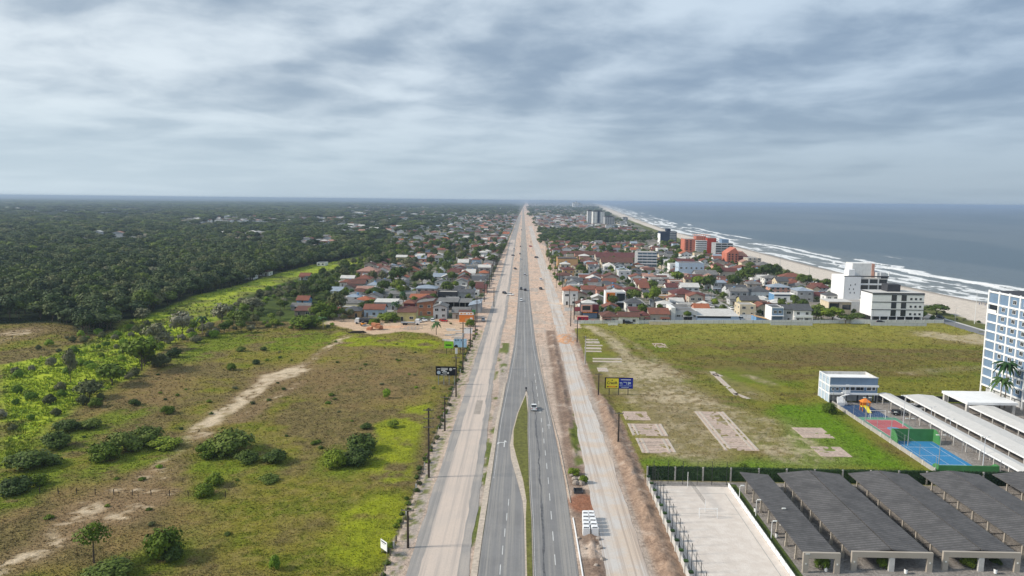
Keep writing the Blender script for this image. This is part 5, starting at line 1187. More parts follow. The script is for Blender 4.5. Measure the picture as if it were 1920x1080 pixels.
# lone pine and other marked trees
p = P(176, 1056); k = dist_at(176, 1056)/FOC; ht = hgt(176, 1056, 982)
r = thing('pine_tree', 'lone slender pine with a high rounded crown and bare trunk on the dry field', 'pine tree', (p.x, p.y, 0))
lb = [(0, 0, ht*.84, 1.5), (1.2, .4, ht*.70, 1.5), (-1.3, -.3, ht*.70, 1.5), (.2, 1.2, ht*.74, 1.4), (0, -1.2, ht*.72, 1.4), (.6, 0, ht*.93, 1.0)]
q, F = crown_mesh('c', 71, lb, 900, .2, '', cored=False); link('crown', np_mesh('crown', q, F, ['leaf_green']), r)
mb = MB(); mb.tube((0, 0, -.2), (.1, 0, ht*.6), .16, .1, 'bark', 7); mb.tube((.1, 0, ht*.6), (0, 0, ht*.9), .1, .04, 'bark', 6)
for a in range(6): mb.tube((.05, 0, ht*(.5+.05*a)), (math.cos(a*2.2)*1.4, math.sin(a*2.2)*1.4, ht*(.62+.04*a)), .04, .02, 'bark', 5)
mb.build('trunk', r)
for key, px, py, wx, hx, lab in [('wood7', 255, 700, 70, 60, 'bright leafed round tree at the right end of the green strip clump'), ('wood5', 335, 636, 46, 48, 'large bare grey tree on the green strip next to a palm'), ('wood5', 290, 660, 50, 50, 'pale grey bare tree beside the climbing shrubs'), ('wood5', 128, 720, 26, 62, 'thin vine covered grey tree standing in the lush strip'), ('wood7', 200, 728, 62, 40, 'spreading green tree in the middle of the strip clump'), ('wood4', 158, 752, 56, 34, 'olive tree at the low end of the strip clump'), ('wood6', 265, 690, 40, 34, 'dark tree behind the bright round tree'), ('wood5', 410, 606, 44, 34, 'grey leafless thicket tree along the lush grass'), ('wood5', 470, 590, 46, 30, 'grey twiggy tree further along the lush grass'), ('wood5', 262, 606, 30, 26, 'small grey tree at the dense wood edge by the lush grass'),
    ('wood7', 1228, 578, 28, 40, 'round leafy tree between the town houses facing the field'), ('wood6', 1330, 552, 30, 36, 'dark tree at the top of the sloping street'), ('wood6', 1404, 540, 44, 40, 'tall dark tree clump among grey roofs'), ('wood6', 1378, 545, 30, 30, 'dark tree left of the tall dark clump'), ('wood7', 1312, 545, 30, 26, 'green tree at the street bend'), ('wood6', 1440, 530, 40, 34, 'dark tree before the long rust red roofs'), ('wood7', 1272, 536, 26, 26, 'green tree beside the grey green gable'), ('wood7', 1206, 600, 20, 30, 'garden tree before the maroon narrow house'),
    ('wood7', 1544, 606, 34, 26, 'bright garden tree next to the balcony house'), ('wood7', 1566, 606, 40, 28, 'wide garden tree in the middle of the villa garden'), ('wood6', 1590, 608, 34, 18, 'low dark garden tree before the villa'), ('wood6', 1532, 606, 26, 28, 'dark garden tree right against the balcony house'), ('wood6', 1612, 604, 30, 16, 'low dark tree before the windowless annexe'), ('wood6', 1763, 592, 44, 20, 'dark wind bent tree on the dune beside the beach road'), ('wood7', 1290, 604, 16, 20, 'slim tree in front of the grey fronted commercial building'),
    ('wood6', 745, 535, 40, 34, 'big leafy tree behind the white hipped sheet roof'), ('wood5', 766, 512, 36, 26, 'bare brownish tree inside the inland town'), ('wood6', 790, 535, 40, 26, 'dark tree left of the bluish double roof'), ('wood7', 695, 590, 24, 20, 'green tree behind the brick red gable'), ('wood6', 700, 562, 40, 22, 'dark tree left of the long grey sheet roof'), ('wood4', 630, 590, 40, 40, 'open branched tree beside the dirt track'), ('wood7', 750, 560, 18, 26, 'slim bright tree in front of the grey hall'), ('wood6', 1272, 1, 1, 1, None)]:
    if lab: plant_px('tree', lab, 'tree', key, px, py, wx, hx, True)
# palms
def palm(label, x, y, h, n=13, L=2.6, seed=0, lean=0.0, group=None):
    q = random.Random(seed+int(x*3)); r = thing('palm_tree', label, 'palm tree', (x, y, 0), q.uniform(0, 6), group)
    m_ = MB(); pts = [(lean*h*.1*(i/5)**2, 0, h*i/5-(.2 if i == 0 else 0)) for i in range(6)]
    for i in range(5): m_.tube(pts[i], pts[i+1], .2-.02*i, .18-.02*i, 'palm_bark', 7)
    m_.build('trunk', r); V = []; F = []; tx, tz = pts[-1][0], h
    for i in range(n):
        a = 2*math.pi*i/n+q.uniform(-.2, .2); el = q.uniform(.1, 1.1); l = L*q.uniform(.85, 1.1); pv = None
        for s in range(7):
            u = s/6; rr = l*u*math.cos(el*(1-u*.4)); z = tz+l*(u*math.sin(el)-u*u*1.05*(1.15-el*.35)); wd = .46*math.sin(math.pi*min(1, u*.85+.12)); c_, s_ = math.cos(a), math.sin(a)
            x0, y0 = tx+rr*c_, rr*s_
            row = [(x0-s_*wd, y0+c_*wd, z-wd*.65), (x0, y0, z+.05), (x0+s_*wd, y0-c_*wd, z-wd*.65)]
            b0 = len(V); V += row
            if s and not (s % 2 == 0 and q.random() < .12): F += [(b0-3, b0-2, b0+1, b0), (b0-2, b0-1, b0+2, b0+1)]
    link('crown', np_mesh('crown', V, F, ['leaf_palm']), r)
    return r
def palm_px(label, px, py, pyt, L=2.6, **k):
    p = P(px, py); return palm(label, p.x, p.y, hgt(px, py, pyt)-L*.35, L=L, **k)
palm('taller palm in front of the blue and white tower', 143.0, 211.2, 13.6, 26, 4.2, 3, .4); palm('shorter palm beside the taller one at the tower', 141.0, 210.4, 9.0, 24, 3.8, 4, -.8)
palm_px('wind blown palm at the edge of the sandy yard by the road', 818, 628, 601, 3.0, seed=5); palm_px('palm beside the yellow fronted house', 741, 598, 563, 3.2, seed=6); palm_px('palm in front of the big pink house', 697, 532, 512, 3.2, seed=7); palm_px('slim palm behind the grey hall', 756, 572, 545, 2.6, seed=8)
palm_px('palm standing among grey trees on the lush strip', 380, 626, 590, 3.6, seed=9); palm_px('short palm by the climbing shrubs on the strip', 298, 648, 620, 3.2, seed=10); palm_px('palm in the trees left of the plank shack', 450, 606, 580, 3.2, seed=11); palm_px('bushy palm at the field edge below the shacks', 606, 618, 592, 3.0, seed=12)
for i, (px, py, pyt, lab) in enumerate([(1333, 566, 541, 'palm on the corner left of the two part slate roof'), (1365, 556, 535, 'palm before the two part slate roof'), (1236, 512, 492, 'palm beside the grey glass block'), (1248, 520, 502, 'palm near the tall light blue house'), (1107, 498, 480, 'palm between the tan building and the terrace'), (1043, 540, 518, 'palm by the highway houses'), (1190, 560, 545, 'palm behind the orange bay cube house'), (1560, 600, 580, 'palm in the villa garden'), (845, 500, 486, 'palm in the inland town gardens'), (735, 556, 541, 'palm by the white hipped sheet roof'), (660, 560, 540, 'palm at the wood edge near the white wall'), (870, 470, 458, 'palm near the highway poles in the inland town'), (1045, 470, 455, 'palm at the pine wood corner by the highway')]):
    palm_px(lab, px, py, pyt, 2.8, seed=20+i)
# ---- woods, thickets and gardens: the plants that show largest one by one, the rest as masses
cand = []     # (dist, x, y, key, sx, sz, where)
q = np.random.default_rng(3)
def rnd_poly(poly, n, keys, w, s, where, sz=1.0, test=None, jit=.3):
    pa = np.array(poly); a, c = pa.min(0), pa.max(0); got = 0
    for _ in range(40):
        x = q.uniform(a[0], c[0], n*2); y = q.uniform(a[1], c[1], n*2); ok = sdf_poly(x, y, poly) < 0
        for xx, yy in zip(x[ok], y[ok]):
            if got >= n: return
            if test and not test(xx, yy): continue
            f = s*q.uniform(1-jit, 1+jit); cand.append((math.hypot(xx, yy), xx, yy, str(q.choice(keys, p=np.array(w)/sum(w))), f, f*sz*q.uniform(.85, 1.15), where)); got += 1
def spaced(test, dmin):
    grid = {}
    def fn(x, y):
        i, j = int(x//dmin), int(y//dmin)
        for a in (-1, 0, 1):
            for c in (-1, 0, 1):
                for (u, v) in grid.get((i+a, j+c), ()):
                    if (u-x)**2+(v-y)**2 < dmin*dmin: return False
        if test and not test(x, y): return False
        grid.setdefault((i, j), []).append((x, y)); return True
    return fn
notown = lambda x, y: free(x-2, x+2, y-6, y+2, 0)
WK = ['wood0', 'wood1', 'wood2', 'wood3', 'wood4', 'wood5', 'wood6', 'wood7']; WW = [5, 5, 5, 5, 2.2, 1.2, 5, 1.2]
# dense wood, spacing grows with distance
N = 400000; dd = 250*np.exp(q.random(N)*math.log(9500/250)); aa = np.radians(q.uniform(-46, 6, N)); fx, fy = np.sin(aa)*dd, np.cos(aa)*dd
ok = sdf_poly(fx, fy, FOREST) < -1.5; fx, fy, dd = fx[ok], fy[ok], dd[ok]
def to_px(x, y):
    w_ = x*FW[0]+y*FW[1]-CAMH*FW[2]; u = (x*RI[0]+y*RI[1]-CAMH*RI[2])/w_; v = (x*UP[0]+y*UP[1]-CAMH*UP[2])/w_
    return 960+FOC*u, 540-FOC*v
ux, uy = to_px(fx, fy); clr = np.zeros(len(fx), bool)
for a, c, d, e in CLEAR: clr |= (ux > a-3) & (ux < c+3) & (uy > d-1.0) & (uy < e+(13 if d > 405 else 7))
gap = fbm(fx, fy, 130, 2) > 0.66
grid = {}; wood = []
for i in range(len(fx)):
    sp = max(7.0, dd[i]*0.0115)
    L = round(math.log(sp)/0.15); g = math.exp(L*0.15); key = (L, int(fx[i]//g), int(fy[i]//g))
    if key in grid: continue
    grid[key] = 1; u01 = q.random()
    if (clr[i] and u01 > 0.22) or (gap[i] and u01 < 0.45): continue
    f = sp/7.0; hh = q.uniform(.62, 1.22)*(1+min(.15, (f-1)*.05)); s_ = f*q.uniform(.75, 1.35)
    wood.append((dd[i], fx[i], fy[i], str(q.choice(WK, p=np.array(WW)/sum(WW))), s_*1.0, hh, 'wood'))
cand += wood
T2 = W([(395, 645), (430, 606), (480, 582), (540, 554), (600, 532), (650, 512), (700, 470), (760, 468), (772, 497), (722, 506), (660, 510), (640, 545), (600, 556), (545, 566), (525, 602), (470, 628)])
rnd_poly(T2, 150, ['wood4', 'wood5', 'wood6', 'wood7', 'wood0'], [2, 3, 3, 2.5, 1.5], .62, 'belt', test=spaced(notown, 4.2))
T2B = W([(640, 605), (612, 600), (640, 575), (690, 548), (712, 560), (700, 580)]); rnd_poly(T2B, 22, ['wood4', 'wood6', 'wood7'], [2, 3, 2], .5, 'belt', test=spaced(notown, 4))
rnd_poly(PINE, 330, ['wood6', 'wood0', 'wood7'], [5, 3, 1], .95, 'pine', .75, test=spaced(None, 6.5))
rnd_poly(W([(1024, 475), (1046, 470), (1060, 505), (1066, 535), (1046, 540), (1030, 515)]), 26, ['wood6', 'wood7', 'town1'], [3, 2, 2], .62, 'verge', test=spaced(notown, 5))
for x, y in GARDENS:
    if q.random() < .75 and notown(x, y): cand.append((math.hypot(x, y), x, y, 'town%d' % q.integers(3), q.uniform(.6, 1.1), q.uniform(.7, 1.2), 'garden'))
rnd_poly([(28, 362), (214, 370), (225, 960), (28, 960)], 620, ['town0', 'town1', 'town2', 'wood6'], [3, 3, 3, 1.5], .72, 'garden', test=spaced(lambda x, y: notown(x, y) and not any(a-1 < x < c+1 for a, c in STREETS_R), 6))
rnd_poly([(-27, 350), (-150, 420), (-200, 1000), (-26, 1000)], 560, ['town0', 'town1', 'town2', 'wood6', 'wood4'], [3, 3, 3, 2, 1.5], .8, 'garden', test=spaced(lambda x, y: notown(x, y) and not inside(x, y, STRIP) and not inside(x, y, LOT), 6))
rnd_poly([(-28, 1000), (-200, 1000), (-330, 2600), (-40, 2600)], 700, ['wood6', 'wood0', 'wood1'], [3, 3, 3], .85, 'garden', .7)
rnd_poly([(-40, 2600), (-400, 2600), (-700, 7000), (-60, 7000)], 800, ['wood6', 'wood0', 'wood1'], [3, 3, 3], 2.2, 'garden', .45)
rnd_poly([(26, 980), (215, 980), (300, 2400), (14, 2400)], 480, ['wood6', 'wood0', 'town0'], [3, 3, 3], .85, 'garden', .7)
rnd_poly([(10, 2400), (300, 2400), (700, 7000), (0, 7000)], 700, ['wood6', 'wood0', 'wood1'], [3, 3, 3], 2.0, 'garden', .45)
rnd_poly([(206, 600), (228, 600), (236, 1100), (212, 1100)], 50, ['shrub_leaf_dark', 'shrub_leaf_olive'], [2, 2], 1.1, 'dune')
shr = []; keep = cand; cand = []
T3 = W([(0, 735), (60, 650), (150, 628), (222, 615), (290, 600), (300, 660), (262, 700), (180, 765), (100, 800), (0, 812)])
rnd_poly(T3, 62, [O_, Y_, L_, G_, D_], [5, 2, 7, 1.5, .05], .8, 'strip', 1.15, test=spaced(None, 2.4))
rnd_poly(W([(300, 652), (340, 630), (400, 590), (450, 566), (530, 532), (560, 530), (520, 560), (440, 600), (400, 640)]), 50, [O_, Y_, L_, G_], [3, 3, 2, 1], 1.0, 'strip', 1.1, test=spaced(None, 2.6))
rnd_poly([(-205, 290), (-165, 300), (-70, 340), (-25, 334), (-25, 345), (-120, 348)], 40, ['low_leaf_lime', 'low_leaf_olive', G_], [3, 2, 1], 1.1, 'edge')
rnd_poly([(-21.8, 100), (-23.4, 100), (-23.6, 330), (-21.6, 330)], 75, ['low_leaf_dark', 'low_leaf_green', 'low_leaf_olive'], [3, 2, 2], .75, 'fence', 1.0, test=spaced(None, 1.8))
LF = W([(0, 900), (300, 700), (640, 640), (830, 650), (780, 900), (720, 1080), (0, 1080)]); rnd_poly(LF, 60, ['low_leaf_dark', 'low_leaf_green', 'low_leaf_lime', 'low_leaf_olive'], [3, 3, 1, 1], .75, 'field', .9)
rnd_poly([(225, 326), (236, 326), (238, 560), (224, 560)], 40, ['low_leaf_dark', 'low_leaf_olive', 'low_leaf_green'], [3, 2, 2], 1.1, 'dune')
rnd_poly([(160, 500), (226, 420), (228, 580), (170, 600)], 26, [D_, G_, O_], [3, 2, 2], .9, 'dune', test=lambda x, y: notown(x, y) and x > 205)
shr = cand; cand = keep; cand.sort(); shr.sort()
LB = {'wood': ('dark rounded tree in the dense wood beyond the lush grass strip', 'trees of the dense wood'), 'belt': ('tree in the mixed belt between the lush grass strip and the inland houses', 'trees of the belt behind the shacks'), 'pine': ('dark tree in the small wood behind the red roofs', 'trees of the small wood'), 'verge': ('tree in the row beside the sea side highway verge', 'trees along the highway verge'), 'garden': ('garden tree standing between town houses', 'garden trees of the towns')}
LS = {'strip': ('tangled scrub bush in the lush wet strip below the dense wood', 'scrub bushes of the wet strip'), 'edge': ('low lime bush along the field edge below the sandy yard', 'bushes along the yard edge'), 'fence': ('small bush growing along the wire fence of the dry field', 'bushes along the wire fence'), 'field': ('knee high tuft of bush scattered on the dry field', 'small scattered bushes on the dry field'), 'dune': ('low dune bush between the beach road and the sand', 'dune bushes behind the beach')}
NT_, NS_ = 262, 250
leafy = {'wood4': 'olive', 'wood5': 'bare grey', 'wood7': 'bright green', 'town1': 'bright green'}
for d, x, y, key, sx, sz, wh in cand[:NT_]:
    wh2 = wh if wh in LB else 'garden'; lab, gp = LB[wh2]
    if key in leafy: lab = lab.replace('dark rounded', leafy[key]+' rounded') if 'dark rounded' in lab else leafy[key]+' '+lab
    tag(plant_obj('tree', key, x, y, sx, sz, random.uniform(0, 6), d < 430 and wh2 != 'wood'), lab, 'tree', gp)
for d, x, y, key, sx, sz, wh in shr[:NS_]:
    lab, gp = LS[wh]; tag(plant_obj('shrub', key, x, y, sx, sz, random.uniform(0, 6), False), lab, 'shrub', gp)
hid = bpy.data.collections.new('plant_kinds'); keys = sorted(PROTO)
for i, k in enumerate(keys):
    o = bpy.data.objects.new('kind_%02d' % i, PROTO[k][2]); hid.objects.link(o)
ng = bpy.data.node_groups.new('planting', 'GeometryNodeTree')
ng.interface.new_socket('Geometry', in_out='INPUT', socket_type='NodeSocketGeometry'); ng.interface.new_socket('Geometry', in_out='OUTPUT', socket_type='NodeSocketGeometry')
gi, go = ng.nodes.new('NodeGroupInput'), ng.nodes.new('NodeGroupOutput'); ci = ng.nodes.new('GeometryNodeCollectionInfo'); ci.inputs[0].default_value = hid; ci.inputs['Separate Children'].default_value = True; ci.inputs['Reset Children'].default_value = True
iop = ng.nodes.new('GeometryNodeInstanceOnPoints'); iop.inputs['Pick Instance'].default_value = True
def attr(nm, ty):
    n_ = ng.nodes.new('GeometryNodeInputNamedAttribute'); n_.data_type = ty; n_.inputs['Name'].default_value = nm; return n_.outputs['Attribute']
ng.links.new(gi.outputs[0], iop.inputs['Points']); ng.links.new(ci.outputs[0], iop.inputs['Instance']); ng.links.new(attr('idx', 'INT'), iop.inputs['Instance Index']); ng.links.new(attr('rot', 'FLOAT_VECTOR'), iop.inputs['Rotation']); ng.links.new(attr('scl', 'FLOAT_VECTOR'), iop.inputs['Scale']); ng.links.new(iop.outputs[0], go.inputs[0])
def mass(name, items, label):
    me = bpy.data.meshes.new(name); me.from_pydata([(i[1], i[2], -0.05) for i in items], [], [])
    for nm, ty, data in (('idx', 'INT', [keys.index(i[3]) for i in items]), ('rot', 'FLOAT_VECTOR', [c for _ in items for c in (0, 0, random.uniform(0, 6.28))]), ('scl', 'FLOAT_VECTOR', [c for i in items for c in (i[4], i[4], i[5])])):
        a = me.attributes.new(nm, ty, 'POINT'); a.data.foreach_set('value' if ty == 'INT' else 'vector', data)
    o = link(name, me); md = o.modifiers.new('planting', 'NODES'); md.node_group = ng
    return tag(o, label, None, None, 'stuff')
rest = cand[NT_:]
mass('forest', [c for c in rest if c[6] in ('wood', 'belt')], 'dense dark wood stretching to the horizon')
mass('garden_trees', [c for c in rest if c[6] not in ('wood', 'belt', 'pine')], 'trees between the further houses'); mass('small_wood', [c for c in rest if c[6] == 'pine'], 'dark small wood behind the red roofs')
if shr[NS_:]: mass('scrub', shr[NS_:], 'scrub along the dunes and the strip')
# ---- grass
N = 330000; gx2 = q.uniform(-30, 1950, N); gy2 = np.where(q.random(N) < .86, q.uniform(600, 1120, N), q.uniform(485, 640, N))
d3 = FW[None, :]+RI[None, :]*((gx2-960)/FOC)[:, None]-UP[None, :]*((gy2-540)/FOC)[:, None]; tt = -CAMH/d3[:, 2]; bx_, by_ = d3[:, 0]*tt, d3[:, 1]*tt
lush = sdf_poly(bx_, by_, STRIP) < -1
okk = ((bx_ < -21.3) & (by_ < 340)) | lush | ((bx_ > 25.8) & (bx_ < 213) & (by_ > 151) & (by_ < 349+(bx_-24)*.086) & ~((bx_ > 91.5) & (by_ < 218)))
bx_, by_, lush = bx_[okk], by_[okk], lush[okk]
gc = ground_colour(bx_, by_); SL = [(49, 58, 170, 203.2), (28, 37.6, 167, 202.5), (72, 80.4, 180.6, 189.6), (71, 78.8, 167, 174.4), (23.5, 36, 218, 300), (66, 86, 225, 262)]; slab = np.zeros(len(bx_), bool)
for a, c, d, e in SL: slab |= (bx_ > a-.3) & (bx_ < c+.3) & (by_ > d) & (by_ < e)
okk = (gc[:, 0] < 0.36) & ~slab & (q.random(len(bx_)) < np.where(gc[:, 0] > .2, .55, .9)); bx_, by_, lush, gc = bx_[okk], by_[okk], lush[okk], gc[okk]
n = len(bx_); dist = np.hypot(bx_, by_); sca = (0.20+0.30*q.random(n)**2)*np.clip(dist/190, .8, 1.8)*np.where(lush, 1.6, 1.0); VV = []; CC = []
gz = ground_height(bx_, by_)
for bl in range(4):
    a = q.uniform(0, 6.28, n); le = q.uniform(.25, .8, n)*sca; wdt = sca*q.uniform(.22, .4, n); hh = sca*q.uniform(.5, 1.0, n)*np.where(lush, 1.0, .6)
    c_, s_ = np.cos(a), np.sin(a); ox, oy = bx_+c_*sca*.15, by_+s_*sca*.15
    VV.append(np.stack([np.stack([ox-s_*wdt, oy+c_*wdt, gz-.04], 1), np.stack([ox+s_*wdt, oy-c_*wdt, gz-.04], 1), np.stack([ox+c_*le, oy+s_*le, gz+hh], 1)], 1))
    j = q.uniform(.88, 1.38, n)[:, None]*(1+q.normal(0, .05, (n, 3))); CC.append(np.repeat((gc*j)[:, None, :], 3, 1))
VV = np.concatenate(VV).reshape(-1, 3); CC = np.clip(np.concatenate(CC).reshape(-1, 3), 0.004, .6)
m, t, b = principled('grass_blades'); at = t.new('ShaderNodeAttribute', attribute_name='base'); t.put(b.inputs['Base Color'], at.outputs['Color']); b.inputs['Roughness'].default_value = .8; b.inputs['Specular IOR Level'].default_value = .08
tag(link('grass', np_mesh('grass', VV, np.arange(len(VV)).reshape(-1, 3), ['grass_blades'], cols=CC)), 'rough grass of the two fields', None, None, 'stuff')
# ================================================================ CLUB GROUNDS, STREET FURNITURE, VEHICLES
# dark shingled carports
def carport(label, x0, x1, y0, y1, ridge=None, portal=True):
    cx = (x0+x1)/2; w = x1-x0; ln = y1-y0; r = thing('carport', label, 'carport', (cx, (y0+y1)/2, 0), 0, 'dark shingled carports')
    z0, rise = 2.75, 0.75
    if ridge is None: MB().prism([(-w/2, z0+.5), (-w/2, z0+.66), (w/2, z0+.16), (w/2, z0)], 'y', -ln/2, ln/2, 'shingle').build('roof', r)
    else:
        MB().prism([(-w/2, z0), (-w/2, z0+.15), (-.12, z0+rise+.15), (-.12, z0+rise)], 'y', -ln/2, ln/2, 'shingle').build('roof', r)
        MB().prism([(.12, z0+rise), (.12, z0+rise+.15), (w/2, z0+.15), (w/2, z0)], 'y', -ln/2, ln/2, 'shingle').build('roof', r)
        MB().box(-.12, .12, -ln/2+.1, ln/2-.1, z0+rise-.12, z0+rise-.02, 'dark_wood').build('ridge_gutter', r)
    for u in (-w/2+.6, w/2-.6):
        for y in np.arange(-ln/2+4.2, ln/2-.5, 4.6):
            mb = MB(); mb.box(u-.14, u+.14, y-.14, y+.14, 0, z0+.02 if ridge is not None else z0+(.42 if u < 0 else .05), 'beige_frame'); mb.box(u-.22, u+.22, y-.22, y+.22, 0, .9, 'beige_frame'); mb.build('post', r)
    for y in np.arange(-ln/2+4.2, ln/2-.5, 4.6):
        MB().box(-w/2+.3, w/2-.3, y-.06, y+.06, z0-.28, z0-.04, 'dark_wood').build('beam', r)
    if portal:
        yb = -ln/2-.5; mb = MB(); h = 3.35 if ridge is not None else 3.5
        mb.box(-w/2, w/2, yb, yb+.42, h-.95, h, 'beige_frame'); mb.box(-w/2, -w/2+.9, yb, yb+.42, 0, h-.95, 'beige_frame'); mb.box(w/2-.9, w/2, yb, yb+.42, 0, h-.95, 'beige_frame')
        if w > 8: mb.box(-.45, .45, yb+.04, yb+.42, 0, h-.95, 'pale_concrete')
        mb.build('portal', r)
        for u in (-w/2+.45, w/2-.45): MB().box(u-.12, u+.12, yb-.05, yb, 1.5, 1.75, 'lamp_glass').build('number_plate', r)
    return r
carport('first dark carport, the narrow one with a single slope beside the sand court', 45.9, 51.9, 112.6, 147.6)
carport('second dark carport from the sand court, its front portal with two open bays', 54.2, 67.4, 113.6, 148.6, 0)
carport('third dark carport from the sand court, bushes in its portal bays', 69.4, 82.0, 114.2, 149.2, 0)
carport('fourth dark carport from the sand court, its front cut by the frame edge', 84.9, 97.4, 114.2, 149.8, 0)
carport('last dark carport, only its back corner inside the frame', 100.4, 113, 114.2, 150.2, 0)
# hedge wall with posts behind the carports
r = thing('hedge', 'long clipped dark hedge with pale posts behind the carports', 'hedge', (84, 151.3, 0))
q = np.random.default_rng(9); n = 26000; px2 = q.uniform(-57, 57, n); s2 = q.random(n); ty = np.where(s2 < .45, q.uniform(-.55, .55, n), np.where(q.random(n) < .7, -.55, .55)); tz = np.where(s2 < .45, 2.75+q.normal(0, .1, n), q.uniform(0.05, 2.75, n))
pt = np.stack([px2, ty+q.normal(0, .06, n), tz], 1); nn = np.stack([q.normal(0, .4, n), np.where(s2 < .45, 0, np.sign(ty)*1.0)+q.normal(0, .3, n), np.where(s2 < .45, 1.0, .25)+q.normal(0, .3, n)], 1); nn /= np.linalg.norm(nn, axis=1)[:, None]
a_ = np.cross(nn, q.normal(size=(n, 3))); a_ /= np.linalg.norm(a_, axis=1)[:, None]; b_ = np.cross(nn, a_); s_ = (.14*q.uniform(.6, 1.5, n))[:, None]
V = np.stack([pt-a_*s_, pt-b_*s_*.6, pt+a_*s_, pt+b_*s_*.6], 1).reshape(-1, 3); F = np.arange(len(V)).reshape(-1, 4)
bv = np.array([(x, y, z) for z in (0, 2.65) for x, y in ((-57, -.45), (57, -.45), (57, .45), (-57, .45))]); bf = np.array([(0, 1, 5, 4), (1, 2, 6, 5), (2, 3, 7, 6), (3, 0, 4, 7), (4, 5, 6, 7)])
link('foliage', np_mesh('foliage', np.concatenate([V, bv]), np.concatenate([F, bf+len(V)]), ['leaf_hedge']), r)
for x in np.arange(-57, 57.1, 6.0): MB().box(x-.15, x+.15, -.68, -.4, 0, 3.05, 'concrete').build('post', r)
# low white wall and lawn lamps of the sand court
r = thing('low_wall', 'low white panelled wall along the sand court next to the first carport', 'wall', (43.65, 122, 0))
for i in range(22): MB().box(-.08, .08, -24+i*2.25+.06, -24+(i+1)*2.25-.06, 0, .95, 'pure_white').build('panel', r); MB().box(-.11, .11, -24+i*2.25-.06, -24+i*2.25+.06, 0, 1.05, 'concrete').build('post', r)
def net_fence(label, pts, h, step, mat='dark_metal', wires=4, base=None, lean=0):
    r = thing('net_fence', label, 'fence', (pts[0][0], pts[0][1], 0)); ox, oy = pts[0]
    mb = MB()
    for (ax, ay), (bx2, by2) in zip(pts[:-1], pts[1:]):
        L = math.hypot(bx2-ax, by2-ay); k = max(1, int(L/step))
        for i in range(k+1): x, y = ax+(bx2-ax)*i/k-ox, ay+(by2-ay)*i/k-oy; MB().tube((x, y, 0), (x, y, h), .055, .05, mat, 6).build('post', r)
        for j in range(wires): z = h*(j+1)/wires-.05; mb.tube((ax-ox, ay-oy, z), (bx2-ox, by2-oy, z), .012, .012, mat, 4)
        for i in range(int(L/1.0)): x, y = ax+(bx2-ax)*i/L-ox, ay+(by2-ay)*i/L-oy; mb.tube((x, y, .1), (x, y, h), .006, .006, mat, 3)
    mb.build('netting', r)
    return r
net_fence('tall net fence with dark posts along the earth bank side of the sand court', [(27.6, 96), (27.6, 147.9)], 5.2, 2.9)
net_fence('tall net fence closing the far end of the sand court', [(28, 148.6), (43.5, 148.6)], 5.2, 3.1, wires=3)
r = thing('pillared_wall', 'low ivy topped pale wall with short pillars between the earth bank and the sand court', 'wall', (26.7, 122, 0))
MB().box(-.1, .1, -26, 27, 0, 1.3, 'pale_concrete').build('wall', r)
for i, y in enumerate(np.arange(-25, 27, 3.6)): mb = MB(); mb.box(-.3, .3, y-.28, y+.28, 0, 2.0, 'pale_concrete'); mb.box(-.36, .36, y-.34, y+.34, 2.0, 2.25, 'leaf_hedge'); mb.build('pillar', r)
def goal(label, x, y, w, h, d=1.0, turn=0):
    r = thing('goal', label, 'goal', (x, y, 0), turn); mb = MB()
    for u in (-w/2, w/2): mb.tube((u, 0, 0), (u, 0, h), .06, .06, 'white_metal', 6); mb.tube((u, 0, h), (u, d*.4, h), .04, .04, 'white_metal', 6); mb.tube((u, d*.4, h), (u, d, 0), .04, .04, 'white_metal', 6)
    mb.tube((-w/2, 0, h), (w/2, 0, h), .06, .06, 'white_metal', 6); mb.build('frame', r); nt = MB()
    for i in range(9): u = -w/2+w*i/8; nt.tube((u, d*.4, h), (u, d, 0), .008, .008, 'white_metal', 3)
    for i in range(5): t_ = i/5; nt.tube((-w/2, d*(.4+.6*t_), h*(1-t_)), (w/2, d*(.4+.6*t_), h*(1-t_)), .008, .008, 'white_metal', 3)
    nt.build('net', r); return r
p = P(1328, 972); goal('small white football goal standing on the sand court', p.x, p.y, 3.4, 1.9)
goal('white goal at the far end of the red court', 99.6, 198.6, 4.2, 2.4); goal('white goal at the near end of the red court', 99.6, 180.9, 4.2, 2.4, 1.0, math.pi)
p, q_ = P(1289, 914), P(1322, 960)
r = thing('volleyball_net', 'volleyball net strung across the sand court on a white post', 'net', ((p.x+q_.x)/2, (p.y+q_.y)/2, 0)); ax, ay = (p.x-q_.x)/2, (p.y-q_.y)/2
mb = MB(); mb.tube((ax, ay, 0), (ax, ay, 3.4), .06, .05, 'white_metal', 6); mb.build('post', r); MB().tube((-ax, -ay, 0), (-ax, -ay, 2.5), .06, .05, 'white_metal', 6).build('post', r); mb = MB()
for z in (1.5, 1.75, 2.0, 2.25, 2.42): mb.tube((ax, ay, z), (-ax, -ay, z), .018, .018, 'dark_metal', 4)
for i in range(40): k = i/39; mb.tube((ax-2*ax*k, ay-2*ay*k, 1.5), (ax-2*ax*k, ay-2*ay*k, 2.42), .007, .007, 'dark_metal', 3)
mb.build('net', r)
def lamp_post(label, x, y, h, arm=0.0, mat='white_metal', head='lamp_glass', name='lamp_post', double=False, group=None):
    r = thing(name, label, 'lamp post', (x, y, 0), 0, group); MB().tube((0, 0, 0), (0, 0, h), .09+.004*h, .05, mat, 7).build('pole', r)
    for s in ((1, -1) if double else (1,)):
        mb = MB(); mb.tube((0, 0, h-.1), (s*(arm+.05), 0, h+.12), .035, .03, mat, 5); mb.build('arm', r); MB().box(min(s*arm, s*(arm+.7)), max(s*arm, s*(arm+.7)), -.16, .16, h+.05, h+.2, head).build('lamp_head', r)
    return r
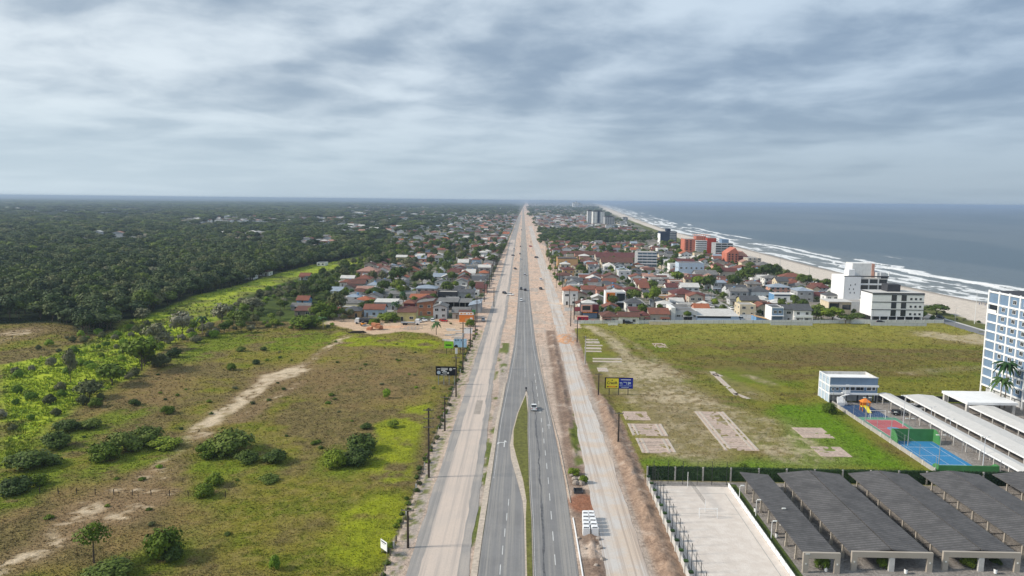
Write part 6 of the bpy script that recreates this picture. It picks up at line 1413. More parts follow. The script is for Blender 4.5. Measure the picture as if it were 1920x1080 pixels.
for i, (px, py, pyt) in enumerate([(1506, 1074, 1046), (1446, 1010, 981), (1463, 985, 962), (1386, 940, 925), (1417, 968, 945)]):
    p = P(px, py); lamp_post(['nearest', 'second', 'third', 'furthest', 'fourth'][i]+' small white lamp on the lawn strip beside the first carport', p.x, p.y, 3.2, .15, group='lawn lamps')
for i, (px, py) in enumerate([(1416, 960), (1456, 1008), (1698, 1076), (1866, 1076), (1548, 1072)]):
    p = P(px, py); r = thing('bin', ['white bin at the middle of the lawn strip', 'white bin towards the near end of the lawn strip', 'white bin on the lawn of the second portal', 'white bin on the lawn of the third portal', 'white bollard on the lawn of the first portal'][i], 'bin', (p.x, p.y, .1)); MB().tube((0, 0, 0), (0, 0, .75), .24, .28, 'pure_white', 9).build('body', r); MB().tube((0, 0, .75), (0, 0, .85), .3, .26, 'dark_metal', 9).build('lid', r)
# clubhouse
p, q_ = P(1566, 757), P(1643, 757); x0, x1, y0 = 92.6, 106.9, 214.6; hh = hgt(1600, 757, 709); a = (x1-x0)/2; d = 8
r = thing('clubhouse', 'blue grey two storey clubhouse with white bands and white roof deck beside the courts', 'clubhouse', ((x0+x1)/2, y0+d/2, 0))
MB().box(-a, a, -d/2, d/2, 2.8, hh-.9, 'steel_blue', 'pure_white').build('wall', r)
mb = MB(); mb.box(-a+.2, a-.2, -d/2+2.5, d/2-.2, 0, 2.8, 'pale_grey'); mb.box(-a, -a+.2, -d/2, d/2, 0, 2.8, 'light_blue'); mb.build('ground_floor_wall', r)
mb = MB(); mb.box(-a, a, -d/2, -d/2+.25, hh-.9, hh, 'steel_blue'); mb.box(-a, a, d/2-.25, d/2, hh-.9, hh, 'pale_concrete'); mb.box(-a, -a+.25, -d/2+.25, d/2-.25, hh-.9, hh, 'light_blue'); mb.box(a-.25, a, -d/2+.25, d/2-.25, hh-.9, hh, 'pale_concrete'); mb.build('parapet', r)
for z in (2.8, hh*.66): MB().box(-a-.12, a+.25, -d/2-.3, -d/2-.01, z-.2, z+.35, 'pure_white').build('band', r); MB().box(-a-.12, -a-.01, -d/2, d/2, z-.2, z+.25, 'pure_white').build('band', r)
MB().box(-a-.1, a+.1, -d/2-.1, -d/2-.01, hh-.12, hh+.1, 'pure_white').build('band', r); MB().box(-a-.1, -a-.01, -d/2, d/2, hh-.12, hh+.1, 'pure_white').build('band', r)
for y in (-d/2, -d/6, d/6, d/2-.3): MB().box(-a-.14, -a-.02, y, y+.35, 0, hh, 'pure_white').build('pilaster', r)
for y0_, zz2 in ((-d/2+.4, .3), (-d/6+.4, .3), (d/6+.4, .3)):
    for z in (.2, 3.2, hh*.66+.3): MB().box(-a-.05, -a-.01, y0_, y0_+d/3-.5, z, z+(2.2 if z < 5.4 else 1.4), 'light_blue').build('wall_panel', r)
for u, ww, hw in ((-6.2, .6, .6), (-4.9, .8, .7), (-3.5, .6, .6), (-1.9, .9, 1.6), (-.3, 1.2, 1.0), (1.3, 1.2, 1.0), (2.5, 1.0, 1.0), (4.6, 1.3, 1.1), (6.0, .9, 1.1)): window(r, 'S', u, d/2, 4.0, ww, hw, 'pure_white', 1)
for u in (-a+.2, -2, 1.5, 4.4, a-.2): MB().box(u-.18, u+.18, -d/2+.2, -d/2+.55, 0, 2.6, 'charcoal').build('column', r)
st = MB()
for i in range(15):
    t_ = i/14; an = t_*4.2; st.box(-4.2+math.cos(an)*1.1-.5+t_*1.6, -4.2+math.cos(an)*1.1+.5+t_*1.6, -d/2-2.2+math.sin(an)*1.1-.3, -d/2-2.2+math.sin(an)*1.1+.3, .2+t_*3.2, .32+t_*3.2, 'pure_white')
st.tube((-3.4, -d/2-2.2, 0), (-3.4, -d/2-2.2, 4.2), .12, .12, 'white_metal'); st.box(-3.9, -1.6, -d/2-1.5, -d/2-.31, 3.3, 3.45, 'pure_white'); st.box(-3.9, -1.6, -d/2-1.5, -d/2-1.42, 3.45, 4.4, 'pure_white')
st.prism([(-d/2-3.4, .1), (-d/2-3.4, 1.0), (-d/2-2.6, 2.6), (-d/2-2.6, 1.7)], 'x', -6.0, -4.0, 'pure_white'); st.build('spiral_stair', r)
# playground
r = thing('play_tower', 'orange and yellow play tower with a slide before the clubhouse', 'playground', (99.6, 206.5, 0.05)); mb = MB(); mb.box(-1.1, 1.1, -.9, .9, 1.2, 1.35, 'sign_yellow'); mb.build('platform', r)
for u in (-1, 1):
    for c in (-.8, .8): MB().box(u-.1, u+.1, c-.1, c+.1, 0, 2.6, 'orange_paint').build('post', r)
MB().hip(-1.3, 1.3, -1.1, 1.1, 2.6, 1.1, 'orange_paint').build('roof', r); MB().prism([(-.9, 1.2), (-3.2, .15), (-3.2, .35), (-.9, 1.5)], 'x', -.5, .5, 'sign_yellow').build('slide', r); MB().box(-1.1, 1.1, .85, .95, 1.35, 2.1, 'orange_paint').build('rail', r)
# green practice walls of the blue court
for lab, y, h, x0, x1 in (('tall dark green practice wall between the red court and the blue court', 179.9, 3.2, 94.0, 104.6), ('low green practice wall at the near end of the blue court', 158.2, 1.7, 93.8, 107.2)):
    r = thing('practice_wall', lab, 'wall', ((x0+x1)/2, y, 0)); a = (x1-x0)/2; MB().box(-a, a, -.12, .12, 0, h, 'wall_green').build('wall', r)
    for s in (-1, 1): MB().prism([(0, 0), (-3.2, 0), (-3.2, h*.45), (-2.2, h*.8), (-1.0, h), (0, h)] if h > 2 else [(0, 0), (2.4, 0), (2.4, h*.6), (1.4, h), (0, h)], 'x', s*a-.1 if s < 0 else a-.1, s*a+.1 if s < 0 else a+.1, 'wall_green').build('side_wing', r)
net_fence('wire fence on posts along the grass side of the courts', [(93.3, 213.5), (93.0, 158)], 4.2, 6.2, 'grey_metal', 4); net_fence('wire fence on posts between the courts and the first white canopy', [(106.2, 213), (107.4, 158)], 3.2, 6.2, 'grey_metal', 3)
r = thing('boundary_wall', 'low grey concrete wall along the grass at the courts', 'wall', (92.9, 186, 0)); MB().box(-.12, .12, -28, 27, 0, 1.0, 'concrete').build('wall', r)
for y in np.arange(-28, 27, 5): MB().box(-.2, .1, y-.15, y+.15, 0, 1.15, 'pale_concrete').build('post', r)
# white canopies
def canopy(label, x0, x1, y0, y1, z=2.9, drop=0.35):
    r = thing('canopy', label, 'canopy', ((x0+x1)/2, (y0+y1)/2, 0), 0, 'white parking canopies'); a, l = (x1-x0)/2, (y1-y0)/2
    MB().prism([(-a, z-drop*.3), (-a, z), (0, z+drop), (a, z), (a, z-.1), (0, z+drop-.12)], 'y', -l, l, 'canopy_roof').build('roof', r)
    MB().box(-a-.1, -a-.01, -l, l, z-.3, z+.08, 'pure_white').build('fascia', r)
    for y in np.arange(-l+.6, l, 5.2): mb = MB(); mb.box(-a+.5, -a+.75, y-.12, y+.12, 0, z-.05, 'pale_concrete'); mb.build('post', r); MB().box(a-.75, a-.5, y-.12, y+.12, 0, z-.05, 'pale_concrete').build('post', r)
    return r
canopy('narrow white canopy nearest the courts', 107.6, 111.4, 150.6, 215.6); canopy('wide white canopy in the middle of the parking yard', 114.6, 123.4, 150.8, 214); canopy('white canopy nearest the tower, behind the wide middle one', 127.4, 134.6, 151, 203)
r = thing('canopy', 'broad flat white porch roof on a thick pier at the tower foot', 'canopy', (134.2, 209.6, 0), 0, 'white parking canopies'); MB().box(-7.2, 7.2, -6.4, 6.4, 3.2, 3.9, 'pure_white').build('roof', r)
for u, c in ((-6.6, -5.6), (0, -5.6), (-6.6, 5.6), (6.4, 5.6), (6.4, -5.6)): MB().box(u-.4, u+.4, c-.4, c+.4, 0, 3.2, 'pale_concrete').build('pier', r)
for i, (px, py, pyt) in enumerate([(1693, 800, 741), (1744, 801, 762), (1780, 818, 785), (1843, 873, 818), (1670, 824, 772), (1702, 836, 784), (1759, 882, 815), (1623, 795, 745)]):
    p = P(px, py); lamp_post('floodlight mast '+['beside the clubhouse end of the first canopy', 'at the back of the middle canopy', 'halfway along the first canopy', 'at the near end of the first canopy', 'on the wall side of the red court', 'where the red court meets the green wall', 'at the near corner of the blue court', 'on the wall side of the playground'][i], p.x, p.y, hgt(px, py, pyt)-.2, .4, 'galvanised' if i < 4 else 'grey_metal', double=True)
# blue and white tower
tx, ty0, ty1 = 147.2, 188, 229.4; n = 10; z0 = 3.0; fh = 2.92; hh = z0+n*fh+1.0
r = thing('apartment_tower', 'tall blue panelled apartment tower with a white frame at the right edge', 'apartment block', (tx+9, (ty0+ty1)/2, 0)); l = (ty1-ty0)/2
MB().box(-9, 9, -l, l, z0, hh, 'steel_blue', 'charcoal').build('wall', r); MB().box(-8, 8, -l+1, l-1, 0, z0, 'pale_grey').build('ground_floor_wall', r)
ys2 = [l-.001, l-5.0, l-9.8, l-14.6, l-19.4, l-24.2, l-29, l-34, l-39, -l]
for y in ys2: MB().box(-9.35, -9.01, y-.5 if y > -l else y, y if y > -l else y+.5, 0, hh+.25, 'pure_white').build('pilaster', r)
for i in range(n+1):
    zb = z0+i*fh if i < n else hh-.2
    MB().box(-9.28, -9.01, -l, l, zb-.3, zb+.22, 'pure_white').build('floor_band', r)
for i in range(n):
    for k in range(1, 9):
        yc = (ys2[k]+ys2[k+1])/2 if k < 9 else 0
        if i == n-1 and k == 1: continue
        o = window(r, 'W', -yc, 9.0, z0+i*fh+1.15, 1.5 if k > 1 else 1.3, 1.15, 'pure_white', 2, lod=1)
MB().box(-9.05, -9.01, l-4.6, l-.7, z0+(n-2)*fh+.5, z0+(n-2)*fh+2.5, 'glass').build('balcony_opening', r); MB().box(-9.34, -9.28, l-4.6, l-.6, z0+(n-2)*fh+.25, z0+(n-2)*fh+1.1, 'white_metal').build('balcony_rail', r)
MB().box(-4, 5, -8, 6, hh, hh+2.2, 'charcoal').build('roof_plant_room', r)
FOOT.append((tx, tx+18, ty0, ty1))
r = thing('boundary_wall', 'dark fence wall with white posts behind the white canopies', 'wall', (128, 217.5, 0)); MB().box(-20.6, 17.5, -.1, .1, 0, 1.7, 'charcoal').build('wall', r)
for x in np.arange(-20.5, 17.5, 5.6): MB().box(x-.12, x+.12, -.18, -.1, 0, 2.0, 'pure_white').build('post', r)
# field wall
r = thing('boundary_wall', 'long pale wall between the grass field and the seaside town', 'wall', (24.4, 350.2, 0), math.atan2(16, 180)); mb = MB(); MB().box(0, 190, -.1, .1, 0, 1.7, 'white_plaster').build('wall', r)
for i in range(39): MB().box(i*5-.14, i*5+.14, -.16, .16, 0, 1.85, 'pale_concrete').build('post', r)
# utility poles
def pole(label, x, y, h, arms=2, mat='dark_wood', transformer=False, group=None):
    r = thing('utility_pole', label, 'utility pole', (x, y, 0), random.uniform(-.12, .12), group); MB().tube((0, 0, -.2), (0, 0, h), .24, .15, mat, 8).build('shaft', r)
    for i in range(arms):
        z = h-.5-i*1.9; mb = MB(); mb.box(-1.15, 1.15, -.2, -.06, z, z+.16, 'grey_wood')
        mb.build('crossarm', r); ins = MB()
        for u in (-1, -.35, .35, 1): ins.tube((u, -.13, z+.16), (u, -.13, z+.42), .06, .04, 'rubber', 5)
        ins.build('insulators', r)
    if transformer: MB().tube((.05, -.55, h-5.2), (.05, -.55, h-4.0), .36, .36, 'grey_metal', 9).build('transformer', r)
    return r
GP = 'utility poles along the highway'
for i, (px, py, pyt, ar) in enumerate([(765, 1027, 952, 1), (804, 895, 765, 3), (834, 808, 742, 1), (855, 744, 668, 1), (868, 694, 604, 2), (882, 652, 614, 1), (891, 625, 585, 1)]):
    p = P(px, py); pole(['thin pole nearest the white notice board', 'tallest dark pole at the bend of the wire fence', 'pole between the tallest pole and the black billboard', 'pole at the end of the black billboard', 'tall dark pole beside the green billboard', 'short pole just beyond the green billboard', 'pole opposite the orange hut corner'][i], p.x, p.y, hgt(px, py, pyt), ar, group=GP, transformer=(i == 4))
for i, (px, py, pyt) in enumerate([(1159, 832, 772), (1122, 741, 700), (1097, 683, 630), (1082, 642, 600), (1070, 612, 572)]):
    p = P(px, py); pole(['pole at the edge of the field by the square slabs', 'pole left of the yellow and blue billboard', 'pale pole by the thin concrete strips', 'pole near the start of the sandy field track', 'pole in front of the crimson kiosk'][i], p.x, p.y, hgt(px, py, pyt), 1, 'concrete' if i == 2 else 'dark_wood', group=GP)
for k, y in enumerate(np.arange(350, 900, 36)):
    pole('pole in the receding row on the inland side of the highway', -23.6-(y-350)*.008, y, 12.5, 2, group='row of poles on the inland side')
    if y < 800: pole('pole in the receding row on the sea side of the highway', 25.0-(y-350)*.006, y+12, 11.5, 1, group='row of poles on the sea side')
p = P(926, 575); pole('lone pole standing in the sand beside the inland service road', p.x, p.y, 11, 1); 
for i, (px, py, pyt) in enumerate([(1424, 492, 472), (1462, 497, 479), (1517, 523, 495), (1463, 506, 485), (1385, 585, 540), (1368, 575, 540), (1345, 553, 520), (1412, 607, 585), (1636, 604, 582)]):
    p = P(px, py); lamp_post('slim street lamp '+['by the beige block at the sand', 'between the beige block and the rust red roofs', 'alone at the edge of the beach', 'on the beach road behind the grey hip', 'at the street corner by the white hall', 'before the two part slate roof', 'high up the sloping street', 'at the field wall opposite the blue garage', 'before the low white block'][i], p.x, p.y, hgt(px, py, pyt), .6, 'grey_metal')
p = P(1827, 607); lamp_post('tall white twin floodlight mast on the grass behind the beach', p.x, p.y, 17, .6, double=True); p = P(1790, 611); lamp_post('short dark street lamp beside the beach road', p.x, p.y, 9, .5, 'grey_metal')
# billboards
def billboard(label, px0, px1, pyt, pyb, pyg, name='billboard', legs=3, legmat='dark_metal', frame='sign_black', z0=None):
    a_, b_ = P(px0, pyg), P(px1, pyg); w_ = b_.x-a_.x; cx, cy = (a_.x+b_.x)/2, (a_.y+b_.y)/2; zt, zb = hgt((px0+px1)/2, pyg, pyt), hgt((px0+px1)/2, pyg, pyb)
    r = thing(name, label, 'billboard', (cx, cy, 0))
    MB().box(-w_/2, w_/2, -.06, .1, zb, zt, frame).build('board', r)
    for i in range(legs): u = -w_/2+w_*(i+.5)/legs; MB().box(u-.1, u+.1, .1, .3, 0, zt-.2, legmat).build('leg', r)
    return r, w_/2, zb, zt
def letters(r, text, x, z, size, mat, y=-.075, align='CENTER', name='lettering'):
    cu = bpy.data.curves.new(name, 'FONT'); cu.body = text; cu.size = size; cu.align_x = align; cu.align_y = 'CENTER'; cu.extrude = .008; cu.materials.append(MATS[mat]); cu.offset = size*.012
    t_ = bpy.data.objects.new(name, cu); C.objects.link(t_); bpy.context.view_layer.update(); me = bpy.data.meshes.new_from_object(t_.evaluated_get(bpy.context.evaluated_depsgraph_get())); me.materials.clear(); me.materials.append(MATS[mat]); bpy.data.objects.remove(t_)
    o = link(name, me, r, (x, y, z)); o.rotation_euler = (math.pi/2, 0, 0); return o
r, a, zb, zt = billboard('double billboard, yellow half with dark lettering and deep blue half', 1133.5, 1186, 708, 728.5, 741); zm = (zb+zt)/2; h = zt-zb
MB().box(-a+.35, -.08, -.09, -.06, zb+.12, zt-.3, 'sign_yellow').build('panel', r); MB().box(.02, a-.05, -.09, -.06, zb+.08, zt-.2, 'sign_blue').build('panel', r)
letters(r, 'CreciR', -a*.48, zm+.02, h*.33, 'sign_black', -.10); MB().prism([(-a*.48-.22, zt-.85), (-a*.48, zt-1.05), (-a*.48+.22, zt-.85), (-a*.48, zt-.6)], 'y', -.105, -.09, 'sign_black').build('emblem', r); MB().box(-a+.75, -.5, -.105, -.09, zb+.42, zb+.78, 'sign_orange').build('bar', r)
for u in (-a+.95, -.75): MB().box(u-.22, u+.22, -.11, -.105, zb+.44, zb+.76, 'dark_wood').build('bar_end', r)
mb = MB(); mb.box(.6, a-.7, -.10, -.09, zt-.75, zt-.55, 'pure_white'); 
for x0, x1, z0, z1 in ((.2, 1.0, .52, .58), (.3, 1.2, .40, .46), (1.35, 2.3, .56, .62), (2.25, 2.4, .38, .62), (2.7, 3.0, .36, .62), (3.05, 3.6, .42, .6), (.2, 1.2, .24, .28), (1.4, 2.4, .24, .28), (2.6, 3.8, .24, .28), (.8, 3.0, .1, .15)): mb.box(x0*a/4.3, x1*a/4.3, -.10, -.09, zb+h*z0, zb+h*z1, 'light_blue')
mb.build('text_lines', r)
r, a, zb, zt = billboard('black billboard with white text lines and a round white badge', 817, 857, 687, 704, 722, legs=4, legmat='grey_metal'); h = zt-zb; mb = MB()
for x0, x1, z0, z1 in ((-.86, -.56, .70, .76), (-.48, .12, .76, .82), (-.48, .12, .62, .69), (-.5, -.1, .5, .57), (-.4, 0, .28, .36), (.64, .92, .74, .8), (-.55, -.25, .05, .09), (-.2, .05, .05, .09)): mb.box(x0*a, x1*a, -.085, -.06, zb+h*z0, zb+h*z1, 'pure_white')
mb.build('text_lines', r); MB().tube((-a*.72, -.06, zb+h*.32), (-a*.72, -.09, zb+h*.32), h*.2, h*.2, 'light_blue', 16).build('badge', r); MB().tube((a*.4, -.06, zb+h*.68), (a*.4, -.09, zb+h*.68), h*.17, h*.17, 'pale_grey', 12).build('portrait_patch', r); MB().box(-.32*a, .02*a, -.085, -.06, zb+h*.22, zb+h*.5, 'pale_grey').build('picture', r); MB().tube((a*.16, -.06, zb+h*.28), (a*.16, -.09, zb+h*.28), h*.1, h*.1, 'pure_white', 10).build('badge', r)
r, a, zb, zt = billboard('bright green billboard with one dark word', 833, 850, 640, 653, 664, legs=2); MB().box(-a, a, -.09, -.06, zb, zt, 'sign_green').build('panel', r); MB().box(-a*.7, a*.6, -.10, -.09, zb+(zt-zb)*.38, zb+(zt-zb)*.55, 'sign_black').build('text_lines', r)
r, a, zb, zt = billboard('pale blue billboard with small figures joined to the green one', 850.8, 875, 635, 651, 663, legs=3); MB().box(-a, a, -.09, -.06, zb, zt, 'sign_sky').build('panel', r); mb = MB()
for u in (-.8, -.55, -.3, .1): mb.box(a*u, a*u+.3, -.10, -.09, zt-1.0, zt-.3, 'navy_paint')
mb.build('figures', r); MB().prism([(-a, zb), (-a*.35, zb), (-a*.4, zb+.7), (-a*.6, zb+1.0), (-a*.85, zb+.8)], 'y', -.105, -.09, 'sign_black').build('arch_mark', r)
p = P(720, 1040); r = thing('notice_board', 'small white notice board with a dark headline beside the wire fence', 'sign', (p.x, p.y, 0), math.radians(-48)); MB().box(-1.0, 1.0, -.04, .04, .9, 2.5, 'pure_white').build('board', r)
mb = MB(); mb.box(-.8, .8, -.055, -.04, 2.12, 2.32, 'navy_paint'); mb.box(-.7, .5, -.055, -.04, 1.86, 1.94, 'grey_plaster'); mb.build('text_lines', r)
for u in (-.85, .85): MB().box(u-.05, u+.05, .04, .12, 0, 2.5, 'grey_wood').build('leg', r)
p = P(856, 675); r = thing('banner', 'narrow white banner on a post beside the black billboard', 'banner', (p.x, p.y, 0)); MB().tube((0, 0, 0), (0, 0, 4.6), .06, .05, 'grey_metal', 6).build('pole', r); MB().box(-.5, .35, -.03, .03, 2.4, 4.6, 'pure_white').build('cloth', r)
p = P(878, 632); r = thing('notice_board', 'blank white board standing among poles at the slab yard', 'sign', (p.x, p.y, 0)); MB().box(-1.8, 1.8, -.04, .04, 1.6, 4.2, 'pure_white').build('board', r)
for u in (-1.5, 1.5): MB().box(u-.06, u+.06, .04, .14, 0, 4.2, 'grey_wood').build('leg', r)
p = P(888, 604); r = thing('sign_mast', 'green shop mast with a square head next to the orange hut', 'sign', (p.x, p.y, 0)); MB().tube((0, 0, 0), (0, 0, 4.0), .12, .1, 'wall_green', 8).build('pole', r); MB().box(-.9, .9, -.2, .2, 4.0, 6.2, 'wall_green').build('board', r)
# wire fence of the dry field
r = thing('wire_fence', 'old wire fence on wooden posts along the dry field and service road', 'fence', (-22.2, 105, 0)); mb = MB()
for i in range(88):
    y = i*2.55; MB().box(-.06+random.uniform(-.1, .1), .06+random.uniform(-.05, .12), y-.06, y+.06, -.1, 1.15+random.uniform(-.15, .2), 'pale_concrete' if i % 5 == 0 else 'grey_wood').build('post', r)
for z in (.4, .75, 1.05): mb.tube((0, 0, z), (0, 222, z), .012, .012, 'dark_metal', 4)
mb.build('wire', r)
r = thing('wire_fence', 'short row of dark fence posts across the lower dry field', 'fence', (*P(40, 925)[:2], 0)); e_ = P(430, 925)
for i in range(12): MB().box(i*(e_.x-P(40, 925).x)/11-.06, i*(e_.x-P(40, 925).x)/11+.06, -.06, .06, 0, 1.3, 'dark_wood').build('post', r)
mb = MB()
for z in (.5, 1.0): mb.tube((0, 0, z), (e_.x-P(40, 925).x, 0, z), .01, .01, 'dark_metal', 4)
mb.build('wire', r)
# slab ruins in the sea side field
simple('slab_sand', (0.50, 0.385, 0.315), var=.25, scale=1.5, fine=4); simple('slab_beam', (0.50, 0.43, 0.36), var=.15, scale=1.5); simple('slab_gap', (0.20, 0.14, 0.11), var=.4, scale=1.2)
def ruin(label, x0, x1, y0, y1, n, rails=True):
    r = thing('foundation_slab', label, 'foundation', ((x0+x1)/2, (y0+y1)/2, 0), 0, 'old foundations in the field'); a, l = (x1-x0)/2, (y1-y0)/2; q2 = random.Random(int(x0*9+y0)); MB().box(-a, a, -l, l, -.1, .07, 'slab_sand').build('bed', r)
    if rails:
        for u in (-a+.3, -a+1.5, a-1.5, a-.3): MB().box(u-.28, u+.28, -l+q2.uniform(0, 1), l-q2.uniform(0, .6), .071, .16, 'slab_beam').build('rail', r)
    mb = MB(); k = int((2*l)/(1.0))
    for i in range(k):
        y = -l+(i+.5)*2*l/k+q2.uniform(-.12, .12); u = -a+1.9 if rails else -a+.3
        while u < a-2:
            ln = q2.uniform(1.5, 4.5)
            if q2.random() < .8: mb.box(u, min(u+ln, a-1.9 if rails else a-.3), y-.10, y+q2.uniform(.0, .10), .06, .078, 'slab_gap')
            u += ln+q2.uniform(.1, .5)
    mb.build('trenches', r)
    for i in range(n): y = -l+(i+.5)*2*l/n; MB().box(-a+1.8, a-1.8, y-.14, y+.14, .072, .13, 'slab_beam').build('beam', r)
ruin('largest ladder like foundation slab, long and striped, in the middle of the field', 49.2, 57.6, 170.4, 203, 5); ruin('pinkish foundation pair, the far half, near the square slabs by the road', 28.2, 37.4, 180.4, 190.5, 1); ruin('pinkish foundation pair, the near half, ending at the tall grass', 28.6, 36.9, 167.6, 178.4, 1); ruin('small square foundation left of the largest ladder slab, by the pole', 28.2, 35.2, 193.8, 202, 0, False)
ruin('foundation patch by the clubhouse grass, upper of two', 72.2, 80.2, 180.8, 189.4, 1, False); ruin('foundation patch near the carport hedge, lower of two', 71.2, 78.6, 167.2, 174.2, 1, False); ruin('little rectangular slab alone in the upper field', *[P(1232, 655).x, P(1256, 655).x], P(1244, 652).y, P(1244, 644).y, 1, False)
for i, (pa, pb, w_) in enumerate([((1335, 697), (1382, 742), 1.8), ((1378, 738), (1404, 748), 1.6), ((1338, 701), (1350, 706), 2.6)]):
    a_, b_ = P(*pa), P(*pb); r = thing('concrete_strip', ['long pale concrete strip lying slantwise in the field', 'shorter pale strip continuing the slanting one', 'short broad strip at the top of the slanting one'][i], 'foundation', (*((a_+b_)/2)[:2], 0), math.atan2(b_.y-a_.y, b_.x-a_.x)); l = (b_-a_).length/2; MB().box(-l, l, -w_/2, w_/2, -.1, .1, 'slab_beam').build('slab', r); MB().box(-l*.6, l*.2, -w_*.2, w_*.1, .10, .115, 'slab_sand').build('crack', r)
for i, (xl, xr, y0_, y1_) in enumerate([(1097, 1128, 655, 652), (1100, 1130, 649, 647), (1098, 1125, 644, 640), (1100, 1122, 638, 636), (1112, 1166, 674, 672), (1112, 1166, 679, 677), (1122, 1141, 697, 690), (1098, 1128, 660, 658)]):
    a_, b_, c_ = P(xl, y0_), P(xr, y0_), P((xl+xr)/2, y1_); r = thing('concrete_strip', 'pale concrete strip, '+['fourth', 'third', 'second', 'first', 'sixth', 'seventh', 'broad last', 'fifth'][i]+' of the row along the field edge counting from the town', 'foundation', ((a_.x+b_.x)/2, (a_.y+c_.y)/2, 0)); w_, l = (b_.x-a_.x)/2, max(.5, (c_.y-a_.y)/2)
    MB().box(-w_, w_, -l, l, -.1, .12, 'slab_beam').build('slab', r); MB().box(-w_*.9, w_*.7, -l*.2, l*.2, .12, .135, 'slab_sand').build('crack', r)
# works along the sea side service road
for j, px in enumerate((1099, 1115)):
    for i in range(5):
        p = P(px, 1003); y = p.y+i*1.55; lab = f"{['nearest', 'second', 'third', 'fourth', 'furthest'][i]} white drain block of the {'left' if j == 0 else 'right'} row on the spoil heap"
        r = thing('drain_block', lab, 'concrete block', (p.x+.1*i*(1 if j == 0 else -.3), y, .02), random.uniform(-.08, .08), 'white drain blocks'); hb = 1.5; mb = MB(); mb.box(-.62, .62, -.62, -.5, 0, hb, 'pure_white'); mb.box(-.62, .62, .5, .62, 0, hb, 'pure_white'); mb.box(-.62, -.5, -.5, .5, 0, hb, 'pure_white'); mb.box(.5, .62, -.5, .5, 0, hb, 'pure_white'); mb.box(-.5, .5, -.5, .5, 0, .3, 'concrete'); mb.build('box', r); MB().box(-.5, .5, -.12, .62, hb, hb+.1, 'pure_white').build('lid', r)
p = P(1085, 926); r = thing('drain_pit', 'open black square pit with a low rim between the weeds and the red earth', 'pit', (p.x, p.y+1.2, 0)); mb = MB(); mb.box(-.95, -.8, -1.2, 1.2, 0, .35, 'charcoal'); mb.box(.8, .95, -1.2, 1.2, 0, .35, 'charcoal'); mb.box(-.8, .8, -1.2, -1.05, 0, .35, 'charcoal'); mb.box(-.8, .8, 1.05, 1.2, 0, .35, 'charcoal'); mb.build('rim', r); MB().box(-.8, .8, -1.05, 1.05, .02, .08, 'dark_interior').build('floor_slab', r)
def rock_mesh(seed, s):
    q2 = random.Random(seed); mb = MB(); nu, nv = 8, 5; V = []
    for j in range(nv+1):
        for i in range(nu):
            th, ph = math.pi*j/nv, 2*math.pi*i/nu; rr = s*q2.uniform(.8, 1.15); V.append((rr*math.sin(th)*math.cos(ph), rr*math.sin(th)*math.sin(ph)*.85, rr*math.cos(th)*.7))
    mb.poly(V, [(j*nu+i, (j+1)*nu+i, (j+1)*nu+(i+1) % nu, j*nu+(i+1) % nu) for j in range(nv) for i in range(nu)], 'rock'); return mb
for i, (px, py, s) in enumerate([(1078, 900, .75), (1087, 900, .7), (1079, 908, .9), (1090, 908, .85), (1071, 893, .55), (1074, 887, .5), (1122, 1012, .55), (1108, 1020, .4), (1125, 1028, .6), (1112, 1040, .45), (1098, 1030, .35), (1130, 1050, .5), (1118, 1062, .45), (1085, 1010, .35)]):
    p = P(px, py); tag(rock_mesh(i, s).build('rock', None, (p.x, p.y, s*.35)), 'grey brown rock '+('in the heap behind the black pit' if i < 6 else 'on the spoil heap below the drain blocks'), 'rock', 'rocks behind the pit' if i < 6 else 'rocks on the spoil heap')
# sandy yard
p = P(702, 618); r = thing('clay_pile', 'heap of orange clay bricks beside the white tank truck', 'brick pile', (p.x, p.y, 0)); q2 = random.Random(4)
for i in range(16):
    k = i/16; x, y = q2.uniform(-3.6, 3.6)*(1-k*.6), q2.uniform(-1.6, 2.4)*(1-k*.6); z = max(0, k*2.6-.2); MB().box(x-.9, x+.9, y-.7, y+.7, z, z+q2.uniform(.8, 1.2), 'clay').build('brick_stack', r)
p = P(670, 624); r = thing('log_pile', 'dark pile of old planks and logs at the field edge', 'log pile', (p.x, p.y, 0), .15)
for i in range(7): MB().tube((-4+.3*i, (i % 4)*.5-.8, .25+.4*(i//4)), (4-.2*i, (i % 4)*.5-.6, .25+.4*(i//4)), .25, .22, 'dark_wood', 7).build('log', r)
q2 = random.Random(8)
for i in range(12):
    px, py = 834+q2.uniform(0, 46), 618+q2.uniform(0, 22); p = P(px, py); r = thing('concrete_beam', 'pale concrete beam lying in the slab yard behind the green billboard', 'concrete beam', (p.x, p.y, 0), q2.uniform(-.25, .25), 'concrete beams in the slab yard'); w_ = q2.uniform(1.4, 3.4); MB().box(-w_, w_, -.35, .35, 0, q2.uniform(.3, .6), 'pale_concrete').build('beam', r); MB().box(-w_*.8, -w_*.75, -.3, .3, -.05, .01, 'dark_wood').build('batten', r)
for i in range(5):
    p = P(757+i*7, 616+(i % 2)*2); r = thing('steel_frame', 'grey scaffold frame lying on the yard in front of the flatbed truck', 'steel frame', (p.x, p.y, 0), .1*i, 'scaffold frames on the yard'); mb = MB()
    for u in (-1.6, 0, 1.6): mb.tube((u, -.8, .1), (u+.5, .8, .9), .07, .07, 'grey_metal', 5)
    mb.tube((-1.6, -.8, .1), (1.6, -.8, .1), .07, .07, 'grey_metal', 5); mb.tube((-1.1, .8, .9), (2.1, .8, .9), .07, .07, 'grey_metal', 5); mb.build('frame', r)
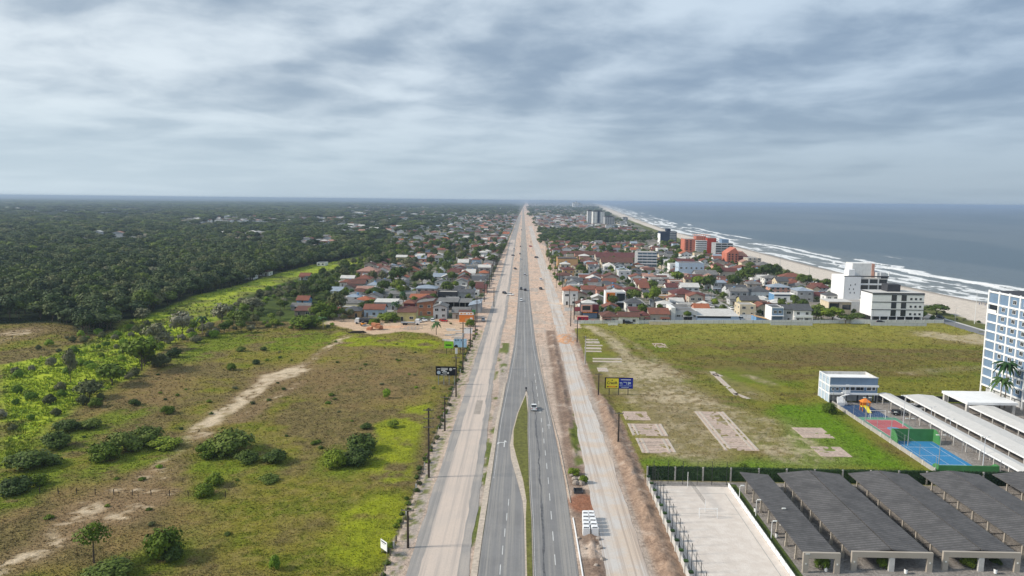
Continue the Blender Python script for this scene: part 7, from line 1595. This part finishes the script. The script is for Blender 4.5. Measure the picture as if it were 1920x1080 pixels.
# vehicles
_CAR = {}
def car_parts(body, kind):
    k = (body, kind)
    if k in _CAR: return _CAR[k]
    L = 4.3; w_ = .87
    b = MB(); prof = [(-2.15, .35), (-2.15, .78), (-1.75, .92), (-1.25, .95), (1.45 if kind == 'hatch' else 1.2, .98), (2.05, .95), (2.15, .7), (2.15, .35)]
    b.prism([(y, z) for y, z in prof], 'x', -w_, w_, body)
    rf = {'hatch': (-.35, 1.75), 'pickup': (-.55, .45), 'van': (-1.1, 1.95)}[kind]; fr = {'hatch': -1.2, 'pickup': -1.2, 'van': -1.7}[kind]; bk = {'hatch': 2.05, 'pickup': .7, 'van': 2.1}[kind]; top = 1.5 if kind != 'van' else 1.85
    c = MB(); n_ = [(-w_*.94, fr, .96), (w_*.94, fr, .96), (w_*.94, bk, .96), (-w_*.94, bk, .96), (-w_*.76, rf[0], top-.06), (w_*.76, rf[0], top-.06), (w_*.76, rf[1], top-.06), (-w_*.76, rf[1], top-.06)]
    c.poly(n_, [(0, 1, 5, 4), (1, 2, 6, 5), (2, 3, 7, 6), (3, 0, 4, 7)], 'glass'); b.box(-w_*.78, w_*.78, rf[0]-.04, rf[1]+.04, top-.06, top, body)
    if kind == 'pickup': b.box(-w_+.02, -w_+.1, .8, 2.1, .9, 1.12, body); b.box(w_-.1, w_-.02, .8, 2.1, .9, 1.12, body); b.box(-w_+.1, w_-.1, 2.02, 2.12, .9, 1.12, body); b.box(-w_+.15, w_-.15, .85, 2.0, .985, 1.0, 'charcoal')
    wh = MB().tube((-.11, 0, 0), (.11, 0, 0), .33, .33, 'rubber', 12).mesh('wheel'); rim = MB().tube((-.115, 0, 0), (.115, 0, 0), .19, .19, 'car_silver', 10).mesh('rim')
    hl = MB().box(-.2, .2, -.04, .04, 0, .16, 'lamp_glass').mesh('headlight'); tl = MB().box(-.16, .16, -.03, .03, 0, .18, 'tail_light').mesh('tail_light')
    _CAR[k] = (b.mesh('body'), c.mesh('cabin_glass'), wh, rim, hl, tl); return _CAR[k]
def car(label, x, y, rz, body='car_white', kind='hatch', group=None, z=.08):
    r = thing('car' if kind != 'pickup' else 'pickup_truck', label, 'car' if kind != 'pickup' else 'pickup', (x, y, z), rz, group); b, c, wh, rim, hl, tl = car_parts(body, kind); link('body', b, r); link('cabin_glass', c, r)
    for sx in (-1, 1):
        for sy in (-1.35, 1.35): o = link('wheel', wh, r, (sx*.78, sy, .33)); link('rim', rim, o)
        link('headlight', hl, r, (sx*.62, -2.14, .66)); link('tail_light', tl, r, (sx*.66, 2.15, .72))
    return r
def car_px(label, px, py, rz, body='car_white', kind='hatch', z=.08): p = P(px, py); return car(label, p.x, p.y, rz, body, kind, None, z)
PI = math.pi
car_px('white pickup driving in the lane right of the median tip', 1001, 768, PI, 'car_white', 'pickup'); car_px('pale car with a yellowish roof coming down the highway beyond the merge', 977, 565, 0, 'car_white'); car_px('dark car, the left of two abreast on the highway', 977, 543, 0, 'car_black'); car_px('dark car, the right of two abreast on the highway', 985, 545, PI, 'car_black'); car_px('white box van further up the highway', 984, 517, PI, 'car_white', 'van')
car_px('white car small on the highway behind the box van', 976, 487, 0, 'car_white'); car_px('dark car behind the small white car on the highway', 975, 477, 0, 'car_black'); car_px('dark car furthest of the ones seen clearly on the highway', 976, 463, 0, 'car_black'); car_px('dark dot of a car far up the highway', 978, 432, 0, 'car_black', 'van')
car_px('silver car parked on the inland service road past the orange hut', 906, 602, .1, 'car_silver'); car_px('white car parked in the sand between the service road and the highway', 957, 554, 1.2, 'car_white'); car_px('dark car parked at the edge of the inland service road', 946, 551, .4, 'car_black'); car_px('white car on the gravel by the seaside kerb houses', 1014, 525, .2, 'car_white'); car_px('black car on the gravel just before the white one', 1014, 543, .2, 'car_black')
car_px('white car, the left of the two parked before the yellow fronted house', 785, 604, .5, 'car_white', z=0); car_px('white car, the right of the two parked before the yellow fronted house', 795, 602, .6, 'car_white', z=0); car_px('white car with its nose to the yard, left of the red car', 811, 603, .2, 'car_white', z=0); car_px('red pickup in the sandy yard', 832, 603, 1.2, 'car_red', 'pickup', 0); car_px('silver car half behind the orange hut', 858, 588, 0, 'car_silver', z=0)
car_px('dark blue black car parked before the white walled bungalow', 1178, 607, PI/2, 'car_black'); car_px('dark red car parked right of the crimson kiosk', 1115, 606, PI/2, 'car_red'); car_px('white van at the street corner beside the white hall', 1388, 600, .3, 'car_white', 'van'); car_px('dark car parked under the wide white canopy', 1718, 768, .5, 'car_silver', z=0); car_px('dark car parked below the narrow canopy', 1686, 778, 1.5, 'car_black', z=0); car_px('dark car at the low white block gate', 1650, 606, PI/2, 'car_black')
car_px('silver car at the top of the sloping street', 1337, 560, .2, 'car_silver'); car_px('white car parked halfway down the sloping street', 1372, 580, .2, 'car_white'); car_px('dark car on the beach road', 1763, 597, .3, 'car_black')
for i, (px, py, bd, kd) in enumerate([(964, 468, 'car_white', 'van'), (966, 505, 'car_black', 'hatch'), (962, 480, 'car_black', 'hatch'), (995, 463, 'car_red', 'van'), (1006, 484, 'car_black', 'van')]):
    car_px(['white van in the sand beside the highway', 'dark car on the sand below the white van', 'dark car beside the white van in the sand', 'red van on the seaside gravel strip', 'dark van at the gravel edge by the trees'][i], px, py, .3*i, bd, kd)
def truck(label, px, py, rz, cargo):
    p = P(px, py); r = thing('truck', label, 'truck', (p.x, p.y, 0), rz); mb = MB(); mb.prism([(-1.0, .6), (-1.0, 2.0), (-.6, 2.7), (1.0, 2.7), (1.0, .6)], 'x', -1.15, 1.15, 'car_white'); 
    for v in range(len(mb.v)): a_, b_, c_ = mb.v[v]; mb.v[v] = (a_, b_-3.4, c_)
    mb.build('cab', r); MB().box(-1.0, 1.0, -4.35, -4.2, 1.75, 2.45, 'glass').build('windscreen', r); MB().box(-1.0, 1.0, -2.3, 4.4, .75, 1.0, 'charcoal').build('chassis', r)
    if cargo == 'tank': MB().tube((0, -2.0, 1.9), (0, 4.2, 1.9), .95, .95, 'charcoal', 14).build('tank', r)
    else: MB().box(-1.2, 1.2, -2.2, 4.6, 1.0, 1.25, 'grey_metal').build('flatbed', r); MB().box(-1.2, 1.2, -2.2, -2.0, 1.25, 2.2, 'grey_metal').build('headboard', r)
    for s in (-1, 1):
        for y in (-3.4, 2.0, 3.2): MB().tube((s*1.05-.15, y, .5), (s*1.05+.15, y, .5), .5, .5, 'rubber', 12).build('wheel', r)
        MB().box(s*.7-.2, s*.7+.2, -4.45, -4.4, .9, 1.15, 'lamp_glass').build('headlight', r)
truck('white truck with a black tank standing behind the clay bricks', 683, 607, -PI/2, 'tank'); truck('flatbed truck parked across the yard in front of the white cars', 770, 609, PI/2, 'flat')
p = P(681, 611); r = thing('loader', 'small yellow loader between the tank truck and the clay bricks', 'loader', (p.x, p.y, 0), .6); MB().box(-.7, .7, -1.2, 1.2, .5, 1.3, 'sign_orange').build('body', r); MB().box(-.55, .55, -.2, .9, 1.3, 2.2, 'glass').build('cab', r); MB().prism([(-2.2, .2), (-1.5, .2), (-1.3, .9), (-1.6, .9)], 'x', -.9, .9, 'grey_metal').build('bucket', r)
for s in (-1, 1):
    for y in (-.8, .8): MB().tube((s*.8-.14, y, .45), (s*.8+.14, y, .45), .45, .45, 'rubber', 10).build('wheel', r)
# median tip post and garden walls of the first rows
p = P(986.5, 735); r = thing('kerb_post', 'dark hazard post on the painted tip of the median', 'post', (p.x, p.y, .1)); MB().box(-.12, .12, -.06, .06, 0, 1.5, 'dark_metal').build('post', r); MB().box(-.3, .3, -.08, -.06, .9, 1.5, 'charcoal').build('plate', r)
gw = 0
for i, (xl, xr, py, lab, mt, h) in enumerate([(1140, 1158, 610, 'white garden wall before the bungalow with the dark car', 'white_plaster', 1.5), (1218, 1256, 609, 'beige garden wall with a sloping end before the rust red gable', 'cream_plaster', 1.6), (1446, 1522, 610, 'pale grey garden wall with bars before the blue panelled and balcony houses', 'pale_grey', 1.6), (1596, 1632, 607, 'white gate wall left of the low white block', 'white_plaster', 2.2), (1634, 1735, 611, 'grey rendered wall before the low white block', 'pale_grey', 1.6), (1387, 1416, 597, 'white stepped wall down the street from the peach house', 'white_plaster', 2.0), (1058, 1074, 583, 'white wall below the orange red hipped house', 'white_plaster', 1.8), (690, 700, 598, 'grey plank fence beside the brick red gable house', 'concrete', 1.6), (812, 840, 541, 'white wall around the green lawn', 'white_plaster', 1.8)]):
    a_, b_ = P(xl, py), P(xr, py); r = thing('garden_wall', lab, 'wall', ((a_.x+b_.x)/2, (a_.y+b_.y)/2, 0)); w_ = (b_.x-a_.x)/2; MB().box(-w_, w_, -.1, .1, 0, h, mt).build('wall', r); MB().box(-w_-.05, w_+.05, -.15, .15, h, h+.1, 'pale_concrete').build('coping', r)
import bmesh
def bpy_skin(me, vs, es):
    bm = bmesh.new(); ly = bm.verts.layers.skin.verify(); v = [bm.verts.new(p_) for p_ in vs]
    for a_, b_ in es: bm.edges.new((v[a_], v[b_]))
    v[0][ly].use_root = True; bm.to_mesh(me); bm.free()
# people on the sand
simple('skin', (0.35, 0.2, 0.14)); simple('cloth', (0.12, 0.14, 0.22))
for i, (px, py) in enumerate([(1836, 572), (1840, 571), (1847, 574)]):
    p = P(px, py); r = thing('person', ['person walking on the wet sand, leftmost of three', 'person walking on the wet sand, middle of three', 'person walking on the wet sand, rightmost of three'][i], 'person', (p.x, p.y, -.1), i); me = bpy.data.meshes.new('body'); vs = [(0, 0, .92), (0, 0, 1.2), (0, 0, 1.42), (0, 0, 1.52), (0, -.02, 1.66), (.1, 0, .88), (.12, -.12, .48), (.12, -.2, .04), (-.1, 0, .88), (-.12, .1, .48), (-.12, .26, .06), (.2, 0, 1.4), (.27, .08, 1.12), (.26, 0, .86), (-.2, 0, 1.4), (-.27, -.08, 1.12), (-.26, -.2, .9)]
    bpy_skin(me, vs, [(0, 1), (1, 2), (2, 3), (3, 4), (0, 5), (5, 6), (6, 7), (0, 8), (8, 9), (9, 10), (2, 11), (11, 12), (12, 13), (2, 14), (14, 15), (15, 16)]); me.materials.append(MATS['cloth']); o = link('body', me, r); md = o.modifiers.new('skin', 'SKIN'); rad = [.15, .15, .16, .06, .11, .09, .065, .05, .09, .065, .05, .06, .045, .035, .06, .045, .035]
    for v, a_ in zip(me.skin_vertices[0].data, rad): v.radius = (a_, a_)
    o.modifiers.new('smooth', 'SUBSURF').levels = 1
